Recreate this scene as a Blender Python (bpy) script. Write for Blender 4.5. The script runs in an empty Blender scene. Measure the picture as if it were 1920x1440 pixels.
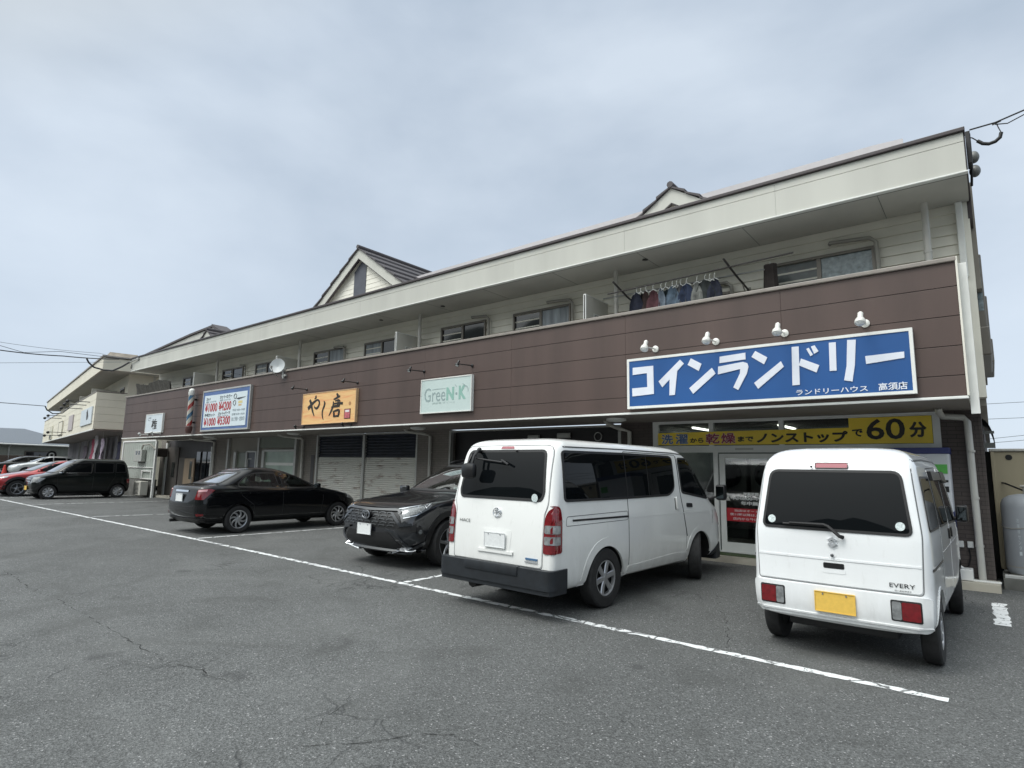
import bpy, bmesh, math, random
from mathutils import Vector, Matrix
from mathutils.bvhtree import BVHTree
random.seed(7)
sc = bpy.context.scene
COL = sc.collection
PI = math.pi
# ---------------------------------------------------------------- camera
cam = bpy.data.cameras.new('camera'); cam_o = bpy.data.objects.new('camera', cam); COL.objects.link(cam_o)
cam.sensor_width = 36.0; cam.lens = 36.0 * 1101.74 / 1920.0
cam.clip_start = 0.05; cam.clip_end = 3000
cam_o.matrix_world = Matrix(((0.7771339, 0.07580906, 0.62475266, 0.0),
                             (0.62909508, -0.12100193, -0.76785279, 0.0),
                             (0.01738608, 0.98975326, -0.14172581, 1.55),
                             (0, 0, 0, 1)))
sc.camera = cam_o
# ---------------------------------------------------------------- sky, sun, exposure
SUN_EL, SUN_AZ = math.radians(58), math.radians(200)   # azimuth clockwise from +Y
w = bpy.data.worlds.new("World"); sc.world = w; w.use_nodes = True
nt = w.node_tree; nt.nodes.clear(); N = nt.nodes.new; L = nt.links.new
out = N('ShaderNodeOutputWorld'); mix = N('ShaderNodeMixShader')
sky = N('ShaderNodeTexSky'); sky.sky_type = 'NISHITA'; sky.sun_disc = False
sky.sun_elevation = SUN_EL; sky.sun_rotation = SUN_AZ
b1 = N('ShaderNodeBackground'); b1.inputs[1].default_value = 0.07; L(sky.outputs[0], b1.inputs[0])
tc = N('ShaderNodeTexCoord'); sep = N('ShaderNodeSeparateXYZ'); L(tc.outputs['Generated'], sep.inputs[0])
mp = N('ShaderNodeMapping'); mp.inputs['Scale'].default_value = (1.0, 1.3, 2.6); mp.inputs['Rotation'].default_value = (0.1, 0.25, 0.5)
L(tc.outputs['Generated'], mp.inputs[0])
nz = N('ShaderNodeTexNoise'); nz.inputs['Scale'].default_value = 1.25; nz.inputs['Detail'].default_value = 6; nz.inputs['Roughness'].default_value = 0.5
nz.inputs['Distortion'].default_value = 0.15; L(mp.outputs[0], nz.inputs['Vector'])
cr = N('ShaderNodeValToRGB'); L(nz.outputs[0], cr.inputs[0])
cr.color_ramp.elements[0].position = 0.36; cr.color_ramp.elements[0].color = (0.285, 0.350, 0.425, 1)
cr.color_ramp.elements[1].position = 0.66; cr.color_ramp.elements[1].color = (0.475, 0.535, 0.605, 1)
e = cr.color_ramp.elements.new(0.5); e.color = (0.37, 0.43, 0.505, 1)
# paler towards the horizon
hr = N('ShaderNodeMapRange'); hr.inputs[1].default_value = 0.0; hr.inputs[2].default_value = 0.55; hr.inputs[3].default_value = 1.0; hr.inputs[4].default_value = 0.0
hr.interpolation_type = 'SMOOTHSTEP'; L(sep.outputs[2], hr.inputs[0])
hm = N('ShaderNodeMix'); hm.data_type = 'RGBA'; L(hr.outputs[0], hm.inputs[0]); L(cr.outputs[0], hm.inputs[6]); hm.inputs[7].default_value = (0.53, 0.60, 0.68, 1)
hs = N('ShaderNodeMath'); hs.operation = 'MULTIPLY'; L(hr.outputs[0], hs.inputs[0]); hs.inputs[1].default_value = 0.62
L(hs.outputs[0], hm.inputs[0])
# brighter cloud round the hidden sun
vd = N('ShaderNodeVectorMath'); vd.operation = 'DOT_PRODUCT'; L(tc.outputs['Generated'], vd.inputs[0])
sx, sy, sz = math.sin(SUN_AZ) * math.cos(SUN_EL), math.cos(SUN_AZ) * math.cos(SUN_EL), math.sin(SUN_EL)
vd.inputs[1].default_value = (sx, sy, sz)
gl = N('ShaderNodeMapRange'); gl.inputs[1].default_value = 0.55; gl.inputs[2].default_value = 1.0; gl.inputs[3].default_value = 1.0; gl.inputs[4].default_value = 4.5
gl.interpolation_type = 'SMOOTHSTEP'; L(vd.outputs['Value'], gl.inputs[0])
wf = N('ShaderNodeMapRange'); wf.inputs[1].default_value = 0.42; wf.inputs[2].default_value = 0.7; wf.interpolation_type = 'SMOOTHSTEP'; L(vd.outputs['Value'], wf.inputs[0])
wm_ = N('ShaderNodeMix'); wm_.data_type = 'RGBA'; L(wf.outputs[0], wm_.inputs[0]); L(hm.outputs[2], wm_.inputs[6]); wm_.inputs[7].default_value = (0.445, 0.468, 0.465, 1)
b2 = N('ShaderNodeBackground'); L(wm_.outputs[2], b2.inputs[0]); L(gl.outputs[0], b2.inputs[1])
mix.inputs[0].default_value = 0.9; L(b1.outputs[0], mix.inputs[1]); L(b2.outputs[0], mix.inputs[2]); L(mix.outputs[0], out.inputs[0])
sun = bpy.data.lights.new('sun', 'SUN'); sun.energy = 1.1; sun.angle = math.radians(22); sun.color = (1, 0.965, 0.92)
sun_o = bpy.data.objects.new('sun', sun); COL.objects.link(sun_o)
sun_o.rotation_euler = Vector((-sx, -sy, -sz)).to_track_quat('-Z', 'Y').to_euler()
sc.view_settings.view_transform = 'Standard'; sc.view_settings.look = 'None'
sc.view_settings.exposure = 0.60; sc.view_settings.gamma = 1.0
sc.cycles.max_bounces = 8; sc.cycles.transparent_max_bounces = 12
# ---------------------------------------------------------------- materials
_M = {}
def mat(name, col, rough=0.6, metal=0.0, coat=0.0, var=0.0, vs=6.0, bump=0.0, bs=60.0, spec=0.5, emit=None, es=0.0, alt=None, streak=False, grime=0.0, cior=1.5):
    """procedural principled material: colour with noise variation, optional bump"""
    if name in _M: return _M[name]
    m = bpy.data.materials.new(name); m.use_nodes = True; nt = m.node_tree; p = nt.nodes['Principled BSDF']
    p.inputs['Roughness'].default_value = rough; p.inputs['Metallic'].default_value = metal
    p.inputs['Coat Weight'].default_value = coat; p.inputs['Coat Roughness'].default_value = 0.04; p.inputs['Coat IOR'].default_value = cior
    p.inputs['Specular IOR Level'].default_value = spec
    c = (*col, 1)
    g = nt.nodes.new('ShaderNodeNewGeometry')
    vec = g.outputs['Position']
    if streak:
        mpp = nt.nodes.new('ShaderNodeMapping'); mpp.inputs['Scale'].default_value = (1, 1, 0.12); nt.links.new(vec, mpp.inputs[0]); vec = mpp.outputs[0]
    n = nt.nodes.new('ShaderNodeTexNoise'); n.inputs['Scale'].default_value = vs; n.inputs['Detail'].default_value = 5; nt.links.new(vec, n.inputs['Vector'])
    v = max(var, 0.02)
    mx = nt.nodes.new('ShaderNodeMix'); mx.data_type = 'RGBA'
    r = nt.nodes.new('ShaderNodeMapRange'); r.inputs[1].default_value = 0.3; r.inputs[2].default_value = 0.7; nt.links.new(n.outputs[0], r.inputs[0])
    nt.links.new(r.outputs[0], mx.inputs[0])
    mx.inputs[6].default_value = tuple(x * (1 - v) for x in col) + (1,)
    mx.inputs[7].default_value = (*(alt if alt else tuple(min(1, x * (1 + v)) for x in col)), 1)
    cout = mx.outputs[2]
    if grime:                                                  # road film and splashes low on a body
        sz_ = nt.nodes.new('ShaderNodeSeparateXYZ'); nt.links.new(g.outputs['Position'], sz_.inputs[0])
        lo = nt.nodes.new('ShaderNodeMapRange'); lo.inputs[1].default_value = 0.85; lo.inputs[2].default_value = 0.22; nt.links.new(sz_.outputs[2], lo.inputs[0])
        mp2 = nt.nodes.new('ShaderNodeMapping'); mp2.inputs['Scale'].default_value = (1, 1, 0.35); nt.links.new(g.outputs['Position'], mp2.inputs[0])
        gn = ramp(nt, noise(nt, mp2.outputs[0], 7, 8, 0.7), 0.36, 0.72, (0.12, 0.12, 0.12), (1, 1, 1))
        fq = mathn(nt, 'MULTIPLY', mathn(nt, 'MULTIPLY', lo.outputs[0], gn), grime)
        st_ = ramp(nt, noise(nt, mp2.outputs[0], 22, 4, 0.6), 0.60, 0.78, (0, 0, 0), (0.12, 0.12, 0.12))
        cout = mixc(nt, mathn(nt, 'ADD', fq, st_, True), cout, (0.26, 0.24, 0.205)); rr_ = mathn(nt, 'ADD', fq, rough, True); nt.links.new(rr_, p.inputs['Roughness'])
        cw = mathn(nt, 'SUBTRACT', coat, mathn(nt, 'MULTIPLY', fq, 1.0), True); nt.links.new(cw, p.inputs['Coat Weight'])
    nt.links.new(cout, p.inputs['Base Color'])
    if bump:
        b = nt.nodes.new('ShaderNodeBump'); b.inputs['Strength'].default_value = bump; b.inputs['Distance'].default_value = 0.01
        n2 = nt.nodes.new('ShaderNodeTexNoise'); n2.inputs['Scale'].default_value = bs; n2.inputs['Detail'].default_value = 4
        nt.links.new(g.outputs['Position'], n2.inputs['Vector']); nt.links.new(n2.outputs[0], b.inputs['Height']); nt.links.new(b.outputs[0], p.inputs['Normal'])
    if emit:
        p.inputs['Emission Color'].default_value = (*emit, 1); p.inputs['Emission Strength'].default_value = es
    _M[name] = m; return m
def glass_mat(name, tint, ior_refl=0.09, rough=0.01, mult=1.15):
    """see-through pane: tinted transparency with a reflection that grows towards grazing view"""
    if name in _M: return _M[name]
    m = bpy.data.materials.new(name); m.use_nodes = True; nt = m.node_tree; nt.nodes.clear()
    o = nt.nodes.new('ShaderNodeOutputMaterial'); t = nt.nodes.new('ShaderNodeBsdfTransparent'); t.inputs[0].default_value = (*tint, 1)
    gls = nt.nodes.new('ShaderNodeBsdfGlossy'); gls.inputs['Roughness'].default_value = rough; gls.inputs[0].default_value = (0.95, 0.97, 1, 1)
    fr = nt.nodes.new('ShaderNodeFresnel'); fr.inputs[0].default_value = 1.6
    mr = nt.nodes.new('ShaderNodeMath'); mr.operation = 'MULTIPLY_ADD'; mr.inputs[1].default_value = mult; mr.inputs[2].default_value = ior_refl * 0.4; mr.use_clamp = True
    nt.links.new(fr.outputs[0], mr.inputs[0])
    mx = nt.nodes.new('ShaderNodeMixShader'); nt.links.new(mr.outputs[0], mx.inputs[0]); nt.links.new(t.outputs[0], mx.inputs[1]); nt.links.new(gls.outputs[0], mx.inputs[2])
    nt.links.new(mx.outputs[0], o.inputs[0]); _M[name] = m; return m
def ramp(nt, src, a, b, ca, cb):
    r = nt.nodes.new('ShaderNodeValToRGB'); r.color_ramp.elements[0].position = a; r.color_ramp.elements[1].position = b
    r.color_ramp.elements[0].color = (*ca, 1); r.color_ramp.elements[1].color = (*cb, 1); nt.links.new(src, r.inputs[0]); return r.outputs[0]
def mathn(nt, op, a, b=None, clamp=False):
    n = nt.nodes.new('ShaderNodeMath'); n.operation = op; n.use_clamp = clamp
    for i, x in enumerate((a, b)):
        if x is None: continue
        if isinstance(x, (int, float)): n.inputs[i].default_value = x
        else: nt.links.new(x, n.inputs[i])
    return n.outputs[0]
def noise(nt, vec, s, d=4, r=0.55, dist=0.0):
    n = nt.nodes.new('ShaderNodeTexNoise'); n.inputs['Scale'].default_value = s; n.inputs['Detail'].default_value = d
    n.inputs['Roughness'].default_value = r; n.inputs['Distortion'].default_value = dist; nt.links.new(vec, n.inputs['Vector']); return n.outputs[0]
def mixc(nt, f, a, b, mode='MIX'):
    m = nt.nodes.new('ShaderNodeMix'); m.data_type = 'RGBA'; m.blend_type = mode
    if isinstance(f, (int, float)): m.inputs[0].default_value = f
    else: nt.links.new(f, m.inputs[0])
    for i, x in ((6, a), (7, b)):
        if isinstance(x, tuple): m.inputs[i].default_value = (*x, 1)
        else: nt.links.new(x, m.inputs[i])
    return m.outputs[2]
def crack_mask(nt, pos, scale, width, warp, keep):
    """thin wandering crack lines: voronoi cell edges, warped, kept only in places"""
    nv = nt.nodes.new('ShaderNodeTexNoise'); nv.inputs['Scale'].default_value = 1.7; nv.inputs['Detail'].default_value = 5; nt.links.new(pos, nv.inputs['Vector'])
    sc_ = nt.nodes.new('ShaderNodeVectorMath'); sc_.operation = 'SCALE'; sc_.inputs['Scale'].default_value = warp; nt.links.new(nv.outputs['Color'], sc_.inputs[0])
    ad = nt.nodes.new('ShaderNodeVectorMath'); ad.operation = 'ADD'; nt.links.new(pos, ad.inputs[0]); nt.links.new(sc_.outputs[0], ad.inputs[1])
    vo = nt.nodes.new('ShaderNodeTexVoronoi'); vo.feature = 'DISTANCE_TO_EDGE'; vo.inputs['Scale'].default_value = scale; nt.links.new(ad.outputs[0], vo.inputs['Vector'])
    a = nt.nodes.new('ShaderNodeMapRange'); a.inputs[1].default_value = 0; a.inputs[2].default_value = width; a.inputs[3].default_value = 1; a.inputs[4].default_value = 0
    nt.links.new(vo.outputs[0], a.inputs[0])
    k = nt.nodes.new('ShaderNodeMapRange'); k.inputs[1].default_value = keep; k.inputs[2].default_value = keep + 0.09
    nt.links.new(noise(nt, pos, 0.33, 3), k.inputs[0])
    return mathn(nt, 'MULTIPLY', a.outputs[0], k.outputs[0])
def asphalt_mat():
    m = bpy.data.materials.new('asphalt'); m.use_nodes = True; nt = m.node_tree; p = nt.nodes['Principled BSDF']
    g = nt.nodes.new('ShaderNodeNewGeometry'); pos = g.outputs['Position']
    big = noise(nt, pos, 0.22, 5, 0.6, 0.4); mid = noise(nt, pos, 1.3, 6, 0.65); fine = noise(nt, pos, 55, 3, 0.7)
    c = mixc(nt, ramp(nt, big, 0.35, 0.65, (0, 0, 0), (1, 1, 1)), (0.080, 0.083, 0.082), (0.120, 0.125, 0.124))
    c = mixc(nt, ramp(nt, mid, 0.35, 0.7, (0, 0, 0), (0.6, 0.6, 0.6)), c, (0.078, 0.081, 0.080))
    vo = nt.nodes.new('ShaderNodeTexVoronoi'); vo.inputs['Scale'].default_value = 115; nt.links.new(pos, vo.inputs['Vector'])
    sp = nt.nodes.new('ShaderNodeSeparateColor'); nt.links.new(vo.outputs['Color'], sp.inputs[0])
    c = mixc(nt, ramp(nt, sp.outputs[0], 0.0, 1.0, (0, 0, 0), (0.8, 0.8, 0.8)), mixc(nt, 1.0, c, (0.45, 0.45, 0.45), 'MULTIPLY'), mixc(nt, 1.0, c, (2.0, 2.0, 2.0), 'MULTIPLY'))
    c = mixc(nt, ramp(nt, sp.outputs[1], 0.975, 0.985, (0, 0, 0), (1, 1, 1)), c, (0.36, 0.36, 0.36))
    c = mixc(nt, ramp(nt, fine, 0.3, 0.62, (0.55, 0.55, 0.55), (0, 0, 0)), c, (0.042, 0.044, 0.043))
    crk = mathn(nt, 'MAXIMUM', crack_mask(nt, pos, 0.42, 0.008, 1.1, 0.56), crack_mask(nt, pos, 1.5, 0.022, 0.5, 0.56), True)
    c = mixc(nt, mathn(nt, 'MULTIPLY', crk, 0.75), c, (0.02, 0.022, 0.022))
    # broad dark stains in dips and pale worn patches
    st = noise(nt, pos, 0.55, 4, 0.6, 1.6)
    c = mixc(nt, ramp(nt, st, 0.55, 0.70, (0, 0, 0), (0.52, 0.52, 0.52)), c, (0.050, 0.052, 0.050))
    st2 = noise(nt, pos, 0.35, 3, 0.5, 1.0)
    c = mixc(nt, ramp(nt, st2, 0.56, 0.74, (0, 0, 0), (0.30, 0.30, 0.30)), c, (0.19, 0.195, 0.19))
    c = mixc(nt, ramp(nt, noise(nt, pos, 1.9, 2, 0.4, 0.3), 0.70, 0.76, (0, 0, 0), (0.5, 0.5, 0.5)), c, (0.030, 0.031, 0.032))   # old oil drips
    nt.links.new(c, p.inputs['Base Color']); p.inputs['Roughness'].default_value = 0.82
    b = nt.nodes.new('ShaderNodeBump'); b.inputs['Strength'].default_value = 0.7; b.inputs['Distance'].default_value = 0.006
    h = mathn(nt, 'ADD', mathn(nt, 'MULTIPLY', vo.outputs['Distance'], 1.0), mathn(nt, 'MULTIPLY', crk, -2.5))
    nt.links.new(h, b.inputs['Height']); nt.links.new(b.outputs[0], p.inputs['Normal']); return m
def worn_paint_mat(nm='worn_road_paint', lo=0.30, th=0.42, cw=0.05):
    m = bpy.data.materials.new(nm); m.use_nodes = True; nt = m.node_tree; p = nt.nodes['Principled BSDF']
    g = nt.nodes.new('ShaderNodeNewGeometry'); pos = g.outputs['Position']
    c = mixc(nt, noise(nt, pos, 22, 5), (0.55, 0.57, 0.58), (0.8, 0.82, 0.82)); nt.links.new(c, p.inputs['Base Color']); p.inputs['Roughness'].default_value = 0.7
    o = nt.nodes['Material Output']; t = nt.nodes.new('ShaderNodeBsdfTransparent'); mx = nt.nodes.new('ShaderNodeMixShader')
    a = ramp(nt, noise(nt, pos, 7, 8, 0.8, 0.5), th, th + 0.035, (0, 0, 0), (1, 1, 1))
    b = ramp(nt, noise(nt, pos, 1.6, 4, 0.6, 0.6), lo, lo + 0.06, (0, 0, 0), (1, 1, 1))
    crk = mathn(nt, 'SUBTRACT', 1.0, crack_mask(nt, pos, 2.6, cw, 0.35, 0.36))
    f = mathn(nt, 'MULTIPLY', mathn(nt, 'MULTIPLY', a, b), crk)
    nt.links.new(f, mx.inputs[0]); nt.links.new(t.outputs[0], mx.inputs[1]); nt.links.new(p.outputs[0], mx.inputs[2]); nt.links.new(mx.outputs[0], o.inputs[0]); return m
def brick_mat(name, c1, c2, mortar, bw=0.22, bh=0.06, swap='XZ'):
    m = bpy.data.materials.new(name); m.use_nodes = True; nt = m.node_tree; p = nt.nodes['Principled BSDF']
    g = nt.nodes.new('ShaderNodeNewGeometry'); s = nt.nodes.new('ShaderNodeSeparateXYZ'); nt.links.new(g.outputs['Position'], s.inputs[0])
    cb = nt.nodes.new('ShaderNodeCombineXYZ'); nt.links.new(mathn(nt, 'ADD', s.outputs[0], s.outputs[1]), cb.inputs[0]); nt.links.new(s.outputs[2], cb.inputs[1])
    br = nt.nodes.new('ShaderNodeTexBrick'); br.inputs['Scale'].default_value = 1.0; br.inputs['Brick Width'].default_value = bw; br.inputs['Row Height'].default_value = bh
    br.inputs['Mortar Size'].default_value = 0.004; br.inputs['Color1'].default_value = (*c1, 1); br.inputs['Color2'].default_value = (*c2, 1); br.inputs['Mortar'].default_value = (*mortar, 1)
    nt.links.new(cb.outputs[0], br.inputs['Vector'])
    c = mixc(nt, ramp(nt, noise(nt, g.outputs['Position'], 3, 5), 0.3, 0.7, (0, 0, 0), (0.35, 0.35, 0.35)), br.outputs['Color'], tuple(x * 0.6 for x in c1))
    nt.links.new(c, p.inputs['Base Color']); p.inputs['Roughness'].default_value = 0.75
    b = nt.nodes.new('ShaderNodeBump'); b.inputs['Strength'].default_value = 0.5; b.inputs['Distance'].default_value = 0.006; b.invert = True
    nt.links.new(br.outputs['Fac'], b.inputs['Height']); nt.links.new(b.outputs[0], p.inputs['Normal']); return m
def wood_sign_mat():
    m = bpy.data.materials.new('sign_wood'); m.use_nodes = True; nt = m.node_tree; p = nt.nodes['Principled BSDF']
    g = nt.nodes.new('ShaderNodeNewGeometry'); mp_ = nt.nodes.new('ShaderNodeMapping'); mp_.inputs['Scale'].default_value = (0.7, 1, 5.5); nt.links.new(g.outputs['Position'], mp_.inputs[0])
    n = noise(nt, mp_.outputs[0], 1.6, 5, 0.6, 1.2)
    r = nt.nodes.new('ShaderNodeValToRGB'); nt.links.new(n, r.inputs[0]); r.color_ramp.elements[0].position = 0.3; r.color_ramp.elements[0].color = (0.72, 0.30, 0.13, 1)
    r.color_ramp.elements[1].position = 0.75; r.color_ramp.elements[1].color = (0.80, 0.55, 0.24, 1); e = r.color_ramp.elements.new(0.48); e.color = (0.75, 0.46, 0.20, 1)
    nt.links.new(r.outputs[0], p.inputs['Base Color']); p.inputs['Roughness'].default_value = 0.5; return m
def rust_shutter_mat():
    m = bpy.data.materials.new('shutter_rusty'); m.use_nodes = True; nt = m.node_tree; p = nt.nodes['Principled BSDF']
    g = nt.nodes.new('ShaderNodeNewGeometry'); mp_ = nt.nodes.new('ShaderNodeMapping'); mp_.inputs['Scale'].default_value = (1.3, 1, 7); nt.links.new(g.outputs['Position'], mp_.inputs[0])
    c = mixc(nt, ramp(nt, noise(nt, mp_.outputs[0], 1.4, 6, 0.7), 0.56, 0.66, (0, 0, 0), (0.75, 0.75, 0.75)), mixc(nt, noise(nt, g.outputs['Position'], 2.0, 5), (0.60, 0.59, 0.55), (0.76, 0.75, 0.70)), (0.22, 0.14, 0.11))
    nt.links.new(c, p.inputs['Base Color']); p.inputs['Roughness'].default_value = 0.6; return m
def tile_roof_mat(name, c1, c2):
    m = bpy.data.materials.new(name); m.use_nodes = True; nt = m.node_tree; p = nt.nodes['Principled BSDF']
    g = nt.nodes.new('ShaderNodeNewGeometry')
    c = mixc(nt, noise(nt, g.outputs['Position'], 9, 5, 0.7), c1, c2); nt.links.new(c, p.inputs['Base Color']); p.inputs['Roughness'].default_value = 0.7; return m
ASPHALT = asphalt_mat(); PAINT = worn_paint_mat(); PAINT2 = worn_paint_mat('thick_worn_paint', 0.0, 0.40, 0.008)
# ---------------------------------------------------------------- mesh helpers
class MB:
    """collects shapes (in one frame) and links them as ONE mesh object"""
    def __init__(s): s.v = []; s.f = []; s.mi = []; s.cur = 0
    def add(s, vs, fs):
        o = len(s.v); s.v += [tuple(x) for x in vs]; s.f += [tuple(o + i for i in f) for f in fs]; s.mi += [s.cur] * len(fs); return s
    def box(s, x0, x1, y0, y1, z0, z1):
        vs = [(x, y, z) for z in (z0, z1) for y in (y0, y1) for x in (x0, x1)]
        return s.add(vs, [(0, 2, 3, 1), (4, 5, 7, 6), (0, 1, 5, 4), (1, 3, 7, 5), (3, 2, 6, 7), (2, 0, 4, 6)])
    def bbox(s, x0, x1, y0, y1, z0, z1, b=0.01):
        """box with chamfered edges"""
        bm = bmesh.new(); bmesh.ops.create_cube(bm, size=1)
        for v in bm.verts: v.co = Vector(((x0 + x1) / 2 + v.co.x * (x1 - x0), (y0 + y1) / 2 + v.co.y * (y1 - y0), (z0 + z1) / 2 + v.co.z * (z1 - z0)))
        bmesh.ops.bevel(bm, geom=bm.edges[:], offset=b, segments=2, affect='EDGES', profile=0.5)
        return s.bm(bm)
    def bm(s, bm):
        bm.verts.index_update(); s.add([v.co[:] for v in bm.verts], [[v.index for v in f.verts] for f in bm.faces]); bm.free(); return s
    def prism(s, poly, axis, a, b):
        """2D polygon extruded along an axis: x:(y,z) y:(x,z) z:(x,y)"""
        n = len(poly)
        def P(u, v, t): return (t, u, v) if axis == 'x' else ((u, t, v) if axis == 'y' else (u, v, t))
        vs = [P(u, v, a) for u, v in poly] + [P(u, v, b) for u, v in poly]
        fs = [tuple(range(n)), tuple(range(2 * n - 1, n - 1, -1))] + [(i, n + i, n + (i + 1) % n, (i + 1) % n) for i in range(n)]
        return s.add(vs, fs)
    def tube(s, pts, r, n=8, cap=True):
        pts = [Vector(p) for p in pts]; rs = r if isinstance(r, (list, tuple)) else [r] * len(pts); o = len(s.v); up = None; vs = []; fs = []
        for i, p in enumerate(pts):
            t = (pts[min(i + 1, len(pts) - 1)] - pts[max(i - 1, 0)]).normalized()
            if up is None: up = t.orthogonal().normalized()
            up = (up - t * up.dot(t)).normalized(); bi = t.cross(up)
            for k in range(n):
                a = 2 * PI * k / n; vs.append(p + (up * math.cos(a) + bi * math.sin(a)) * rs[i])
        for i in range(len(pts) - 1):
            for k in range(n):
                fs.append((i * n + k, i * n + (k + 1) % n, (i + 1) * n + (k + 1) % n, (i + 1) * n + k))
        if cap: fs += [tuple(range(n - 1, -1, -1)), tuple(range((len(pts) - 1) * n, len(pts) * n))]
        return s.add(vs, fs)
    def lathe(s, prof, c=(0, 0, 0), axis='z', n=24, cap=True):
        """profile [(r,h)] turned round an axis"""
        vs = []; fs = []
        for r, h in prof:
            for k in range(n):
                a = 2 * PI * k / n; u, v = r * math.cos(a), r * math.sin(a)
                q = (u, v, h) if axis == 'z' else ((u, h, v) if axis == 'y' else (h, u, v)); vs.append((q[0] + c[0], q[1] + c[1], q[2] + c[2]))
        for i in range(len(prof) - 1):
            for k in range(n): fs.append((i * n + k, i * n + (k + 1) % n, (i + 1) * n + (k + 1) % n, (i + 1) * n + k))
        if cap: fs += [tuple(range(n)), tuple(range((len(prof) - 1) * n, len(prof) * n))]
        return s.add(vs, fs)
    def sphere(s, c, r, sx=1, sy=1, sz=1, n=12):
        prof = [(max(r * math.sin(PI * i / n), 1e-4), -r * math.cos(PI * i / n)) for i in range(n + 1)]
        o = len(s.v); s.lathe(prof, (0, 0, 0), 'z', 16, True)
        for i in range(o, len(s.v)): x, y, z = s.v[i]; s.v[i] = (c[0] + x * sx, c[1] + y * sy, c[2] + z * sz)
        return s
    def rot(s, m, start=0):
        for i in range(start, len(s.v)): s.v[i] = tuple(m @ Vector(s.v[i]))
        return s
def root_loc(o):
    while o.parent: o = o.parent
    return Vector(o.location)
def link(name, me, parent=None, world=False):
    o = bpy.data.objects.new(name, me); COL.objects.link(o)
    if parent:
        o.parent = parent
        if world: me.transform(Matrix.Translation(-root_loc(parent)))
    return o
def build(mb, name, m, parent=None, world=True, smooth=False, label=None, ang=40):
    me = bpy.data.meshes.new(name); me.from_pydata(mb.v, [], mb.f)
    ms = m if isinstance(m, (list, tuple)) else [m]
    for x in ms: me.materials.append(x)
    if len(ms) > 1: me.polygons.foreach_set('material_index', mb.mi)
    bm = bmesh.new(); bm.from_mesh(me); bmesh.ops.recalc_face_normals(bm, faces=bm.faces[:]); bm.to_mesh(me); bm.free()
    if smooth:
        me.shade_smooth(); me.set_sharp_from_angle(angle=math.radians(ang))
    me.update()
    o = link(name, me, parent, world)
    if label: o['label'] = label
    return o
def thing(name, label, cat, loc=(0, 0, 0), rotz=0, group=None):
    o = bpy.data.objects.new(name, None); COL.objects.link(o); o.location = loc; o.rotation_euler = (0, 0, rotz)
    o.empty_display_size = 0.2
    o['label'] = label; o['category'] = cat
    if group: o['group'] = group
    return o
def tag(o, label, cat, group=None):
    o['label'] = label; o['category'] = cat
    if group: o['group'] = group
    return o
def struct(o, kind='structure'): o['kind'] = kind; return o
def dup(root, loc, label, group=None, rotz=None):
    """copy of a thing with copies of its parts and sub-parts"""
    r = root.copy(); COL.objects.link(r); r.location = loc; r['label'] = label
    if rotz is not None: r.rotation_euler = (0, 0, rotz)
    if group: r['group'] = group
    for ch in list(root.children):
        c = ch.copy(); COL.objects.link(c); c.parent = r
        for g in list(ch.children):
            d = g.copy(); COL.objects.link(d); d.parent = c
    return r
# ---------------------------------------------------------------- lettering
def text_mb(txt, bold=0.0, ext=0.003):
    cu = bpy.data.curves.new('t', 'FONT'); cu.body = txt; cu.size = 1; cu.offset = bold; cu.extrude = 0; cu.resolution_u = 3
    o = bpy.data.objects.new('t', cu); COL.objects.link(o); bpy.context.view_layer.update()
    dg = bpy.context.evaluated_depsgraph_get(); me = bpy.data.meshes.new_from_object(o.evaluated_get(dg))
    vs = [v.co.copy() for v in me.vertices]; fs = [tuple(p.vertices) for p in me.polygons]
    bpy.data.objects.remove(o); bpy.data.curves.remove(cu); bpy.data.meshes.remove(me)
    return vs, fs
def letters(name, txt, x0, x1, z0, z1, Y, m, parent, bold=0.0, frame=None, world=True, thick=0.004, slant=0.0, label=None, heavy=0.0):
    """text fitted to a box on a wall facing -Y (or through frame(u,v,w) into any frame)"""
    vs, fs = text_mb(txt, bold)
    if not vs: return None
    ax, bx = min(v.x for v in vs), max(v.x for v in vs); ay, by = min(v.y for v in vs), max(v.y for v in vs)
    if by - ay < 1e-6: by = ay + 1
    out = []
    for v in vs:
        u = x0 + (v.x - ax) / (bx - ax) * (x1 - x0); q = z0 + (v.y - ay) / (by - ay) * (z1 - z0); u += slant * (q - z0)
        out.append(frame(u, q, 0) if frame else (u, Y, q))
    back = []
    for v in out: back.append(v)
    mb = MB(); n = len(out)
    tv = [(frame(0, 0, thick)[i] - frame(0, 0, 0)[i] for i in range(3)) if frame else (0, -thick, 0)]
    tv = tuple(tv[0]) if frame else (0, -thick, 0)
    front = [tuple(a[i] + tv[i] for i in range(3)) for a in out]
    if heavy:                                                  # heavier weight: shifted copies laid a hair apart
        n0 = len(out); f0 = list(fs)
        for k, (du, dv) in enumerate(((heavy, 0), (-heavy, 0), (0, heavy), (0, -heavy))):
            e_ = 0.00025 * (k + 1); fs = fs + [tuple(n0 * (k + 1) + i for i in f) for f in f0]
            for a_, b_ in zip(out[:n0], front[:n0]): out.append((a_[0] + du, a_[1], a_[2] + dv)); front.append((b_[0] + du, b_[1] - e_, b_[2] + dv))
        n = len(out)
    # rim walls on boundary edges
    ec = {}
    for f in fs:
        for i in range(len(f)):
            a, b = f[i], f[(i + 1) % len(f)]; ec[(a, b)] = ec.get((a, b), 0) + 1
    rim = [(a, b) for (a, b) in ec if (b, a) not in ec]
    mb.add(out + front, [tuple(n + i for i in f) for f in fs] + [(a, b, n + b, n + a) for a, b in rim])
    me = bpy.data.meshes.new(name); me.from_pydata(mb.v, [], mb.f); me.materials.append(m)
    o = link(name, me, parent, world)
    if label: o['label'] = label
    return o
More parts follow.
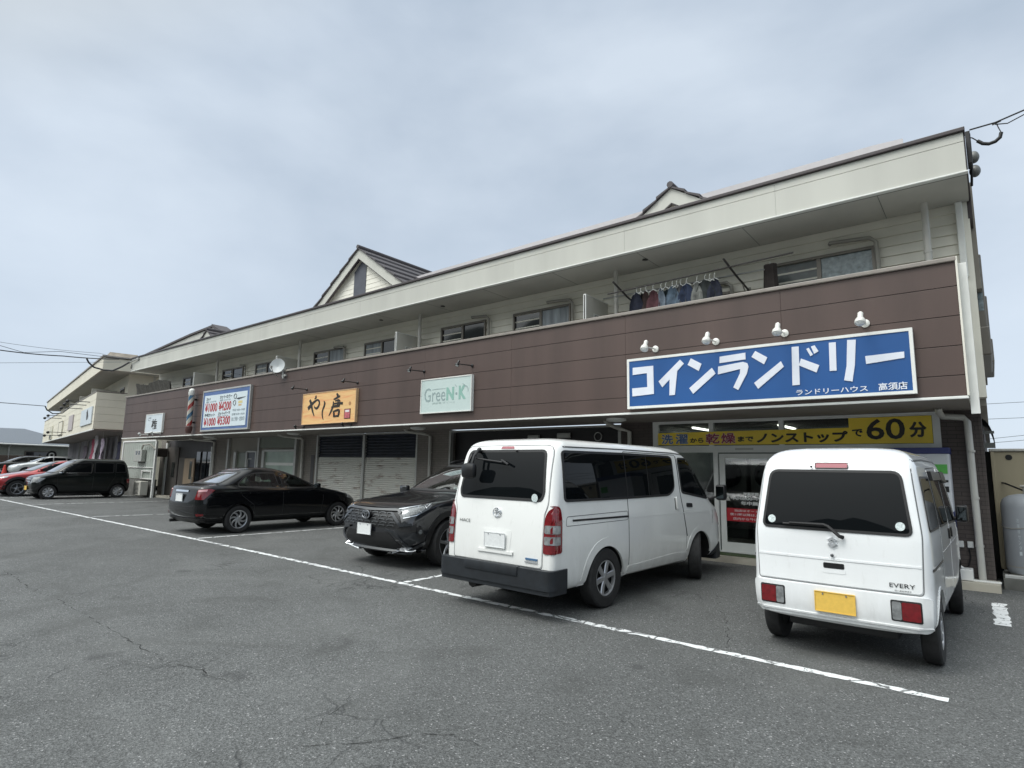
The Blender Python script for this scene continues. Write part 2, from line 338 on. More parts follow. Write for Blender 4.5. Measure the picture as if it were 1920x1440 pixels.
def rpoly(pts, r, n=4):
    """round the corners of a polygon; r a number or one per corner"""
    out = []; k = len(pts)
    for i in range(k):
        p = Vector(pts[i]); a = Vector(pts[i - 1]); b = Vector(pts[(i + 1) % k]); rr = r[i] if isinstance(r, (list, tuple)) else r
        da, db = (a - p), (b - p); la, lb = da.length, db.length; rr = min(rr, la * 0.45, lb * 0.45)
        if rr < 1e-4: out.append(tuple(p)); continue
        s, e = p + da.normalized() * rr, p + db.normalized() * rr
        for j in range(n + 1):
            t = j / n; out.append(tuple((1 - t) ** 2 * s + 2 * t * (1 - t) * p + t * t * e))
    return out
def stroke(pts, ws):
    """brush stroke outline with a width at every point"""
    P = [Vector(p) for p in pts]; Lp, Rp = [], []
    for i, p in enumerate(P):
        t = (P[min(i + 1, len(P) - 1)] - P[max(i - 1, 0)]).normalized(); n = Vector((-t.y, t.x)); Lp.append(tuple(p + n * ws[i] / 2)); Rp.append(tuple(p - n * ws[i] / 2))
    return Lp, Rp
def smooth_path(pts, ws, k=5):
    out, wo = [], []
    n = len(pts)
    for i in range(n - 1):
        p0, p1, p2, p3 = (Vector(pts[max(i - 1, 0)]), Vector(pts[i]), Vector(pts[i + 1]), Vector(pts[min(i + 2, n - 1)]))
        for j in range(k):
            t = j / k; q = 0.5 * ((2 * p1) + (p2 - p0) * t + (2 * p0 - 5 * p1 + 4 * p2 - p3) * t * t + (3 * p1 - p0 - 3 * p2 + p3) * t ** 3)
            out.append(tuple(q)); wo.append(ws[i] * (1 - t) + ws[i + 1] * t)
    out.append(tuple(pts[-1])); wo.append(ws[-1]); return out, wo
def brush(mb, strokes, Y, thick=0.003, k=5):
    for i, (pts, ws) in enumerate(strokes):
        p, w_ = smooth_path(pts, ws, k); a, b = stroke(p, w_); y1 = Y - thick - 0.0007 * i; n = len(a)
        vs = [(x, y1, z) for x, z in a] + [(x, y1, z) for x, z in b] + [(x, Y, z) for x, z in a] + [(x, Y, z) for x, z in b]
        fs = []
        for j in range(n - 1):
            fs += [(j, j + 1, n + j + 1, n + j), (j, 2 * n + j, 2 * n + j + 1, j + 1), (n + j, n + j + 1, 3 * n + j + 1, 3 * n + j)]
        mb.add(vs, fs)
RUBBER = mat('black_rubber', (0.012, 0.012, 0.013), 0.55); TYRE = mat('tyre_rubber', (0.018, 0.018, 0.019), 0.75, var=0.3, vs=20, bump=0.1)
INTERIOR = mat('car_interior', (0.03, 0.032, 0.035), 0.8); MIRROR = mat('mirror_glass', (0.12, 0.14, 0.15), 0.03, metal=1.0)
WHITE = mat('white_car_paint', (0.80, 0.81, 0.795), 0.32, coat=1.0, var=0.015, vs=2, grime=0.42); WHITE2 = mat('cool_white_car_paint', (0.79, 0.81, 0.82), 0.34, coat=1.0, var=0.015, vs=2, grime=0.35)
BLACK = mat('black_car_paint', (0.003, 0.0035, 0.0045), 0.3, coat=0.9, spec=0.1); PBLACK = mat('pearl_black_car_paint', (0.006, 0.007, 0.010), 0.3, coat=1.0, spec=0.3, cior=1.75)
GREENBLK = mat('dark_green_black_paint', (0.004, 0.006, 0.006), 0.3, coat=0.9, spec=0.1); RED = mat('red_car_paint', (0.33, 0.012, 0.016), 0.3, metal=0.4, coat=1.0)
SILVERW = mat('pearl_white_car_paint', (0.62, 0.64, 0.64), 0.3, metal=0.2, coat=1.0)
GREYPLA = mat('dark_grey_bumper_plastic', (0.011, 0.014, 0.018), 0.55, var=0.25, vs=12, bump=0.08, bs=150); TRIM = mat('black_trim', (0.008, 0.008, 0.009), 0.35)
PRIV = mat('privacy_glass', (0.004, 0.005, 0.006), 0.015, spec=0.17); CLEARG = glass_mat('clear_green_glass', (0.80, 0.89, 0.84), mult=1.0); SCREENG = glass_mat('windscreen_green_glass', (0.66, 0.76, 0.72), mult=2.6); TINTG = glass_mat('tinted_glass', (0.10, 0.12, 0.12), 0.14)
CHROME = mat('chrome', (0.75, 0.77, 0.8), 0.12, metal=1.0); SILVER = mat('silver_wheel_paint', (0.5, 0.51, 0.53), 0.32, metal=0.85); DSILVER = mat('grey_alloy', (0.32, 0.33, 0.35), 0.3, metal=0.9)
REDL = mat('red_lamp_lens', (0.15, 0.003, 0.007), 0.08, coat=1.0, var=0.25, vs=30); HEADL = mat('headlamp_lens', (0.13, 0.14, 0.145), 0.2, metal=0.2, coat=1.0, var=0.7, vs=38); SATIN = mat('satin_dark_panel', (0.018, 0.021, 0.026), 0.35, metal=0.3, coat=0.7); CHROMEB = mat('bright_chrome', (0.85, 0.87, 0.9), 0.3, metal=0.85); SLAT = mat('dark_grille_slat', (0.10, 0.105, 0.11), 0.35, metal=0.6)
CLEARL = mat('clear_lamp_lens', (0.24, 0.25, 0.255), 0.25, metal=0.2, coat=0.6, var=0.35, vs=25)
PINKL = mat('pale_red_lens', (0.30, 0.05, 0.07), 0.15, coat=1.0); STOPL = mat('pink_lens_band', (0.55, 0.28, 0.30), 0.15, coat=0.8); DLENS = mat('dark_lamp_housing', (0.06, 0.065, 0.07), 0.15, coat=1.0)
PLATE = mat('licence_plate_white', (0.72, 0.74, 0.74), 0.5, var=0.06, vs=40); PLATEY = mat('licence_plate_yellow', (0.72, 0.47, 0.09), 0.5, var=0.06, vs=40)
SEAM = mat('panel_gap', (0.05, 0.052, 0.053), 0.8); SEAMW = mat('pale_panel_gap', (0.16, 0.165, 0.17), 0.8); STICK = mat('sticker', (0.55, 0.62, 0.62), 0.5, var=0.3, vs=80); GREYSEAT = mat('grey_seat_cloth', (0.05, 0.05, 0.052), 0.9, var=0.2, vs=80)
# ======================================================== ground, markings, kerb
def gz_(x): 
    t = min(max((-31.0 - x) / 12.0, 0), 1); return 0.30 * t * t * (3 - 2 * t)
xs = [-400, -120, -80, -60] + [-50 + i for i in range(22)] + [-27, -20, -10, 0, 10, 40, 120, 400]
g = MB(); ys = [-400, -60, 0, 20, 60, 400]
g.add([(x, y, gz_(x)) for y in ys for x in xs], [(j * len(xs) + i, j * len(xs) + i + 1, (j + 1) * len(xs) + i + 1, (j + 1) * len(xs) + i) for j in range(len(ys) - 1) for i in range(len(xs) - 1)])
struct(build(g, 'ground', ASPHALT, smooth=True))
def marking(name, pts, wd, z=0.004, mt=None):
    m = MB(); P = []
    for (x0, y0), (x1, y1) in zip(pts[:-1], pts[1:]):
        n = max(1, int(math.hypot(x1 - x0, y1 - y0) / 0.06))
        for i in range(n): P.append((x0 + (x1 - x0) * i / n, y0 + (y1 - y0) * i / n))
    P.append(pts[-1]); vs = []
    for i, p in enumerate(P):
        a, b = P[max(i - 1, 0)], P[min(i + 1, len(P) - 1)]; tx, ty = b[0] - a[0], b[1] - a[1]; l = math.hypot(tx, ty); nx, ny = -ty / l, tx / l
        for s in (1, -1):
            q = wd / 2 + random.uniform(-0.016, 0.006) - (0.02 if random.random() < 0.06 else 0); vs.append((p[0] + nx * q * s, p[1] + ny * q * s, gz_(p[0]) + z))
    m.add(vs, [(2 * i, 2 * i + 1, 2 * i + 3, 2 * i + 2) for i in range(len(P) - 1)])
    return struct(build(m, name, mt or PAINT))
marking('parking_line', [(-0.36, 5.32), (-2.2, 5.345), (-6.2, 5.42), (-12.7, 5.53), (-30, 5.56), (-34, 5.58)], 0.105)
marking('bay_line', [(-6.27, 5.50), (-6.36, 10.2)], 0.10, 0.0045); marking('bay_line', [(-12.86, 5.62), (-12.72, 10.2)], 0.10, 0.0045)
marking('bay_line', [(-19.7, 5.68), (-19.3, 8.0), (-19.2, 10.3)], 0.10, 0.0045); marking('bay_line', [(-26.1, 5.7), (-25.9, 10.2)], 0.10, 0.0045); marking('bay_line', [(-31.6, 5.7), (-31.4, 10.2)], 0.10, 0.0045)
marking('bay_line', [(-0.04, 8.28), (-0.065, 9.68)], 0.15, 0.0045, PAINT2)
CONC = mat('concrete', (0.34, 0.32, 0.27), 0.85, var=0.25, vs=3, bump=0.15, bs=40); CONCD = mat('dark_concrete', (0.13, 0.13, 0.12), 0.85, var=0.35, vs=2.5, bump=0.2, bs=30)
k = MB(); k.box(-29.6, -0.03, 10.48, 10.935, 0.0, 0.105); struct(build(k, 'kerb', CONC))
k = MB(); k.box(-29.6, -6.1, 10.40, 10.478, -0.01, 0.03); struct(build(k, 'gutter', CONCD))
# hills and roofs on the far side of the car park, behind the camera (seen in the glass)
hm_ = MB(); rnd = random.Random(3); pts = [(-260 + i * 10, 74 + 12 * math.sin(i * 0.23) + 6 * math.sin(i * 0.61 + 1) + rnd.uniform(-3, 3)) for i in range(53)]
for i in range(52):
    x0, h0 = pts[i]; x1, h1 = pts[i + 1]
    hm_.add([(x0, -60, -0.5), (x1, -60, -0.5), (x0, -150, 9), (x1, -150, 9), (x0, -230, h0), (x1, -230, h1), (x0, -330, -1), (x1, -330, -1)], [(0, 1, 3, 2), (2, 3, 5, 4), (4, 5, 7, 6)])
HILL = mat('hill_green', (0.06, 0.075, 0.065), 0.95, var=0.4, vs=0.05)
struct(build(hm_, 'hills', HILL, smooth=True))
# ======================================================== the two-storey shop building
BR = mat('brown_metal_siding', (0.076, 0.050, 0.043), 0.50, var=0.16, vs=2.2, bump=0.12, bs=70, streak=True); BRS = mat('brown_groove', (0.025, 0.017, 0.016), 0.7)
CRM = mat('pale_grey_fascia', (0.50, 0.50, 0.455), 0.50, var=0.08, vs=1.6, streak=True); CRMS = mat('fascia_groove', (0.19, 0.2, 0.18), 0.7)
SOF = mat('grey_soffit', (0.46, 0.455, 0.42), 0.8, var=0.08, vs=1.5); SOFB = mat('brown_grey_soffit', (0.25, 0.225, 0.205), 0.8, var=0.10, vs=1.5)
SID = mat('cream_siding', (0.72, 0.70, 0.62), 0.6, var=0.07, vs=1.5); CAPD = mat('dark_coping', (0.045, 0.035, 0.038), 0.4, var=0.1); CAPB = mat('taupe_coping', (0.25, 0.225, 0.20), 0.45, var=0.1)
WHT = mat('white_trim', (0.72, 0.73, 0.70), 0.5, var=0.05); PIPE = mat('cream_pvc', (0.52, 0.51, 0.47), 0.4, var=0.07, vs=3); GPIPE = mat('grey_pipe', (0.30, 0.29, 0.26), 0.5, var=0.1)
BRICK = brick_mat('brown_brick', (0.085, 0.07, 0.066), (0.10, 0.082, 0.076), (0.045, 0.037, 0.035))
BRICK2 = brick_mat('taupe_brick', (0.21, 0.19, 0.17), (0.235, 0.21, 0.19), (0.13, 0.115, 0.10))
DWOOD = mat('dark_shopfront', (0.055, 0.05, 0.052), 0.5, var=0.2, vs=4, streak=True); ALU = mat('aluminium_frame', (0.42, 0.42, 0.40), 0.4, metal=0.3, var=0.06); ALUW = mat('white_aluminium', (0.72, 0.73, 0.71), 0.4, var=0.04)
BRZ = mat('bronze_frame', (0.17, 0.155, 0.135), 0.4, metal=0.3); DARKIN = mat('dark_room', (0.010, 0.011, 0.012), 0.9); GLASSD = mat('dark_window_glass', (0.012, 0.014, 0.017), 0.04, spec=0.8)
FROST = mat('frosted_glass', (0.20, 0.25, 0.27), 0.25, var=0.5, vs=14, spec=0.6); CURT = mat('curtain', (0.30, 0.33, 0.36), 0.8, var=0.4, vs=9, streak=True); CLEARW = glass_mat('shop_glass', (0.55, 0.58, 0.57), mult=0.6)
B = thing('shop_building', 'long two-storey building with brown balcony band, pale roof fascia and shops below', 'building', (-14, 11, 0))
XL, XR = -28.35, -0.17
JX = [0.30 - 2.53 * i for i in range(1, 12)]                       # vertical joints
def band(name, m, mg, x0, x1, yb, zs, joints, thick=0.03):
    """cladding rows with real grooves on a dark backing"""
    bk = MB(); bk.box(x0 + 0.002, x1 - 0.002, yb + thick * 0.6, yb + 0.14, zs[0] + 0.003, zs[-1] - 0.003); o = build(bk, name, mg, B)
    f = MB(); js = sorted([x0] + [j for j in joints if x0 < j < x1] + [x1])
    for z0, z1 in zip(zs[:-1], zs[1:]):
        for a, b in zip(js[:-1], js[1:]): f.bbox(a + 0.001, b - 0.001, yb, yb + thick, z0 + 0.004, z1 - 0.004, 0.003)
    build(f, name.replace('band', 'cladding'), m, o); return o
band('balcony_band', BR, BRS, XL, XR, 8.93, [2.515, 2.77, 3.14, 3.515, 3.89, 4.205], JX)
m = MB(); m.box(XL, XR, 9.06, 9.12, 2.60, 4.20); m.box(XL, XL + 0.12, 9.07, 9.98, 2.6, 4.2); m.box(XR - 0.12, XR + 0.0, 9.07, 9.98, 2.6, 4.2); build(m, 'balcony_wall', SID, B)
m = MB(); m.bbox(XL - 0.02, XR + 0.012, 8.895, 9.15, 4.205, 4.262, 0.01); build(m, 'balcony_coping', CAPB, B)
m = MB(); m.bbox(XL - 0.01, XR + 0.015, 8.905, 8.96, 2.478, 2.512, 0.006); build(m, 'drip_trim', WHT, B)
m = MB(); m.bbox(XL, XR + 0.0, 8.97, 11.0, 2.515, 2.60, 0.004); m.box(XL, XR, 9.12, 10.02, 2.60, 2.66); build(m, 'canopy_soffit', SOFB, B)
m = MB(); m.prism([(8.90, 2.515), (8.965, 2.515), (10.9, 2.50), (10.9, 2.60), (10.0, 4.2), (9.0, 4.26), (8.90, 4.26)], 'x', XR + 0.001, XR + 0.022); build(m, 'balcony_end_trim', SID, B)
# roof fascia
band('fascia_band', CRM, CRMS, -28.15, 0.03, 8.93, [5.345, 5.745, 5.87], [])
B_f = [o for o in B.children if o.name.startswith('fascia_band')][0]
for ch in list(B_f.children): bpy.data.objects.remove(ch)
f = MB(); js = [-28.15] + sorted([j for j in JX if j > -28]) + [0.03]
for z0, z1 in ((5.345, 5.745), (5.745, 5.872)):
    for a, b in zip(js[:-1], js[1:]): f.bbox(a + 0.001, b - 0.001, 8.93, 8.96, z0 + 0.003, z1 - 0.003, 0.002)
build(f, 'fascia_cladding', CRM, B_f)
m = MB(); m.bbox(-28.17, 0.045, 8.905, 8.99, 5.325, 5.347, 0.004); build(m, 'fascia_drip', WHT, B)
m = MB(); m.bbox(-28.18, 0.05, 8.89, 9.08, 5.872, 5.925, 0.008); build(m, 'fascia_coping', CAPD, B)
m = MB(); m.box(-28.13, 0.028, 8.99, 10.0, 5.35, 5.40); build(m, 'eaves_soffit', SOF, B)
for x in [-0.95 - 1.82 * i for i in range(15)]:
    m = MB(); m.box(x - 0.004, x + 0.004, 9.0, 9.98, 5.346, 5.3505); build(m, 'soffit_joint', CRMS, B)
m = MB(); m.box(0.0, 0.045, 8.99, 10.45, 5.36, 5.86); m.box(0.0, 0.05, 10.0, 10.5, 5.1, 5.86); build(m, 'fascia_end', CAPD, B)
m = MB(); m.add([(-28.1, 9.06, 5.86), (0.0, 9.06, 5.86), (0.0, 12.0, 6.25), (-28.1, 12.0, 6.25), (0.0, 22, 6.25), (-28.1, 22, 6.25), (0.0, 9.06, 5.7), (0, 22, 5.7), (-28.1, 9.06, 5.7), (-28.1, 22, 5.7)],
    [(0, 1, 2, 3), (3, 2, 4, 5), (1, 6, 7, 4, 2), (8, 0, 3, 5, 9)]); build(m, 'roof', mat('roof_sheet', (0.35, 0.34, 0.34), 0.6, var=0.08), B)
m = MB(); m.prism([(-33.8, 7.0), (-0.90, 7.0), (-0.90, 8.24), (-1.4, 8.27), (-10.2, 8.26), (-14.0, 8.23), (-22.3, 8.13), (-33.8, 8.07)], 'y', 13.4, 13.44); build(m, 'roof_edge_sheet', mat('pale_roof_sheet', (0.50, 0.48, 0.49), 0.5, var=0.04), B)
# upper wall in lapped siding
m = MB(); m.box(-28.1, -0.09, 10.03, 10.2, 2.6, 5.36)
for i in range(12):
    z = 3.55 + 0.152 * i; m.prism([(10.032, z), (10.032, z + 0.152), (10.018, z + 0.150), (9.998, z)], 'x', -28.08, -0.10)
build(m, 'upper_wall', SID, B)
# end wall on the right
m = MB(); m.box(-0.13, 0.005, 10.2, 22, 2.5, 5.85); m.box(-0.13, 0.075, 10.45, 22, 4.2, 5.8); build(m, 'end_wall', mat('beige_end_wall', (0.27, 0.25, 0.215), 0.7, var=0.08, vs=2), B)
m = MB(); m.box(-0.115, -0.075, 10.935, 22, 0.0, 2.5); build(m, 'ground_end_wall', BRICK, B)
m = MB(); m.box(-0.11, 0.015, 10.004, 10.20, 2.6, 5.36); build(m, 'corner_post', SID, B)
m = MB(); m.bbox(-0.135, -0.055, 9.93, 10.0, 4.26, 5.35, 0.01); m.bbox(-0.15, -0.06, 9.03, 9.06, 2.3, 4.2, 0.005); build(m, 'corner_trim', WHT, B)
# side bay windows on the end wall
for y0, y1, z0, z1, pr in ((10.7, 12.5, 3.68, 4.78, 0.10), (13.2, 15.2, 3.95, 4.75, 0.15)):
    m = MB(); m.bbox(0.0, pr, y0, y1, z0, z1, 0.02); o = build(m, 'bay_window', BRZ, B); m = MB(); m.box(0.02, pr * 0.8, y0 - 0.004, y0 + 0.0, z0 + 0.25, z1 - 0.05); build(m, 'pane', FROST, o)
    m = MB(); m.bbox(0.0, pr + 0.02, y0 - 0.1, y1, z0 - 0.42, z0 - 0.002, 0.02); build(m, 'window_box', BRZ, o)
# awning on the end wall
m = MB(); n = 8
for i in range(n):
    a0, a1 = PI / 2 * i / n, PI / 2 * (i + 1) / n
    q = [(-0.10 + 0.16 * math.sin(a0), 2.02 + 0.42 * math.cos(a0)), (-0.10 + 0.16 * math.sin(a1), 2.02 + 0.42 * math.cos(a1))]
    m.add([(q[0][0], 11.6, q[0][1]), (q[1][0], 11.6, q[1][1]), (q[1][0], 13.4, q[1][1]), (q[0][0], 13.4, q[0][1])], [(0, 1, 2, 3)])
m.box(-0.1, 0.06, 11.58, 11.62, 1.98, 2.06); m.box(-0.1, 0.06, 11.58, 11.62, 2.2, 2.24); build(m, 'side_awning', mat('smoked_sheet', (0.12, 0.125, 0.12), 0.35), B)
# gables standing on the roof
TILE = tile_roof_mat('grey_roof_tile', (0.05, 0.046, 0.05), (0.10, 0.09, 0.095))
def gable(cx, zc, sl, y, depth, vent):
    """dormer gable: siding triangle, barge boards, tiled pitched roof"""
    hw = (zc - 5.9) / sl; fr = MB()
    fr.prism([(cx - hw + 0.2, 5.9), (cx + hw - 0.2, 5.9), (cx, zc - 0.24)], 'y', y, y + 0.1)
    for i in range(1, 30):
        z = 5.9 + 0.17 * i
        if z > zc - 0.75: break
        h = (zc - 0.25 - z) / sl - 0.1; fr.prism([(y - 0.014, z), (y + 0.001, z), (y + 0.001, z + 0.165), (y - 0.004, z + 0.165)], 'x', cx - h + 0.1, cx + h - 0.1)
    o = build(fr, 'gable_wall', SID, B)
    bb = MB()
    for s in (-1, 1): bb.prism([(cx, zc - 0.02), (cx, zc - 0.36), (cx + s * hw, 5.9 - 0.34), (cx + s * hw, 5.9 - 0.02)], 'y', y - 0.20, y - 0.12)
    build(bb, 'barge_board', CRM, o); ln_ = MB()
    for s in (-1, 1): ln_.prism([(cx, zc - 0.361), (cx, zc - 0.39), (cx + s * hw, 5.9 - 0.37), (cx + s * hw, 5.9 - 0.341)], 'y', y - 0.19, y - 0.12)
    build(ln_, 'barge_shade_line', CAPD, o)  # dark strip standing in for the shade line under the barge boards
    so = MB()
    for s in (-1, 1): so.prism([(cx, zc - 0.10), (cx, zc - 0.14), (cx + s * hw, 5.9 - 0.14), (cx + s * hw, 5.9 - 0.10)], 'y', y - 0.12, y)
    build(so, 'gable_soffit', SOF, o)
    rf = MB()
    for s in (-1, 1):
        nrow = 9
        for i in range(nrow):                                   # overlapping tile courses
            u0, u1 = i / nrow, (i + 1) / nrow; a = (cx + s * hw * u0, zc - (zc - 5.9) * u0 + 0.012); b = (cx + s * (hw + 0.05) * u1, zc - (zc - 5.9) * u1 + 0.05)
            rf.prism([(a[0], a[1] - 0.03), a, (b[0], b[1] + 0.02), (b[0], b[1] - 0.04)], 'y', y - 0.26, y + depth)
    rf.tube([(cx, y - 0.27, zc + 0.05), (cx, y + depth, zc + 0.05)], 0.075, 8); build(rf, 'gable_roof', TILE, o)
    if vent:
        v = MB(); v.prism([(cx - 0.42, 6.0), (cx + 0.25, 6.0), (cx + 0.25, zc - 0.60), (cx, zc - 0.40), (cx - 0.42, zc - 0.75)], 'y', y - 0.03, y - 0.01); build(v, 'gable_louvre', mat('slate_blue_louvre', (0.07, 0.075, 0.095), 0.5, var=0.1), o)
gable(-16.72, 9.10, 0.70, 12.1, 7.0, True); gable(-5.16, 7.88, 0.66, 12.1, 3.0, False); gable(-28.2, 7.72, 0.70, 12.1, 3.0, False)
# balcony partitions, posts
PAN = mat('partition_board', (0.50, 0.49, 0.44), 0.6, var=0.08, vs=2); NOTE = mat('paper_notice', (0.62, 0.63, 0.60), 0.6, var=0.1, vs=30)
for x in (-5.71, -11.13, -16.7, -22.43):
    m = MB(); m.bbox(x - 0.02, x + 0.02, 9.13, 9.97, 3.0, 4.80, 0.008); o = build(m, 'balcony_partition', PAN, B); m = MB(); m.bbox(x - 0.028, x + 0.028, 9.13, 9.16, 3.0, 4.815, 0.004); m.box(x - 0.024, x + 0.024, 9.16, 9.97, 4.80, 4.815); build(m, 'partition_rim', WHT, o)
    m = MB(); m.box(x + 0.0205, x + 0.024, 9.42, 9.66, 4.36, 4.50); n_ = build(m, 'notice', NOTE, o); m = MB()
    for z in (4.465, 4.435, 4.40): m.box(x + 0.0242, x + 0.025, 9.45, 9.63, z, z + 0.012)
    build(m, 'notice_lettering', TRIM, n_)
for x in (-0.47, -5.37, -10.93, -16.4, -21.9):
    m = MB(); m.tube([(x, 9.72, 2.7), (x, 9.72, 5.35)], 0.045, 14)
    for z in (4.62, 3.8): m.tube([(x, 9.72, z), (x, 9.72, z + 0.03)], 0.052, 14)
    build(m, 'drain_pipe', PIPE, B, smooth=True)
# upstairs windows: frame, two sashes, something behind the glass
def upwin(x0, x1, zt, kind, fr=BRZ):
    m = MB(); y = 9.99; zb = 3.35
    m.box(x0 - 0.04, x1 + 0.04, y - 0.03, y + 0.03, zt, zt + 0.045); m.box(x0 - 0.04, x0, y - 0.03, y + 0.03, zb, zt); m.box(x1, x1 + 0.04, y - 0.03, y + 0.03, zb, zt); m.box(x0, x1, y - 0.03, y + 0.03, zb - 0.04, zb)
    xm = (x0 + x1) / 2; m.box(xm - 0.03, xm + 0.03, y - 0.025, y + 0.02, zb, zt); o = build(m, 'window', fr, B)
    m = MB(); m.box(x0, xm - 0.03, y + 0.012, y + 0.016, zb, zt); build(m, 'pane', {'frost': FROST2, 'curtain': GLASSD, 'dark': GLASSD, 'curtl': CURT}[kind], o)
    m = MB(); m.box(xm + 0.03, x1, y + 0.004, y + 0.008, zb, zt); build(m, 'pane', {'frost': FROST, 'curtain': CURT, 'dark': GLASSD, 'curtl': GLASSD}[kind], o)
FROST2 = mat('dark_frosted_glass', (0.08, 0.095, 0.095), 0.3, var=0.3, vs=9)
for a in ((-2.62, -1.17, 4.92, 'frost'), (-8.07, -6.62, 4.93, 'curtain'), (-10.38, -8.98, 4.93, 'dark'), (-13.46, -12.0, 4.91, 'curtl'), (-15.97, -14.48, 4.93, 'curtain'), (-19.54, -18.1, 4.91, 'curtl'), (-21.98, -20.5, 4.93, 'dark'), (-25.4, -24.0, 4.92, 'curtain'), (-4.7, -3.3, 4.6, 'dark')): upwin(*a)
# cooling pipes from the wall over the windows
for x0, x1, z in ((-1.72, -1.10, 5.12), (-7.15, -6.5, 5.08), (-9.35, -8.8, 5.08), (-3.95, -3.25, 4.83), (-20.6, -20.2, 5.02), (-14.9, -14.35, 5.0)):
    m = MB(); m.tube([(x0, 9.97, z), (x0, 9.93, z), (x1 - 0.08, 9.92, z - 0.04), (x1, 9.92, z - 0.12), (x1 + 0.03, 9.92, 3.4)], 0.032, 8); build(m, 'cooling_pipe', GPIPE, B, smooth=True)
for x, y in ((-4.62, 9.45), (-12.2, 9.5), (-9.9, 9.5)):
    m = MB(); m.lathe([(0.05, 0), (0.055, -0.012), (0.02, -0.016)], (x, y, 5.346), 'z', 14); build(m, 'soffit_vent', TRIM, B)
# ------------------------------------------------ ground floor
def wall(x0, x1, mt, y0=10.94, y1=11.2, z0=0.0, z1=2.515): 
    m = MB(); m.box(x0, x1, y0, y1, z0, z1); return build(m, 'ground_wall', mt, B)
wall(-0.565, -0.116, BRICK); wall(-5.95, -5.235, BRICK); wall(-12.2, -10.98, BRICK2); wall(-18.0, -17.06, BRICK2); wall(-24.2, -23.2, BRICK2); wall(-29.6, -29.05, BRICK2)
m = MB(); m.box(-5.235, -0.565, 10.945, 10.99, 0.0, 0.13); m.box(-29.5, -5.95, 11.5, 11.6, 0, 2.515); build(m, 'plinth', CONCD, B)
# laundry shopfront
def frame_bars(m, bars, y0=10.93, y1=11.03):
    for x0, x1, z0, z1 in bars: m.box(x0, x1, y0, y1, z0, z1)
m = MB(); frame_bars(m, [(-5.235, -5.13, 0.12, 2.51), (-0.66, -0.565, 0.12, 2.51), (-5.13, -0.66, 2.46, 2.51), (-5.13, -0.66, 1.905, 2.03), (-4.10, -4.02, 2.03, 2.46), (-2.86, -2.78, 2.03, 2.46), (-5.13, -0.66, 0.11, 0.15), (-4.03, -3.95, 0.15, 1.905), (-1.42, -1.34, 0.15, 1.905)])
SF = build(m, 'laundry_frontage', ALUW, B)
m = MB(); m.box(-5.13, -0.66, 10.975, 10.979, 0.15, 2.46); 
g_ = build(m, 'shop_window', CLEARW, B)
m = MB(); frame_bars(m, [(-3.93, -3.83, 0.15, 1.88), (-2.75, -2.68, 0.15, 1.88), (-2.60, -2.53, 0.15, 1.88), (-1.52, -1.42, 0.15, 1.88)], 10.955, 10.97); frame_bars(m, [(-3.83, -2.75, 0.15, 0.30), (-3.83, -2.75, 1.80, 1.88), (-2.53, -1.52, 0.15, 0.30), (-2.53, -1.52, 1.80, 1.88)], 10.955, 10.97)
DR = build(m, 'sliding_door', ALUW, B)
m = MB(); m.box(-3.62, -3.30, 10.925, 10.94, 1.945, 1.985); build(m, 'door_sensor', ALU, DR)
# laundry room behind the glass
m = MB(); m.box(-5.2, -0.6, 14.4, 14.45, 0, 2.5); m.box(-5.25, -5.2, 11.03, 14.45, 0, 2.5); m.box(-0.6, -0.56, 11.2, 14.45, 0, 2.5); m.box(-5.2, -0.6, 11.03, 14.45, 0.08, 0.1); m.box(-5.2, -0.6, 11.03, 14.45, 2.47, 2.5)
build(m, 'laundry_interior', mat('room_walls', (0.30, 0.31, 0.29), 0.8, var=0.2, vs=2), B)
MACH = mat('grey_steel_machine', (0.22, 0.23, 0.24), 0.4, metal=0.4, var=0.1)
wm = None
MLAB = ['leftmost', 'second from left', 'middle', 'second from right', 'rightmost']
for i in range(5):
    if wm is None:
        wm = thing('washing_machine', 'leftmost of the grey coin laundry machines behind the shop glass', 'washing machine', (-4.9, 13.9, 0.1), 0, 'coin laundry machines inside the shop')
        m = MB(); m.bbox(-5.3, -4.5, 13.5, 14.3, 0.1, 2.0, 0.03); build(m, 'cabinet', MACH, wm)
        for z in (0.65, 1.5):
            m = MB(); m.lathe([(0.30, 0), (0.30, -0.05), (0.22, -0.07)], (-4.9, 13.5, z), 'y', 24); build(m, 'door', GLASSD, wm)
        wm.location.x = -4.65
    else: dup(wm, (-4.65 + 0.88 * i, 13.9, 0.1), MLAB[i] + ' of the grey coin laundry machines behind the shop glass')
LAMP = mat('fluorescent_tube', (0.8, 0.8, 0.8), 0.4, emit=(1, 0.97, 0.88), es=6.0)
for i, (x, y) in enumerate(((-4.72, 12.3), (-3.06, 12.3), (-1.6, 13.0))):
    t = thing('ceiling_lamp', ('long lit tube on the ceiling behind the left transom', 'lit tube on the ceiling behind the middle transom', 'lit tube on the ceiling deep inside at the right')[i], 'lamp', (x, y, 2.42), 0, 'lit tubes inside the laundry')
    m = MB(); m.tube([(x, y - 0.6, 2.435), (x, y + 0.6, 2.435)], 0.020, 8); build(m, 'tube', LAMP, t); m = MB(); m.box(x - 0.05, x + 0.05, y - 0.62, y + 0.62, 2.452, 2.469); build(m, 'tube_holder', ALUW, t)
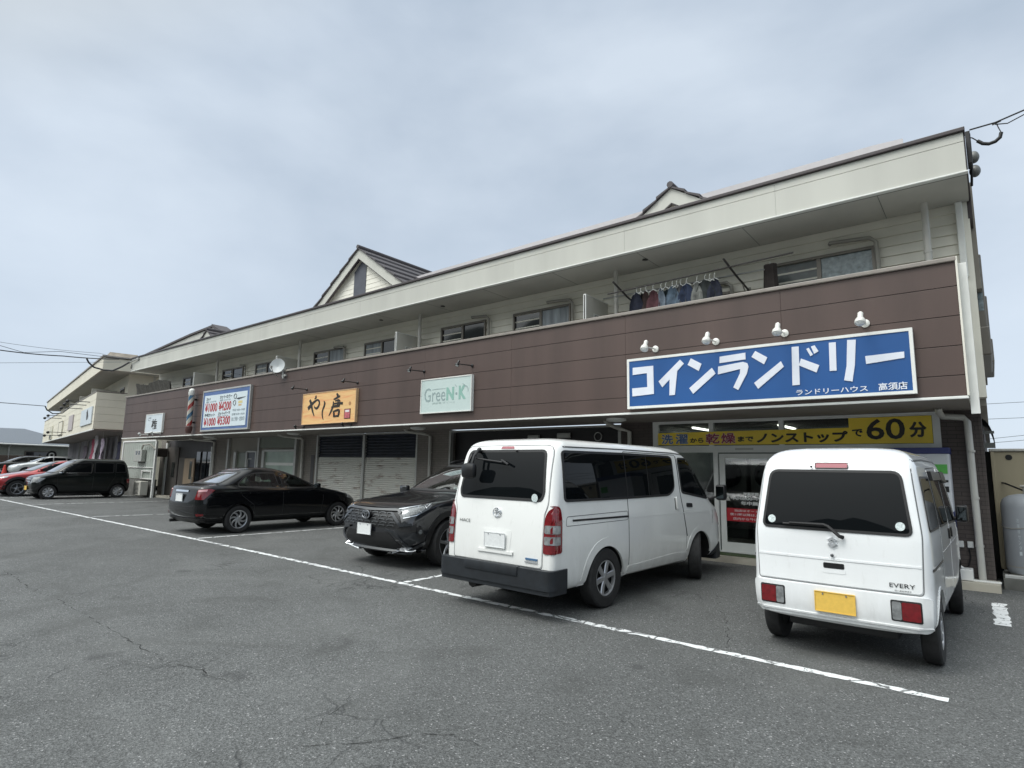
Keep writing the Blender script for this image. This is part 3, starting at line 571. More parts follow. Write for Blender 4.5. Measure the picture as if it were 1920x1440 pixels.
# film banner on the glass
Y1 = thing('window_banner', 'yellow window banner reading washing to drying non-stop in 60 minutes', 'banner', (-2.9, 10.93, 2.03))
m = MB(); m.prism([(-5.12, 2.05), (-0.665, 2.035), (-0.665, 2.455), (-1.775, 2.455), (-1.775, 2.30), (-5.12, 2.285)], 'y', 10.918, 10.926); YEL = mat('yellow_film', (0.90, 0.66, 0.055), 0.35, var=0.10, vs=1.2); build(m, 'film', YEL, Y1)
BLU = mat('blue_letters', (0.10, 0.17, 0.36), 0.4); CRI = mat('crimson_letters', (0.28, 0.03, 0.07), 0.4); INK = mat('black_letters', (0.012, 0.011, 0.010), 0.4); HALO = mat('white_outline', (0.62, 0.64, 0.66), 0.4); HALOP = mat('pink_outline', (0.66, 0.52, 0.52), 0.4)
YT = 10.917
for tx, x0, x1, mm, hh in (('洗', -5.04, -4.81, BLU, HALO), ('濯', -4.75, -4.51, BLU, HALO), ('乾', -4.15, -3.90, CRI, HALOP), ('燥', -3.86, -3.61, CRI, HALOP)):
    letters('letter_outline', tx, x0, x1, 2.072, 2.252, YT, hh, Y1, thick=0.0008, heavy=0.012); letters('letter', tx, x0, x1, 2.072, 2.252, YT - 0.0025, mm, Y1, thick=0.0008, heavy=0.0045)
letters('letter', 'から', -4.46, -4.20, 2.09, 2.175, YT, INK, Y1, bold=0.02, thick=0.0008, heavy=0.003); letters('letter', 'まで', -3.56, -3.29, 2.10, 2.19, YT, INK, Y1, bold=0.02, thick=0.0008, heavy=0.003)
letters('letter', 'ノンストップ', -3.23, -1.80, 2.07, 2.245, YT, INK, Y1, bold=0.02, thick=0.0008, heavy=0.006); letters('letter', 'で', -1.73, -1.585, 2.155, 2.27, YT, INK, Y1, bold=0.015, thick=0.0008, heavy=0.004)
letters('letter', '60', -1.53, -1.01, 2.10, 2.43, YT, INK, Y1, bold=0.016, thick=0.001); letters('letter', '分', -0.95, -0.74, 2.13, 2.36, YT, INK, Y1, bold=0.015, thick=0.0008, heavy=0.007)
# door notice in white letters and red label
YD = 10.952; DN = thing('door_notice', 'white opening hours and red notice lettered on the laundry sliding door', 'notice', (-3.3, 10.95, 0.7))
m = MB(); m.box(-3.82, -2.76, YD, YD + 0.002, 0.675, 0.905); REDF = mat('red_film', (0.42, 0.02, 0.03), 0.4); build(m, 'red_label', REDF, DN)
WL = mat('white_letters', (0.68, 0.69, 0.68), 0.5)
letters('letter', '営業時間', -3.51, -3.25, 1.135, 1.19, YD, WL, DN, bold=0.015, thick=0.0008, heavy=0.0015); letters('letter', 'AM6:00~PM11:00', -3.70, -2.92, 1.055, 1.115, YD, WL, DN, bold=0.015, thick=0.0008, heavy=0.0015); letters('letter', '年中無休', -3.56, -3.16, 0.965, 1.035, YD, WL, DN, bold=0.015, thick=0.0008, heavy=0.0015)
letters('letter', '当店はオートロックです', -3.68, -2.90, 0.845, 0.885, YD - 0.001, WL, DN, bold=0.012, thick=0.001); letters('letter', '夜11時以降は入店できません', -3.76, -2.82, 0.775, 0.82, YD - 0.001, WL, DN, bold=0.012, thick=0.001); letters('letter', '店内から外には出られます', -3.71, -2.84, 0.70, 0.745, YD - 0.001, WL, DN, bold=0.012, thick=0.001)
m = MB(); m.prism([(-3.83, 1.035), (-3.745, 1.035), (-3.787, 1.12)], 'y', YD - 0.0005, YD + 0.001); build(m, 'triangle_mark', ALU, DN)
# door mat, service box, meter
m = MB(); m.bbox(-4.0, -1.3, 10.60, 10.93, 0.106, 0.121, 0.004); tag(build(m, 'door_mat', mat('green_mat', (0.05, 0.075, 0.03), 0.95, var=0.4, vs=60, bump=0.5, bs=200)), 'green artificial turf mat on the kerb before the laundry door', 'mat')
m = MB(); m.bbox(-1.25, -0.47, 10.45, 10.92, 0.11, 1.94, 0.02); V = thing('change_machine', 'white and blue service machine standing before the laundry window, behind the small van', 'machine', (-0.86, 10.7, 0.11)); build(m, 'cabinet', mat('machine_white', (0.62, 0.64, 0.67), 0.4), V)
m = MB(); m.bbox(-1.26, -0.46, 10.435, 10.93, 1.86, 1.95, 0.006); DBLU = mat('dark_blue_panel', (0.02, 0.03, 0.14), 0.4); build(m, 'top_panel', DBLU, V); m = MB(); m.bbox(-1.255, -0.465, 10.44, 10.925, 0.1, 1.05, 0.006); build(m, 'lower_panel', DBLU, V)
m = MB(); m.box(-0.66, -0.50, 10.443, 10.449, 1.58, 1.71); q = build(m, 'green_label', mat('green_sticker', (0.10, 0.45, 0.08), 0.5), V); letters('label_lettering', 'WELCOME', -0.645, -0.515, 1.655, 1.675, 10.442, WL, q, thick=0.0008) if False else None
m = MB(); m.box(-0.68, -0.50, 10.443, 10.449, 1.46, 1.49); m.box(-0.68, -0.50, 10.443, 10.449, 1.32, 1.40); build(m, 'slot_panel', TRIM, V)
m = MB(); m.bbox(-0.54, -0.32, 10.6, 10.85, 0.11, 0.26, 0.01); m.tube([(-0.50, 10.7, 0.26), (-0.48, 10.68, 0.31), (-0.43, 10.7, 0.27)], 0.012); tag(build(m, 'junction_box', ALUW), 'small white box on the kerb at the foot of the right drainpipe', 'box')
t = thing('wall_socket', 'two white outdoor sockets with cable low on the brick corner', 'socket', (-0.36, 10.94, 0.6))
for x in (-0.44, -0.33):
    m = MB(); m.bbox(x - 0.035, x + 0.035, 10.90, 10.94, 0.53, 0.62, 0.008); build(m, 'socket_box', ALUW, t)
m = MB(); m.tube([(-0.35, 10.92, 0.53), (-0.34, 10.91, 0.40), (-0.37, 10.9, 0.28), (-0.42, 10.88, 0.24)], 0.008); build(m, 'cable', TRIM, t)
# drainpipes with swan necks
def pipe(pts, r=0.042): 
    m = MB(); m.tube(pts, r, 14); V_ = [Vector(p) for p in pts]; z0, z1 = pts[-1][2], pts[-2][2]
    x, y, _ = pts[-1]
    for k in range(3):
        z = z0 + (z1 - z0) * (0.2 + 0.3 * k); m.tube([(x, y, z), (x, y, z + 0.03)], r * 1.14, 14)
    return build(m, 'downpipe', PIPE, B, smooth=True)
pipe([(-0.545, 10.45, 2.52), (-0.545, 10.5, 2.46), (-0.52, 10.75, 2.42), (-0.28, 10.86, 2.40), (-0.235, 10.86, 2.34), (-0.225, 10.86, 0.11)], 0.045)
pipe([(-5.90, 10.2, 2.52), (-5.90, 10.3, 2.46), (-5.9, 10.7, 2.40), (-5.72, 10.86, 2.33), (-5.70, 10.86, 0.11)])
pipe([(-11.9, 10.2, 2.52), (-11.9, 10.3, 2.46), (-11.75, 10.7, 2.42), (-11.62, 10.86, 2.36), (-11.60, 10.86, 0.11)]); pipe([(-18.2, 10.2, 2.52), (-18.15, 10.4, 2.46), (-17.85, 10.8, 2.42), (-17.75, 10.86, 2.36), (-17.73, 10.86, 0.11)]); pipe([(-24.9, 10.2, 2.52), (-24.85, 10.4, 2.46), (-24.35, 10.8, 2.42), (-24.15, 10.86, 2.36), (-24.12, 10.86, 0.11)])
for x, y in ((-5.49, 9.9), (-11.05, 9.9), (-16.75, 9.9), (-22.5, 9.9)):
    m = MB(); m.lathe([(0.19, 0), (0.19, -0.035), (0.12, -0.06), (0.02, -0.065)], (x, y, 2.514), 'z', 20); build(m, 'soffit_lamp', ALUW, B, smooth=True)
# dark empty shop
m = MB(); m.box(-10.92, -6.02, 11.12, 11.16, 0.1, 2.45); build(m, 'dark_shopfront', mat('black_shopfront', (0.012, 0.010, 0.012), 0.5, var=0.3, vs=3), B)
m = MB(); frame_bars(m, [(-10.98, -10.92, 0.1, 2.49), (-6.02, -5.95, 0.1, 2.49), (-10.92, -6.02, 2.45, 2.49)]); build(m, 'shop_frame', ALU, B)
for x0, x1, z0, z1 in ((-8.50, -8.16, 2.20, 2.33), (-7.66, -7.30, 2.24, 2.36)):
    m = MB(); m.bbox(x0, x1, 11.06, 11.11, z0, z1, 0.015); m.box(x0 + 0.03, x1 - 0.03, 11.05, 11.06, z0 + 0.02, z1 - 0.03); build(m, 'vent_grille', ALU, B)
m = MB(); m.tube([(-6.6 + 0.09 * math.cos(2 * PI * i / 20), 11.10, 2.26 + 0.09 * math.sin(2 * PI * i / 20)) for i in range(21)], 0.013, 6, False); build(m, 'vent_ring', ALU, B)
# rusty shutters in two bays
RUST = rust_shutter_mat(); NAVY = mat('navy_slats', (0.012, 0.017, 0.032), 0.5, var=0.5, vs=5)
for a, b in ((-16.98, -14.63), (-14.53, -12.26)):
    m = MB(); z = 0.12
    while z < 1.79: m.prism([(11.02, z), (10.985, z + 0.012), (10.985, z + 0.045), (11.02, z + 0.058)], 'x', a, b); z += 0.06
    m.box(a, b, 11.0215, 11.04, 0.1, 1.81); o = build(m, 'roller_shutter', RUST, B)
    m = MB(); z = 1.80
    while z < 2.40: m.prism([(11.03, z), (10.99, z + 0.015), (10.99, z + 0.05), (11.03, z + 0.07)], 'x', a, b); z += 0.085
    m.box(a, b, 11.0315, 11.05, 1.81, 2.46); build(m, 'dark_slats', NAVY, o); m = MB(); m.bbox(a, b, 10.97, 11.0, 1.785, 1.80, 0.003); build(m, 'slat_edge', TRIM, o)
m = MB(); frame_bars(m, [(-17.06, -16.98, 0.1, 2.5), (-14.63, -14.53, 0.1, 2.5), (-12.26, -12.2, 0.1, 2.5)], 10.93, 11.02); frame_bars(m, [(-16.98, -14.63, 2.46, 2.51), (-14.53, -12.26, 2.46, 2.51)], 10.95, 11.02); build(m, 'shutter_frame', ALU, B)
m = MB(); m.box(-17.32, -17.14, 10.93, 10.94, 0.11, 1.86); build(m, 'narrow_recess', DWOOD, B)
# barber's frontage
TAUPE = mat('taupe_panel', (0.27, 0.25, 0.22), 0.6, var=0.08, vs=2); OLV = mat('olive_curtain_glass', (0.14, 0.155, 0.12), 0.35, var=0.15, vs=3, streak=True); GRN = mat('green_curtained_glass', (0.32, 0.40, 0.34), 0.3, var=0.2, vs=2)
m = MB(); m.box(-23.2, -18.0, 11.03, 11.1, 0.1, 2.51); build(m, 'shopfront_back', TAUPE, B)
m = MB(); frame_bars(m, [(-23.2, -23.08, 0.1, 2.5), (-20.86, -20.74, 0.1, 2.5), (-18.38, -18.26, 0.1, 2.5), (-22.62, -22.44, 0.1, 1.98), (-21.68, -21.58, 0.1, 2.0), (-20.98, -20.9, 0.1, 2.0), (-21.58, -20.98, 1.96, 2.02), (-20.50, -20.34, 0.1, 2.03), (-20.34, -18.38, 1.98, 2.05)]); build(m, 'barber_frame', ALU, B)
m = MB(); m.box(-22.44, -21.68, 11.0, 11.01, 0.1, 1.96); build(m, 'olive_pane', OLV, B)
m = MB(); m.box(-21.58, -20.98, 10.97, 11.01, 0.1, 1.96); o = build(m, 'barber_door', mat('slate_door', (0.075, 0.078, 0.10), 0.4, var=0.08), B); m = MB(); m.tube([(-21.5, 10.93, 1.0), (-21.5, 10.93, 1.72)], 0.02); m.box(-21.52, -21.28, 10.955, 10.965, 1.70, 1.74); build(m, 'door_pull', ALU, o)
m = MB(); m.box(-20.34, -18.38, 11.0, 11.01, 0.5, 1.98); build(m, 'barber_window', GRN, B); m = MB(); m.box(-20.3, -18.4, 10.99, 10.999, 1.50, 1.60); build(m, 'window_band', WHT, B)
m = MB(); m.box(-20.74, -18.38, 10.98, 11.02, 2.12, 2.5); build(m, 'sign_band', mat('sage_panel', (0.19, 0.21, 0.18), 0.6, var=0.05), B)
# izakaya frontage at the far left
m = MB(); m.box(-29.05, -24.2, 11.03, 11.1, 0.1, 2.51); build(m, 'izakaya_front', DWOOD, B)
m = MB(); frame_bars(m, [(-29.05, -28.97, 0.1, 2.4), (-24.55, -24.46, 0.1, 2.2), (-28.98, -28.9, 0.1, 2.4)], 10.93, 11.02); build(m, 'white_frame', ALUW, B)
DW2 = mat('dark_taupe_boards', (0.10, 0.09, 0.082), 0.6, var=0.12, vs=3, streak=True)
m = MB(); m.box(-28.9, -27.75, 10.98, 11.02, 0.1, 2.2); build(m, 'boarded_wall', DW2, B); m = MB(); m.box(-28.32, -28.02, 10.965, 10.975, 0.9, 1.55); o = build(m, 'slit_window', GLASSD, B)
m = MB(); m.box(-27.6, -27.02, 10.97, 11.02, 0.1, 1.75); build(m, 'door_leaf', mat('grey_brown_door', (0.12, 0.105, 0.095), 0.5, var=0.08), B)
m = MB(); m.box(-27.0, -26.05, 10.95, 11.0, 0.1, 1.72); o = build(m, 'tan_door', mat('tan_wood_door', (0.40, 0.30, 0.21), 0.5, var=0.12, vs=3, streak=True), B); m = MB(); m.box(-26.45, -26.22, 10.94, 10.949, 0.85, 1.60); build(m, 'door_glass', mat('door_slit_glass', (0.10, 0.11, 0.10), 0.2), o); m = MB(); m.tube([(-26.12, 10.92, 0.5), (-26.12, 10.92, 0.95)], 0.018); build(m, 'door_pull', ALU, o)
for x in (-25.75, -25.2, -24.75):
    m = MB(); m.box(x - 0.17, x + 0.17, 10.98, 11.0, 0.5, 2.0); build(m, 'tall_window', GLASSD, B)
m = MB(); m.bbox(-29.35, -28.75, 10.55, 10.93, 1.78, 2.16, 0.05); build(m, 'door_hood', mat('dark_brown_awning', (0.055, 0.045, 0.04), 0.7, var=0.2, vs=5), B)
# ---------------------------------------------------------------- cars: frame x forward from the rear axle, y left, z up
def ring(z, xr, xf, w, rr=(0.12, 0.12), rf=(0.2, 0.2), bf=0.0, br=0.0, dz=None, taper=0.0, ns=22):
    """half outline front centre -> rear centre on the left side. dz: [(t,dz)] height change along the length"""
    H = []; NF, NC = 4, 5
    def X(x, y): return x
    rxf, ryf = rf; rxr, ryr = rr
    ycf, ycr = w - ryf, w - ryr
    xcf = xf - bf * (ycf / w) ** 2; xcr = xr + br * (ycr / w) ** 2
    for i in range(NF):
        y = ycf * i / NF; H.append((xf - bf * (y / w) ** 2, y))
    for i in range(NC + 1):
        a = PI / 2 * i / NC; H.append((xcf - rxf + rxf * math.cos(a), ycf + ryf * math.sin(a)))
    xa, xb = xcf - rxf, xcr + rxr
    for i in range(1, ns):
        t = i / ns; x = xa + (xb - xa) * t; H.append((x, w - taper * (max(0, 1 - 2.2 * t) ** 2)))
    for i in range(NC + 1):
        a = PI / 2 * (1 - i / NC); H.append((xcr + rxr - rxr * math.cos(a), ycr + ryr * math.sin(a)))
    for i in range(NF - 1, -1, -1):
        y = ycr * i / NF; H.append((xr + br * (y / w) ** 2, y))
    out = []
    for x, y in H:
        zz = z
        if dz:
            t = (x - xr) / (xf - xr); t = min(max(t, 0), 1)
            for (t0, d0), (t1, d1) in zip(dz[:-1], dz[1:]):
                if t0 <= t <= t1:
                    q = (t - t0) / (t1 - t0); q = q * q * (3 - 2 * q); zz = z + d0 + (d1 - d0) * q; break
        out.append((x, y, zz))
    return out
def loft(rings, sub=2):
    M_ = len(rings[0]); n = 2 * M_ - 2; bm = bmesh.new(); R_ = []
    for r in rings:
        vs = [bm.verts.new(p) for p in r]; mir = [bm.verts.new((p[0], -p[1], p[2])) for p in r[1:-1]]
        R_.append(vs + mir[::-1])
    for a, b in zip(R_[:-1], R_[1:]):
        for i in range(n): bm.faces.new((a[i], a[(i + 1) % n], b[(i + 1) % n], b[i]))
    for R1, fl in ((R_[0], True), (R_[-1], False)):
        for i in range(M_ - 1):
            j0, j1 = (n - i) % n, (n - i - 1) % n
            q = [R1[i], R1[i + 1], R1[j1], R1[j0]]; q2 = []
            for v in q:
                if v not in q2: q2.append(v)
            if len(q2) >= 3: bm.faces.new(q2)
    bmesh.ops.recalc_face_normals(bm, faces=bm.faces[:])
    me = bpy.data.meshes.new('b'); bm.to_mesh(me); bm.free()
    o = bpy.data.objects.new('b', me); COL.objects.link(o)
    md = o.modifiers.new('s', 'SUBSURF'); md.levels = sub; md.render_levels = sub
    bpy.context.view_layer.update(); me2 = bpy.data.meshes.new_from_object(o.evaluated_get(bpy.context.evaluated_depsgraph_get()))
    bpy.data.objects.remove(o); bpy.data.meshes.remove(me); return me2
def cut(o, cutters):
    """boolean difference with each cutter mesh, applied"""
    tmp = []
    for c in cutters:
        co = bpy.data.objects.new('c', c); COL.objects.link(co); tmp.append(co)
        md = o.modifiers.new('b', 'BOOLEAN'); md.operation = 'DIFFERENCE'; md.object = co; md.solver = 'EXACT'; md.material_mode = 'TRANSFER'
    bpy.context.view_layer.update(); me = bpy.data.meshes.new_from_object(o.evaluated_get(bpy.context.evaluated_depsgraph_get()))
    o.modifiers.clear(); old = o.data; o.data = me
    for co in tmp: bpy.data.objects.remove(co)
    bpy.data.meshes.remove(old)
def mb_mesh(mb, m):
    me = bpy.data.meshes.new('c'); me.from_pydata(mb.v, [], mb.f); me.materials.append(m)
    bm = bmesh.new(); bm.from_mesh(me); bmesh.ops.recalc_face_normals(bm, faces=bm.faces[:]); bm.to_mesh(me); bm.free(); return me
class Car:
    def __init__(s, name, label, cat, loc, rotz, rings, paint, group=None, arches=(), arch_r=0.36, hollow=None, wins=(), ww=0.85, ang=35):
        s.t = thing(name, label, cat, loc, rotz, group); me = loft(rings); bm = bmesh.new(); bm.from_mesh(me); s.bvh = BVHTree.FromBMesh(bm); bm.free()
        s.w = ww; s.paint = paint
        o = bpy.data.objects.new('body', me); COL.objects.link(o); me.materials.clear(); me.materials.append(paint)
        cs = []
        if hollow: h = loft(hollow, 1); h.materials.clear(); h.materials.append(INTERIOR); cs.append(h)
        for v, poly, a, b in wins: cs.append(mb_mesh(MB().prism(poly, v, a, b), INTERIOR))
        for ax in arches:
            for sg in (-1, 1):
                mb = MB(); ys = sorted((sg * (ww - 0.36), sg * (ww + 0.3))); r = ax[2] if len(ax) > 2 else arch_r
                pr = [(ax[0] + r * math.cos(PI * i / 20 - 0.0), ax[1] + r * math.sin(PI * i / 20)) for i in range(21)] + [(ax[0] - r, -0.2), (ax[0] + r, -0.2)]
                mb.prism(pr, 'y', ys[0], ys[1]); cs.append(mb_mesh(mb, RUBBER))
        if cs: cut(o, cs)
        me = o.data; me.shade_smooth(); me.set_sharp_from_angle(angle=math.radians(ang)); o.parent = s.t; s.body = o
    def proj(s, view, u, v, off):
        if view == 'R': a, d = Vector((u, -4, v)), Vector((0, 1, 0)); near = Vector((u, -s.w, v))
        elif view == 'L': a, d = Vector((u, 4, v)), Vector((0, -1, 0)); near = Vector((u, s.w, v))
        elif view == 'rear': a, d = Vector((-5, u, v)), Vector((1, 0, 0)); near = Vector((-1, u, v))
        elif view == 'front': a, d = Vector((8, u, v)), Vector((-1, 0, 0)); near = Vector((3.3, u, v))
        elif view in ('BR', 'BL'):
            k = -1 if view == 'BR' else 1; q = 0.70710678; d = Vector((q, -q * k, 0)); a = Vector((q * u, q * u * k, v)) - d * 7; near = a + d * 6
        elif view in ('DL', 'DR'):                              # seen from 45 degrees off the nose
            k = 1 if view == 'DL' else -1; q = 0.70710678; d = Vector((-q, -q * k, 0)); a = Vector((-q * u, q * u * k, v)) - d * 7; near = a + d * 4
        else: a, d = Vector((u, v, 4)), Vector((0, 0, -1)); near = Vector((u, v, 1.2))
        h = s.bvh.ray_cast(a, d)
        if h[0] is None or (view in 'RL' and abs(h[0].y) < 0.3): h = s.bvh.find_nearest(near)
        n = h[1]
        if n.dot(-d) < 0.25: n = (n - d * 0.6).normalized()
        return h[0] + n * off
    def panel(s, name, poly, view, m, off=0.004, grid=0.07, depth=0.012, parent=None, label=None, ang=35):
        bm = bmesh.new(); vs = [bm.verts.new((p[0], p[1], 0)) for p in poly]; bm.faces.new(vs)
        us, vv = [p[0] for p in poly], [p[1] for p in poly]
        def cutl(no, lo, hi):
            k = int((hi - lo) / grid)
            for i in range(1, k + 1):
                c = lo + (hi - lo) * i / (k + 1); bmesh.ops.bisect_plane(bm, geom=bm.verts[:] + bm.edges[:] + bm.faces[:], plane_co=Vector(no) * c, plane_no=no)
        cutl((1, 0, 0), min(us), max(us)); cutl((0, 1, 0), min(vv), max(vv))
        top = bm.faces[:]
        for v in bm.verts: v.co = s.proj(view, v.co.x, v.co.y, off)
        bm.normal_update()
        be = [e for e in bm.edges if len(e.link_faces) == 1]
        r = bmesh.ops.extrude_edge_only(bm, edges=be)
        c = {'R': (0, 1, 0), 'L': (0, -1, 0), 'rear': (1, 0, 0), 'front': (-1, 0, 0), 'top': (0, 0, -1), 'DL': (-0.707, -0.707, 0), 'DR': (-0.707, 0.707, 0), 'BR': (0.707, 0.707, 0), 'BL': (0.707, -0.707, 0)}[view]
        for g in r['geom']:
            if isinstance(g, bmesh.types.BMVert): g.co += Vector(c) * (depth + off)
        bmesh.ops.recalc_face_normals(bm, faces=bm.faces[:])
        want = -Vector(c)
        f0 = top[0]
        if f0.normal.dot(want) < 0: bmesh.ops.reverse_faces(bm, faces=bm.faces[:])
        me = bpy.data.meshes.new(name); bm.to_mesh(me); bm.free(); me.materials.append(m); me.shade_smooth(); me.set_sharp_from_angle(angle=math.radians(ang))
        o = link(name, me, parent or s.t)
        if label: o['label'] = label
        return o
    def strip(s, name, pts, wd, view, m, off=0.0015, parent=None, depth=0.006, closed=False, label=None):
        if closed: pts = list(pts) + [pts[0]]
        P = [Vector(pts[0])]
        for p in pts[1:]:
            p = Vector(p); k = max(1, int((p - P[-1]).length / 0.08)); a = P[-1].copy()
            for i in range(1, k + 1): P.append(a + (p - a) * i / k)
        bm = bmesh.new(); prev = None
        for i, p in enumerate(P):
            a = P[i - 1] if i else (P[-2] if closed else P[0]); b = P[i + 1] if i < len(P) - 1 else (P[1] if closed else P[-1])
            t = (b - a).normalized(); n = Vector((-t.y, t.x)) * wd / 2
            row = []
            for q, of in ((p + n, -depth), (p + n, off), (p - n, off), (p - n, -depth)): row.append(bm.verts.new(s.proj(view, q.x, q.y, of)))
            if prev:
                for j in range(3): bm.faces.new((prev[j], prev[j + 1], row[j + 1], row[j]))
            prev = row
        bmesh.ops.recalc_face_normals(bm, faces=bm.faces[:])
        me = bpy.data.meshes.new(name); bm.to_mesh(me); bm.free(); me.materials.append(m)
        o = link(name, me, parent or s.t)
        if label: o['label'] = label
        return o
    def part(s, mb, name, m, parent=None, smooth=True, label=None, ang=40): return build(mb, name, m, parent or s.t, world=False, smooth=smooth, label=label, ang=ang)
    def glass(s, name, poly, view, m, rim=0.02, off=0.004, grid=0.07, label=None):
        """window: rubber surround with the pane set in it"""
        o = s.panel(name, poly, view, m, off=off, grid=grid, label=label); s.strip('window_seal', poly, rim, view, RUBBER, off=off + 0.0015, closed=True, parent=o); return o
    def wheel(s, x, y, r, wd, rimr, style, m, steer=0.0, cap=None):
        sg = 1 if y > 0 else -1; hw = wd / 2
        prof = [(rimr * 0.98, -hw * 0.9), (rimr * 1.06, -hw), (r * 0.93, -hw * 0.98), (r * 0.985, -hw * 0.82), (r, -hw * 0.6), (r, hw * 0.6), (r * 0.985, hw * 0.82), (r * 0.93, hw * 0.98), (rimr * 1.06, hw), (rimr * 0.98, hw * 0.9)]
        mb = MB().lathe(prof, axis='y', n=40, cap=False)
        for k in (-0.3, 0.0, 0.3): mb.lathe([(r + 0.0005, hw * (k - 0.03)), (r - 0.008, hw * (k - 0.03)), (r - 0.008, hw * (k + 0.03)), (r + 0.0005, hw * (k + 0.03))], axis='y', n=40, cap=False)
        o = s.part(mb, 'wheel', TYRE, ang=30); o.location = (x, y, r); o.rotation_euler = (0, 0, steer)
        f = hw * 0.86 * sg; d = MB()
        d.lathe([(rimr * 0.2, f * 0.35), (rimr * 0.99, f * 0.3), (rimr * 0.99, -f * 0.9)], axis='y', n=32, cap=True)
        s.part(d, 'rim_backing', RUBBER, parent=o)  # dark backing dish added to black out the space behind the spokes
        mb = MB(); Rr = rimr
        mb.lathe([(Rr * 1.03, f * 0.55), (Rr * 1.03, f * 1.02), (Rr * 0.97, f * 1.06), (Rr * 0.90, f * 0.98), (Rr * 0.88, f * 0.55)], axis='y', n=40, cap=False)
        mb.lathe([(Rr * 0.01, f * 1.02), (Rr * 0.16, f * 1.02), (Rr * 0.22, f * 0.92), (Rr * 0.24, f * 0.5)], axis='y', n=24, cap=False)
        ns, w0, w1, sweep, dish = {'six': (6, 0.30, 0.36, 0, 0.10), 'turbine': (8, 0.22, 0.20, 0.5, 0.05), 'eight': (8, 0.20, 0.52, 0.0, 0.06), 'five': (5, 0.26, 0.16, 0.0, 0.15), 'seven': (7, 0.3, 0.34, 0, 0.1)}[style]
        for k in range(ns):
            a0 = 2 * PI * k / ns + 0.2; path = []
            for j in range(5):
                t = j / 4; rad = Rr * (0.17 + 0.75 * t); a = a0 + sweep * t * t; ww_ = Rr * (w0 + (w1 - w0) * t) / 2; c = Vector((math.cos(a), 0, math.sin(a))); q = Vector((-math.sin(a), 0, math.cos(a)))
                yy = f * (0.98 - dish * math.sin(PI * t)); path.append([c * rad + q * ww_ + Vector((0, yy - f * 0.12, 0)), c * rad + q * ww_ * 0.7 + Vector((0, yy, 0)), c * rad - q * ww_ * 0.7 + Vector((0, yy, 0)), c * rad - q * ww_ + Vector((0, yy - f * 0.12, 0))])
            o_ = len(mb.v); vs = [p for row in path for p in row]; fs = [(4 * j + i, 4 * j + i + 1, 4 * j + i + 5, 4 * j + i + 4) for j in range(4) for i in range(3)]
            mb.add(vs, fs)
        ri = s.part(mb, 'rim', m, parent=o, ang=30)
        return o
    def arch(s, view, x, z, r0, r1, m, name='wheel_arch', a0=-10, a1=190, off=0.008):
        a = [math.radians(a0 + (a1 - a0) * i / 24) for i in range(25)]
        poly = [(x + r1 * math.cos(t), z + r1 * math.sin(t)) for t in a] + [(x + r0 * math.cos(t), z + r0 * math.sin(t)) for t in reversed(a)]
        return s.panel(name, poly, view, m, off=off, grid=0.3, depth=0.02)
    def seat(s, x, y, z, m):
        mb = MB(); mb.bbox(x - 0.25, x + 0.25, y - 0.24, y + 0.24, z, z + 0.16, 0.05)
        o = len(mb.v); mb.bbox(-0.06, 0.06, y - 0.23, y + 0.23, 0, 0.58, 0.05); mb.rot(Matrix.Translation((x - 0.24, 0, z + 0.12)) @ Matrix.Rotation(-0.25, 4, 'Y'), o)
        o = len(mb.v); mb.bbox(-0.045, 0.045, y - 0.13, y + 0.13, 0.62, 0.80, 0.04); mb.rot(Matrix.Translation((x - 0.24, 0, z + 0.12)) @ Matrix.Rotation(-0.25, 4, 'Y'), o)
        return s.part(mb, 'seat', m)
    def mirror(s, x, y, z, m, h=0.16, w=0.2, d=0.1, arm=0.08):
        sg = 1 if y > 0 else -1; mb = MB(); mb.bbox(x - d / 2, x + d / 2, min(y, y + sg * w), max(y, y + sg * w), z - h / 2, z + h / 2, min(h, w, d) * 0.3)
        mb.tube([(x, y - sg * arm, z - h * 0.45), (x, y + sg * 0.03, z - h * 0.25)], 0.018)
        o = s.part(mb, 'wing_mirror', m); g = MB(); g.box(x - d / 2 - 0.003, x - d / 2 + 0.002, min(y + sg * 0.02, y + sg * (w - 0.02)), max(y + sg * 0.02, y + sg * (w - 0.02)), z - h * 0.38, z + h * 0.38)
        s.part(g, 'mirror_glass', MIRROR, parent=o, smooth=False); return o
    def lid(s, name, txt, u0, u1, v0, v1, view, m, bold=0.0, parent=None):
        """small lettering on the body"""
        vs, fs = text_mb(txt, bold); ax, bx = min(v.x for v in vs), max(v.x for v in vs); ay, by = min(v.y for v in vs), max(v.y for v in vs)
        mb = MB(); flip = -1 if view in ('rear', 'L') else 1
        pts = []
        for v in vs:
            u = (v.x - ax) / (bx - ax); u = u0 + u * (u1 - u0); q = v0 + (v.y - ay) / (by - ay) * (v1 - v0); pts.append(s.proj(view, u, q, 0.014))
        mb.add([tuple(p) for p in pts], fs)
        return s.part(mb, name, m, smooth=False, parent=parent)
def torus_pts(a, b, n=28): return [(a * math.cos(2 * PI * i / n), b * math.sin(2 * PI * i / n)) for i in range(n)]
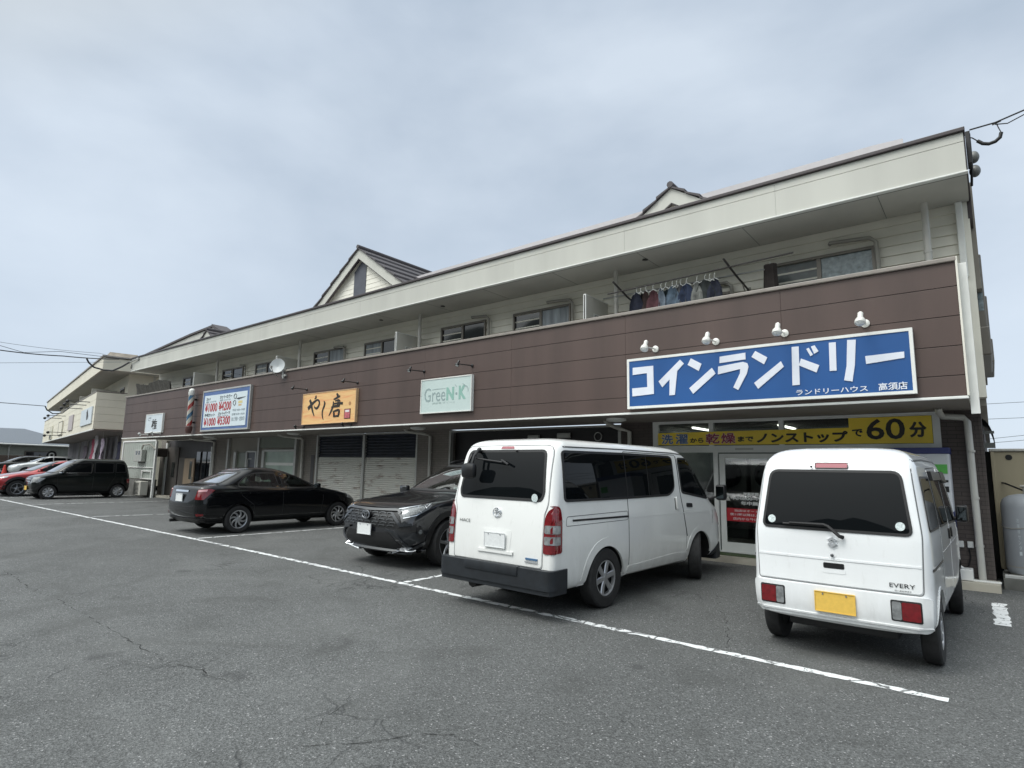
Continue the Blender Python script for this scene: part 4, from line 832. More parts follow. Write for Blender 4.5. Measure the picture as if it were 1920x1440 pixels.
def plate(c, x, y0, y1, z0, z1, m, view='rear', parent=None):
    mb = MB(); mb.bbox(min(x, x + 0.012), max(x, x + 0.012), y0, y1, z0, z1, 0.004)
    o = c.part(mb, 'licence_plate', m, smooth=False); sg = 1 if x > 1 else -1; xx = x + 0.013 if sg > 0 else x - 0.001; mb = MB()
    for y in (y0 + 0.07, y1 - 0.07): mb.lathe([(0.009, xx), (0.007, xx + sg * 0.005)], (0, y, z1 - 0.02), 'x', 12)
    for q in mb.v: pass
    c.part(mb, 'plate_bolts', CHROME, parent=o); mb = MB(); e_ = 0.006
    for a_, b_, c_, d_ in ((y0, y1, z0, z0 + e_), (y0, y1, z1 - e_, z1), (y0, y0 + e_, z0 + e_, z1 - e_), (y1 - e_, y1, z0 + e_, z1 - e_)): mb.box(min(xx, xx + sg * 0.004), max(xx, xx + sg * 0.004), a_, b_, c_, d_)
    c.part(mb, 'plate_rim', m, parent=o, smooth=False); return o
# ======================================================== white passenger van (second from the right)
def make_van():
    R_ = lambda *a, **k: ring(*a, **k)
    rg = [R_(0.26, -0.92, 3.25, 0.66, (0.1, 0.1), (0.3, 0.3)),
          R_(0.30, -1.00, 3.46, 0.80, (0.07, 0.07), (0.35, 0.3), bf=0.08),
          R_(0.42, -1.03, 3.56, 0.838, (0.07, 0.07), (0.35, 0.28), bf=0.10),
          R_(0.60, -1.03, 3.58, 0.8475, (0.07, 0.07), (0.35, 0.28), bf=0.10),
          R_(0.80, -1.02, 3.56, 0.8475, (0.07, 0.07), (0.35, 0.28), bf=0.10),
          R_(0.98, -1.01, 3.50, 0.846, (0.07, 0.07), (0.35, 0.28), bf=0.10),
          R_(1.05, -1.00, 3.42, 0.842, (0.07, 0.07), (0.35, 0.28), bf=0.10),
          R_(1.10, -0.995, 3.28, 0.836, (0.08, 0.08), (0.32, 0.26), bf=0.10),
          R_(1.22, -0.98, 3.12, 0.826, (0.09, 0.09), (0.30, 0.24), bf=0.11),
          R_(1.50, -0.93, 2.83, 0.800, (0.10, 0.10), (0.26, 0.22), bf=0.10),
          R_(1.70, -0.885, 2.60, 0.778, (0.11, 0.11), (0.24, 0.20), bf=0.10),
          R_(1.80, -0.855, 2.46, 0.762, (0.12, 0.12), (0.24, 0.20), bf=0.10),
          R_(1.86, -0.83, 2.34, 0.742, (0.13, 0.13), (0.24, 0.2), bf=0.10),
          R_(1.91, -0.78, 2.18, 0.69, (0.15, 0.15), (0.24, 0.2), bf=0.1),
          R_(1.94, -0.66, 1.95, 0.56, (0.15, 0.15), (0.24, 0.2), bf=0.05),
          R_(1.955, -0.45, 1.6, 0.30, (0.12, 0.12), (0.15, 0.15))]
    c = Car('white_passenger_van', 'white passenger van with black side glass, black bumper and rear parking mirror, beside black SUV', 'van', (-4.30, 6.12, 0), math.radians(88), rg, WHITE,
            arches=((0, 0.30), (2.57, 0.30)), arch_r=0.405, ww=0.8475)
    # sliding door and front doors as skins standing a little proud, dark gap under their edges
    for V in ('R', 'L'):
        sd = rpoly([(0.50, 0.36), (0.50, 1.80), (1.93, 1.80), (1.96, 1.30), (2.02, 0.95), (2.12, 0.72), (2.13, 0.36)], [0.03, 0.05, 0.1, 0, 0, 0, 0.03])
        sd2 = [(0.50, 0.345), (0.50, 1.795), (1.955, 1.795)]
        o = c.panel('sliding_door', rpoly([(0.51, 0.35), (0.51, 1.815), (1.93, 1.812), (1.96, 1.25), (2.03, 0.93), (2.09, 0.72), (2.10, 0.35)], [0.02, 0.03, 0.03, 0.1, 0.1, 0.05, 0.02]), V, WHITE, off=0.0035, grid=0.06, depth=0.004)
        c.strip('door_gap', rpoly([(0.503, 0.343), (0.503, 1.821), (1.938, 1.818), (1.968, 1.25), (2.038, 0.93), (2.10, 0.72), (2.108, 0.343)], [0.02, 0.03, 0.03, 0.1, 0.1, 0.05, 0.02]), 0.012, V, SEAM, off=0.0015, closed=True, parent=o)
        mb = MB()
        c.panel('door_handle', rpoly([(1.80, 1.05), (1.86, 1.05), (1.86, 1.22), (1.80, 1.22)], 0.02), V, WHITE, off=0.028, parent=o)
        c.panel('handle_recess', rpoly([(1.775, 1.045), (1.80, 1.045), (1.80, 1.21), (1.775, 1.21)], 0.01), V, RUBBER, off=0.006, parent=o)
        o2 = c.panel('front_door', rpoly([(1.955, 1.795), (2.38, 1.80), (2.99, 1.20), (3.02, 0.98), (3.0, 0.80), (2.85, 0.70), (2.57, 0.765), (2.30, 0.68), (2.13, 0.66), (2.05, 0.93), (1.975, 1.25)], [0.05, 0.1, 0.05, 0.02, 0.02, 0, 0.2, 0.1, 0.02, 0.1, 0.1]), V, WHITE, off=0.0035, grid=0.06, depth=0.004)
        c.strip('door_gap', [(3.025, 1.17), (3.035, 0.98), (3.01, 0.79)], 0.01, V, SEAM, off=0.0015, parent=o2)
        c.strip('door_gap', [(1.951, 1.80), (1.972, 1.25), (2.047, 0.93), (2.127, 0.66)], 0.012, V, SEAM, off=0.005, parent=o2)
        c.panel('door_handle', rpoly([(2.13, 1.07), (2.32, 1.06), (2.32, 1.12), (2.13, 1.13)], 0.025), V, RUBBER, off=0.012, parent=o2)
        c.glass('side_window', rpoly([(-0.80, 1.245), (0.45, 1.245), (1.62, 1.255), (1.80, 1.34), (1.80, 1.765), (1.72, 1.788), (0.45, 1.792), (-0.78, 1.782)], [0.05, 0, 0.14, 0.10, 0.04, 0.02, 0, 0.05]), V, PRIV, rim=0.028, off=0.009)
        c.strip('window_divider', [(0.505, 1.245), (0.495, 1.79)], 0.014, V, RUBBER, off=0.0115)
        c.strip('window_divider', [(1.06, 1.245), (1.05, 1.788)], 0.02, V, TRIM, off=0.0112)
        c.glass('front_door_window', rpoly([(2.02, 1.285), (2.86, 1.18), (2.93, 1.23), (2.52, 1.65), (2.38, 1.765), (1.99, 1.768)], [0.05, 0.03, 0.05, 0.1, 0.06, 0.04]), V, PRIV, rim=0.03, off=0.009)
        c.strip('roof_gutter', [(-0.82, 1.835), (0.5, 1.85), (1.9, 1.845), (2.33, 1.82)], 0.016, V, SEAM, off=0.002)
        c.strip('slide_rail', [(-0.68, 1.03), (0.495, 1.02)], 0.022, V, TRIM, off=0.004)
        c.strip('rail_surround', rpoly([(-0.80, 0.975), (0.485, 0.98), (0.485, 1.085), (-0.78, 1.075)], 0.03), 0.006, V, SEAM, off=0.0015, closed=True)
        c.arch(V, 0, 0.30, 0.402, 0.50, WHITE, 'rear_arch_flare', -8, 188, off=0.006); c.arch(V, 2.57, 0.30, 0.402, 0.485, WHITE, 'front_arch_flare', 10, 188, off=0.006)
        c.panel('side_sill', rpoly([(0.47, 0.27), (2.10, 0.27), (2.10, 0.44), (1.75, 0.46), (0.47, 0.42)], 0.03), V, WHITE, off=0.010, depth=0.02)
        c.strip('waist_crease', [(0.52, 1.005), (1.5, 1.0), (3.0, 0.985)], 0.012, V, WHITE, off=0.006)
        y = -0.85 if V == 'R' else 0.85; sg = -1 if V == 'R' else 1
        c.panel('tail_light', rpoly([(-1.06, 0.695), (-0.885, 0.705), (-0.875, 1.09), (-0.895, 1.18), (-0.96, 1.20), (-1.06, 1.13)], [0.01, 0.03, 0.05, 0.06, 0.06, 0.02]), V, REDL, off=0.012)
        for zz in (0.79, 0.905): c.panel('reverse_lens', rpoly([(-1.02, zz), (-0.915, zz), (-0.912, zz + 0.085), (-1.02, zz + 0.085)], 0.02), V, CLEARL, off=0.016)
        a, b = (0.715, 0.858)
        ys = [(-b, 0.695), (-a, 0.695), (-a, 1.05), (-a - 0.03, 1.13), (-b + 0.035, 1.195), (-b, 1.195)]
        if V == 'L': ys = [(-p[0], p[1]) for p in ys]
        c.panel('tail_light', rpoly(ys, [0.01, 0.02, 0.03, 0.06, 0.03, 0.01]), 'rear', REDL, off=0.012)
        for zz in (0.79, 0.905):
            q = [(-0.835, zz), (-0.725, zz), (-0.725, zz + 0.085), (-0.835, zz + 0.085)]
            if V == 'L': q = [(-p[0], p[1]) for p in q]
            c.panel('reverse_lens', rpoly(q, 0.02), 'rear', CLEARL, off=0.016)
        c.mirror(3.02, 0.93 * sg, 1.27, TRIM, h=0.24, w=0.16, d=0.12, arm=0.14)
    # tailgate
    tg = c.panel('tailgate', rpoly([(-0.69, 0.545), (0.69, 0.545), (0.695, 1.10), (0.735, 1.20), (0.70, 1.845), (-0.70, 1.845), (-0.735, 1.20), (-0.695, 1.10)], [0.04, 0.04, 0.02, 0.05, 0.12, 0.12, 0.05, 0.02]), 'rear', WHITE, off=0.006, depth=0.006)
    c.strip('tailgate_gap', rpoly([(-0.70, 0.535), (0.70, 0.535), (0.705, 1.10), (0.745, 1.20), (0.71, 1.853), (-0.71, 1.853), (-0.745, 1.20), (-0.705, 1.10)], [0.04, 0.04, 0.02, 0.05, 0.12, 0.12, 0.05, 0.02]), 0.009, 'rear', SEAMW, off=0.0015, closed=True, parent=tg)
    c.glass('rear_window', rpoly([(-0.64, 1.245), (0.64, 1.245), (0.67, 1.32), (0.615, 1.785), (-0.615, 1.785), (-0.67, 1.32)], [0.07, 0.07, 0.05, 0.06, 0.06, 0.05]), 'rear', PRIV, rim=0.03, off=0.012)
    c.panel('plate_recess', rpoly([(-0.22, 0.66), (0.22, 0.66), (0.24, 0.90), (-0.24, 0.90)], 0.03), 'rear', WHITE, off=0.009)
    c.strip('tailgate_crease', [(-0.28, 0.655), (0.28, 0.655)], 0.03, 'rear', WHITE, off=0.022)
    c.panel('stop_lamp', rpoly([(-0.11, 1.812), (0.11, 1.812), (0.095, 1.84), (-0.095, 1.84)], 0.01), 'rear', PINKL, off=0.010)
    mb = MB(); mb.sphere((-0.885, -0.17, 1.79), 0.012); c.part(mb, 'washer_jet', RUBBER)
    plate(c, -1.055, -0.165, 0.165, 0.70, 0.865, PLATE)
    # round emblem: an oval ring with a T of two ovals
    mb = MB(); ex = -1.012
    def el(cy, cz, a, b, r): mb.tube([(ex - 0.004, cy + a * math.cos(2 * PI * i / 24), cz + b * math.sin(2 * PI * i / 24)) for i in range(25)], r, 6, False)
    el(0, 1.085, 0.062, 0.05, 0.006); el(0, 1.10, 0.036, 0.013, 0.005); el(0, 1.085, 0.015, 0.044, 0.005); c.part(mb, 'emblem', CHROME)
    c.lid('model_lettering', 'HIACE', 0.62, 0.44, 0.95, 0.985, 'rear', SLAT, bold=0.0)
    mb = MB(); mb.box(-1.045, -1.03, -0.64, -0.47, 0.615, 0.635); c.part(mb, 'badge', mat('blue_badge', (0.06, 0.14, 0.26), 0.3), smooth=False)
    mb = MB(); mb.box(-1.045, -1.03, -0.64, -0.46, 0.588, 0.602); c.part(mb, 'badge', mat('grey_badge', (0.35, 0.36, 0.37), 0.3), smooth=False)
    mb = MB(); mb.lathe([(0.045, 0), (0.045, 0.003)], (-0.998, -0.555, 1.27), 'x', 20); c.part(mb, 'round_sticker', STICK, smooth=False)
    # wiper and rear under mirror hanging from an arm at the top of the glass
    mb = MB(); mb.tube([(-0.90, 0.46, 1.80), (-0.955, 0.45, 1.77), (-0.975, 0.42, 1.70), (-0.955, 0.20, 1.675), (-0.965, -0.02, 1.655)], 0.011); mb.tube([(-0.935, 0.02, 1.68), (-0.97, -0.12, 1.63)], 0.014)
    c.part(mb, 'wiper', RUBBER)
    mb = MB(); mb.sphere((-0.90, 0.44, 1.80), 0.035, 0.8, 1, 1); mb.tube([(-0.92, 0.44, 1.80), (-1.03, 0.40, 1.72), (-1.06, 0.40, 1.62)], 0.016); mb.tube([(-1.0, 0.46, 1.74), (-1.06, 0.48, 1.62)], 0.014)
    mb.bbox(-1.14, -1.05, 0.30, 0.52, 1.46, 1.64, 0.045); c.part(mb, 'rear_parking_mirror', TRIM)
    # bumper
    mb = MB()
    outl = rpoly([(-1.115, -0.885), (-1.115, 0.885), (-0.80, 0.875), (-0.76, 0.80), (-0.76, -0.80), (-0.80, -0.875)], [0.10, 0.10, 0.02, 0.02, 0.02, 0.02])
    mb.prism(outl, 'z', 0.335, 0.535); mb.prism([(x * 0.985 if x < -1.1 else x, y * 0.985) for x, y in outl], 'z', 0.285, 0.336)
    bo = c.part(mb, 'rear_bumper', GREYPLA, ang=50)
    mb = MB(); mb.bbox(-1.128, -1.06, -0.42, 0.42, 0.44, 0.545, 0.012); c.part(mb, 'bumper_step', GREYPLA, parent=bo)
    c.panel('front_bumper', rpoly([(2.99, 0.20), (3.55, 0.24), (3.62, 0.50), (3.25, 0.46), (3.02, 0.36)], 0.03), 'R', GREYPLA, off=0.02, depth=0.05)
    mb = MB(); mb.prism(rpoly([(3.2, -0.80), (3.2, 0.80), (3.5, 0.76), (3.64, 0.4), (3.66, 0), (3.64, -0.4), (3.5, -0.76)], 0.05), 'z', 0.22, 0.44); c.part(mb, 'front_bumper', GREYPLA)
    c.glass('windscreen', rpoly([(-0.72, 1.16), (0.72, 1.16), (0.62, 1.74), (-0.62, 1.74)], 0.08), 'front', PRIV, off=0.008)
    c.panel('headlight', rpoly([(3.30, 0.75), (3.56, 0.72), (3.52, 1.0), (3.36, 1.05)], 0.04), 'R', CLEARL, off=0.008)
    for x, st in ((0, 0), (2.57, math.radians(24))):
        for sg in (-1, 1): c.wheel(x, sg * 0.745, 0.338, 0.19, 0.205, 'six', SILVER, steer=st)
    c.t.scale = (1, 0.935, 0.975)
    mb = MB(); mb.tube([(0, -0.7, 0.33), (0, 0.7, 0.33)], 0.05); mb.bbox(-0.8, 3.2, -0.5, 0.5, 0.24, 0.32, 0.03); mb.tube([(-0.95, 0.45, 0.27), (-0.2, 0.45, 0.27)], 0.08)
    c.part(mb, 'chassis', RUBBER)
    return c
make_van()
# ======================================================== small white cargo van (nearest, far right)
def make_minivan():
    R_ = ring
    rg = [R_(0.30, -0.50, 2.75, 0.62, (0.08, 0.08), (0.2, 0.2)),
          R_(0.335, -0.545, 2.86, 0.715, (0.14, 0.12), (0.25, 0.2), bf=0.05, br=0.02),
          R_(0.44, -0.56, 2.90, 0.735, (0.14, 0.12), (0.25, 0.2), bf=0.06, br=0.025),
          R_(0.60, -0.56, 2.90, 0.7375, (0.14, 0.12), (0.25, 0.2), bf=0.06, br=0.025),
          R_(0.615, -0.545, 2.89, 0.733, (0.135, 0.115), (0.25, 0.2), bf=0.06, br=0.025),
          R_(0.85, -0.535, 2.84, 0.7375, (0.135, 0.115), (0.25, 0.2), bf=0.06, br=0.025),
          R_(0.98, -0.53, 2.74, 0.735, (0.135, 0.115), (0.25, 0.2), bf=0.07, br=0.025),
          R_(1.05, -0.525, 2.58, 0.730, (0.135, 0.115), (0.25, 0.2), bf=0.07, br=0.025),
          R_(1.12, -0.515, 2.50, 0.722, (0.14, 0.12), (0.25, 0.2), bf=0.07, br=0.025),
          R_(1.40, -0.465, 2.22, 0.688, (0.14, 0.12), (0.22, 0.2), bf=0.07, br=0.03),
          R_(1.60, -0.42, 2.02, 0.655, (0.12, 0.12), (0.22, 0.2), bf=0.07, br=0.03),
          R_(1.675, -0.385, 1.90, 0.628, (0.14, 0.14), (0.22, 0.2), bf=0.07, br=0.03),
          R_(1.74, -0.32, 1.76, 0.580, (0.16, 0.16), (0.22, 0.2), bf=0.05, br=0.02),
          R_(1.78, -0.20, 1.60, 0.49, (0.18, 0.18), (0.22, 0.2)),
          R_(1.795, 0.02, 1.35, 0.28, (0.12, 0.12), (0.15, 0.15))]
    c = Car('small_white_cargo_van', 'small white cargo van with lamps in its bumper and a yellow plate, nearest the camera', 'van', (-1.10, 6.27, 0), math.radians(89.0), rg, WHITE2,
            arches=((0, 0.27), (2.42, 0.27)), arch_r=0.335, ww=0.7375)
    tg = c.panel('tailgate', rpoly([(-0.655, 0.625), (0.655, 0.625), (0.672, 1.06), (0.60, 1.70), (-0.60, 1.70), (-0.672, 1.06)], [0.03, 0.03, 0.05, 0.10, 0.10, 0.05]), 'rear', WHITE2, off=0.007, depth=0.006)
    c.strip('tailgate_gap', rpoly([(-0.61, 1.68), (-0.682, 1.06), (-0.665, 0.615), (0.665, 0.615), (0.682, 1.06), (0.61, 1.68)], [0, 0.05, 0.03, 0.03, 0.05, 0]), 0.008, 'rear', SEAMW, off=0.0015, parent=tg)
    c.glass('rear_window', rpoly([(-0.612, 1.07), (0.612, 1.07), (0.545, 1.57), (-0.545, 1.57)], [0.05, 0.05, 0.07, 0.07]), 'rear', PRIV, rim=0.022, off=0.012)
    c.strip('tailgate_crease', [(-0.66, 0.83), (0.66, 0.83)], 0.016, 'rear', WHITE2, off=0.012)
    c.panel('stop_lamp', rpoly([(-0.135, 1.598), (0.135, 1.598), (0.135, 1.635), (-0.135, 1.635)], 0.012), 'rear', PINKL, off=0.014)
    c.strip('lamp_surround', rpoly([(-0.14, 1.592), (0.14, 1.592), (0.14, 1.641), (-0.14, 1.641)], 0.012), 0.006, 'rear', RUBBER, off=0.012, closed=True)
    mb = MB(); mb.sphere((-0.437, 0.17, 1.61), 0.010); c.part(mb, 'washer_jet', RUBBER)
    # rear wiper across the foot of the glass
    mb = MB(); mb.tube([(-0.555, -0.09, 1.02), (-0.585, -0.07, 1.03), (-0.58, 0.02, 1.105), (-0.57, 0.06, 1.118), (-0.555, 0.36, 1.115)], [0.018, 0.016, 0.013, 0.011, 0.008]); mb.tube([(-0.548, 0.02, 1.105), (-0.545, 0.42, 1.105)], 0.009); c.part(mb, 'wiper', RUBBER)
    # slanted S emblem
    mb = MB(); P_ = [(-1, .42), (0, 1), (1, .42), (.55, .17), (0, .48), (-.3, .3), (1, -.42), (0, -1), (-1, -.42), (-.55, -.17), (0, -.48), (.3, -.3)]
    mb.prism([(-0.04 * u, 0.975 + 0.042 * v) for u, v in P_], 'x', -0.558, -0.53); c.part(mb, 'emblem', CHROMEB, smooth=False)
    mb = MB(); mb.lathe([(0.014, 0), (0.014, -0.012), (0.008, -0.016)], (-0.552, 0.005, 0.865), 'x', 16); c.part(mb, 'lock', DLENS)
    c.panel('tailgate_handle', rpoly([(-0.085, 0.755), (0.085, 0.755), (0.085, 0.80), (-0.085, 0.80)], 0.012), 'rear', TRIM, off=0.012)
    c.panel('handle_recess', rpoly([(-0.095, 0.715), (0.095, 0.715), (0.095, 0.757), (-0.095, 0.757)], 0.02), 'rear', WHITE2, off=0.0095)
    bp = c.panel('rear_bumper', rpoly([(-0.70, 0.335), (0.70, 0.335), (0.715, 0.60), (-0.715, 0.60)], 0.04), 'rear', WHITE2, off=0.012)
    c.strip('bumper_crease', [(-0.70, 0.37), (0.70, 0.37)], 0.012, 'rear', WHITE2, off=0.020, parent=bp)
    for sg in (-1, 1):
        def q(a, b, z0=0.42, z1=0.555): return rpoly([(sg * -a, z0), (sg * -b, z0), (sg * -b, z1), (sg * -a, z1)], 0.015)
        c.panel('lamp_surround', q(0.425, 0.645, 0.408, 0.567), 'rear', RUBBER, off=0.014)
        c.panel('tail_light', q(0.505, 0.635), 'rear', REDL, off=0.022); c.panel('reverse_lens', q(0.435, 0.502), 'rear', CLEARL, off=0.022)
    for y in (0.53, -0.53): c.panel('round_sticker', [(y + 0.036 * a, 1.135 + 0.034 * b) for a, b in torus_pts(1, 1, 18)], 'rear', STICK, off=0.015)
    plate(c, -0.585, -0.165, 0.165, 0.40, 0.565, PLATEY)
    c.lid('model_lettering', 'EVERY', -0.425, -0.61, 0.662, 0.694, 'rear', TRIM, bold=0.005)
    c.lid('small_lettering', '個人情報保護中', -0.46, -0.58, 0.632, 0.644, 'rear', TRIM)
    for V in ('R', 'L'):
        o = c.panel('sliding_door', rpoly([(0.42, 0.40), (0.42, 1.60), (1.27, 1.62), (1.32, 1.1), (1.32, 0.40)], 0.03), V, WHITE2, off=0.003, grid=0.07, depth=0.004)
        c.strip('door_gap', rpoly([(0.413, 0.39), (0.413, 1.61), (1.28, 1.63), (1.33, 1.1), (1.33, 0.39)], 0.03), 0.01, V, SEAM, off=0.0015, closed=True, parent=o)
        c.panel('door_handle', rpoly([(1.16, 0.93), (1.21, 0.93), (1.21, 1.03), (1.16, 1.03)], 0.015), V, TRIM, off=0.02, parent=o)
        o2 = c.panel('front_door', rpoly([(1.36, 0.42), (1.36, 1.1), (1.31, 1.62), (1.84, 1.60), (2.35, 1.08), (2.38, 0.85), (2.20, 0.62), (2.02, 0.42)], 0.04), V, WHITE2, off=0.003, grid=0.07, depth=0.004)
        c.panel('door_handle', rpoly([(1.42, 0.93), (1.47, 0.93), (1.47, 1.03), (1.42, 1.03)], 0.015), V, TRIM, off=0.02, parent=o2)
        c.glass('quarter_window', rpoly([(-0.36, 1.10), (0.38, 1.09), (0.38, 1.53), (-0.26, 1.53)], 0.05), V, PRIV, rim=0.018, off=0.006)
        c.glass('side_window', rpoly([(0.47, 1.09), (1.26, 1.08), (1.235, 1.54), (0.47, 1.54)], 0.05), V, PRIV, rim=0.018, off=0.008)
        c.glass('front_door_window', rpoly([(1.40, 1.07), (2.28, 1.05), (1.83, 1.53), (1.36, 1.54)], 0.05), V, PRIV, rim=0.018, off=0.008)
        for a, b in ((0.46, 1.25), (1.345, 1.86)):
            c.panel('rain_visor', [(a, 1.50), (b + 0.06, 1.50 if b < 1.5 else 1.46), (b, 1.575), (a, 1.58)], V, TRIM, off=0.035, depth=0.03)
        c.strip('slide_rail', [(-0.42, 0.80), (0.41, 0.80)], 0.02, V, TRIM, off=0.004); c.strip('roof_gutter', [(-0.34, 1.665), (0.5, 1.69), (1.4, 1.69), (1.86, 1.66)], 0.014, V, SEAM, off=0.002)
        c.strip('waist_crease', [(0.45, 0.86), (2.3, 0.88)], 0.01, V, WHITE2, off=0.006)
        sg = -1 if V == 'R' else 1
        c.mirror(2.25, 0.745 * sg, 1.13, TRIM, h=0.19, w=0.125, d=0.09, arm=0.12)
        c.arch(V, 0, 0.27, 0.332, 0.36, WHITE2, 'arch_flare', -5, 185, off=0.006)
    c.glass('windscreen', rpoly([(-0.62, 1.08), (0.62, 1.08), (0.52, 1.60), (-0.52, 1.60)], 0.08), 'front', PRIV, off=0.008)
    for x, st in ((0, 0), (2.42, math.radians(6))):
        for sg in (-1, 1): c.wheel(x, sg * 0.655, 0.272, 0.145, 0.155, 'eight', SILVER, steer=st)
    c.t.scale = (1, 0.93, 1)
    mb = MB(); mb.tube([(0, -0.6, 0.27), (0, 0.6, 0.27)], 0.045); mb.bbox(-0.4, 2.7, -0.45, 0.45, 0.22, 0.34, 0.03); c.part(mb, 'chassis', RUBBER)
    return c
make_minivan()
# ======================================================== black SUV, nose towards the camera
def make_suv():
    R_ = ring
    xr, xf = -0.98, 3.58
    dh = [(0, 0), (0.25, 0), (0.7, 0.02), (0.86, -0.03), (1, -0.10)]
    rg = [R_(0.26, -0.72, 3.30, 0.72, (0.15, 0.15), (0.3, 0.25)),
          R_(0.30, -0.88, 3.50, 0.86, (0.18, 0.18), (0.40, 0.32), bf=0.12, br=0.05),
          R_(0.44, -0.96, 3.60, 0.915, (0.2, 0.2), (0.42, 0.34), bf=0.14, br=0.06),
          R_(0.62, -1.00, 3.61, 0.925, (0.2, 0.2), (0.42, 0.34), bf=0.14, br=0.06),
          R_(0.78, -1.00, 3.58, 0.92, (0.2, 0.2), (0.42, 0.34), bf=0.14, br=0.06),
          R_(0.93, -0.97, 3.52, 0.912, (0.2, 0.2), (0.42, 0.34), bf=0.14, br=0.06, dz=[(0, 0.02), (0.8, 0.02), (1, -0.05)]),
          R_(1.04, -0.94, 3.44, 0.895, (0.2, 0.2), (0.40, 0.32), bf=0.14, br=0.06, dz=[(0, 0.02), (0.72, 0.01), (1, -0.105)]),
          R_(1.09, -0.92, 3.25, 0.865, (0.2, 0.2), (0.38, 0.30), bf=0.10, br=0.06, dz=[(0, 0.03), (0.72, 0.00), (1, -0.11)]),
          R_(1.11, -0.90, 2.85, 0.815, (0.22, 0.2), (0.38, 0.30), bf=0.08, br=0.06, dz=[(0, 0.05), (0.7, 0.00), (1, -0.075)]),
          R_(1.12, -0.88, 2.36, 0.765, (0.22, 0.2), (0.35, 0.30), bf=0.08, br=0.06, dz=[(0, 0.06), (0.7, 0.01), (1, -0.025)]),
          R_(1.17, -0.86, 2.30, 0.745, (0.22, 0.2), (0.33, 0.28), bf=0.20, br=0.06, dz=[(0, 0.05), (1, -0.02)]),
          R_(1.38, -0.74, 1.90, 0.675, (0.2, 0.18), (0.28, 0.24), bf=0.19, br=0.06),
          R_(1.55, -0.62, 1.54, 0.60, (0.2, 0.18), (0.26, 0.22), bf=0.16, br=0.05),
          R_(1.62, -0.60, 1.30, 0.555, (0.2, 0.18), (0.24, 0.2), bf=0.06, br=0.04),
          R_(1.665, -0.48, 1.05, 0.46, (0.2, 0.18), (0.24, 0.2)),
          R_(1.682, -0.2, 0.8, 0.25, (0.12, 0.12), (0.15, 0.12))]
    hol = [R_(0.62, -0.7, 2.2, 0.74, (0.2, 0.2), (0.3, 0.3)), R_(1.0, -0.75, 2.25, 0.76, (0.2, 0.2), (0.3, 0.3)), R_(1.10, -0.76, 2.19, 0.735, (0.2, 0.2), (0.3, 0.28)), R_(1.36, -0.66, 1.78, 0.645, (0.2, 0.2), (0.25, 0.24)),
           R_(1.53, -0.55, 1.44, 0.57, (0.2, 0.2), (0.25, 0.22)), R_(1.585, -0.4, 1.1, 0.42, (0.2, 0.2), (0.25, 0.22))]
    ws = rpoly([(-0.66, 1.15), (0.66, 1.15), (0.53, 1.57), (-0.53, 1.57)], 0.07)
    sw = rpoly([(0.02, 1.15), (1.98, 1.13), (1.50, 1.49), (1.25, 1.545), (0.10, 1.54)], [0.05, 0.02, 0.1, 0.1, 0.06])
    c = Car('black_suv', 'black SUV facing the camera, parked between the black sedan and the white passenger van', 'SUV', (-7.655, 9.48, 0), math.radians(-90), rg, PBLACK,
            arches=((0, 0.36), (2.69, 0.36)), arch_r=0.425, hollow=hol, ww=0.925,
            wins=(('x', [(y * 0.93, 1.15 + (z - 1.15) * 0.93 + 0.015) for y, z in ws], 1.2, 2.6), ('y', [(1 + (x - 1) * 0.95, 1.32 + (z - 1.32) * 0.9) for x, z in sw], -1.2, 1.2)))
    c.glass('windscreen', ws, 'front', SCREENG, rim=0.035, off=0.005)
    for V in ('L', 'R'):
        c.glass('side_window', sw, V, TINTG, rim=0.03, off=0.005); c.strip('window_pillar', [(0.93, 1.14), (0.88, 1.545)], 0.06, V, TRIM, off=0.008)
        c.arch(V, 0, 0.36, 0.42, 0.505, TRIM, 'arch_cladding', -14, 194, off=0.012); c.arch(V, 2.69, 0.36, 0.42, 0.505, TRIM, 'arch_cladding', -14, 194, off=0.012)
        c.panel('sill_cladding', rpoly([(0.48, 0.28), (2.2, 0.28), (2.2, 0.44), (0.48, 0.46)], 0.03), V, TRIM, off=0.012)
        for a in ([(0.52, 0.48), (0.45, 0.8), (0.55, 1.1)], [(1.22, 0.48), (1.22, 1.1)], [(2.20, 0.5), (2.26, 0.8), (2.2, 1.08)]): c.strip('door_gap', a, 0.008, V, RUBBER, off=0.001)
        sg = -1 if V == 'R' else 1
        c.mirror(1.98, 0.92 * sg, 1.13, PBLACK, h=0.14, w=0.19, d=0.11, arm=0.10)
        mb = MB(); mb.tube([(-0.35, 0.56 * sg, 1.64), (-0.25, 0.56 * sg, 1.675), (0.9, 0.545 * sg, 1.69), (1.15, 0.55 * sg, 1.655), (1.25, 0.555 * sg, 1.615)], 0.018); c.part(mb, 'roof_rail', TRIM)
    # face: grille, chrome bar, lamps, skid wings
    c.strip('bonnet_crease', [(-2.62, 0.925), (-2.10, 0.905), (-1.50, 1.02)], 0.014, 'DL', PBLACK, off=0.010)
    c.panel('bonnet_lip', rpoly([(-0.60, 0.905), (0.60, 0.905), (0.56, 0.935), (-0.56, 0.935)], 0.01), 'front', TRIM, off=0.012)
    gr = c.panel('upper_grille', rpoly([(-0.60, 0.885), (0.60, 0.885), (0.70, 0.70), (0.69, 0.62), (-0.69, 0.62), (-0.70, 0.70)], 0.03), 'front', TRIM, off=0.008)
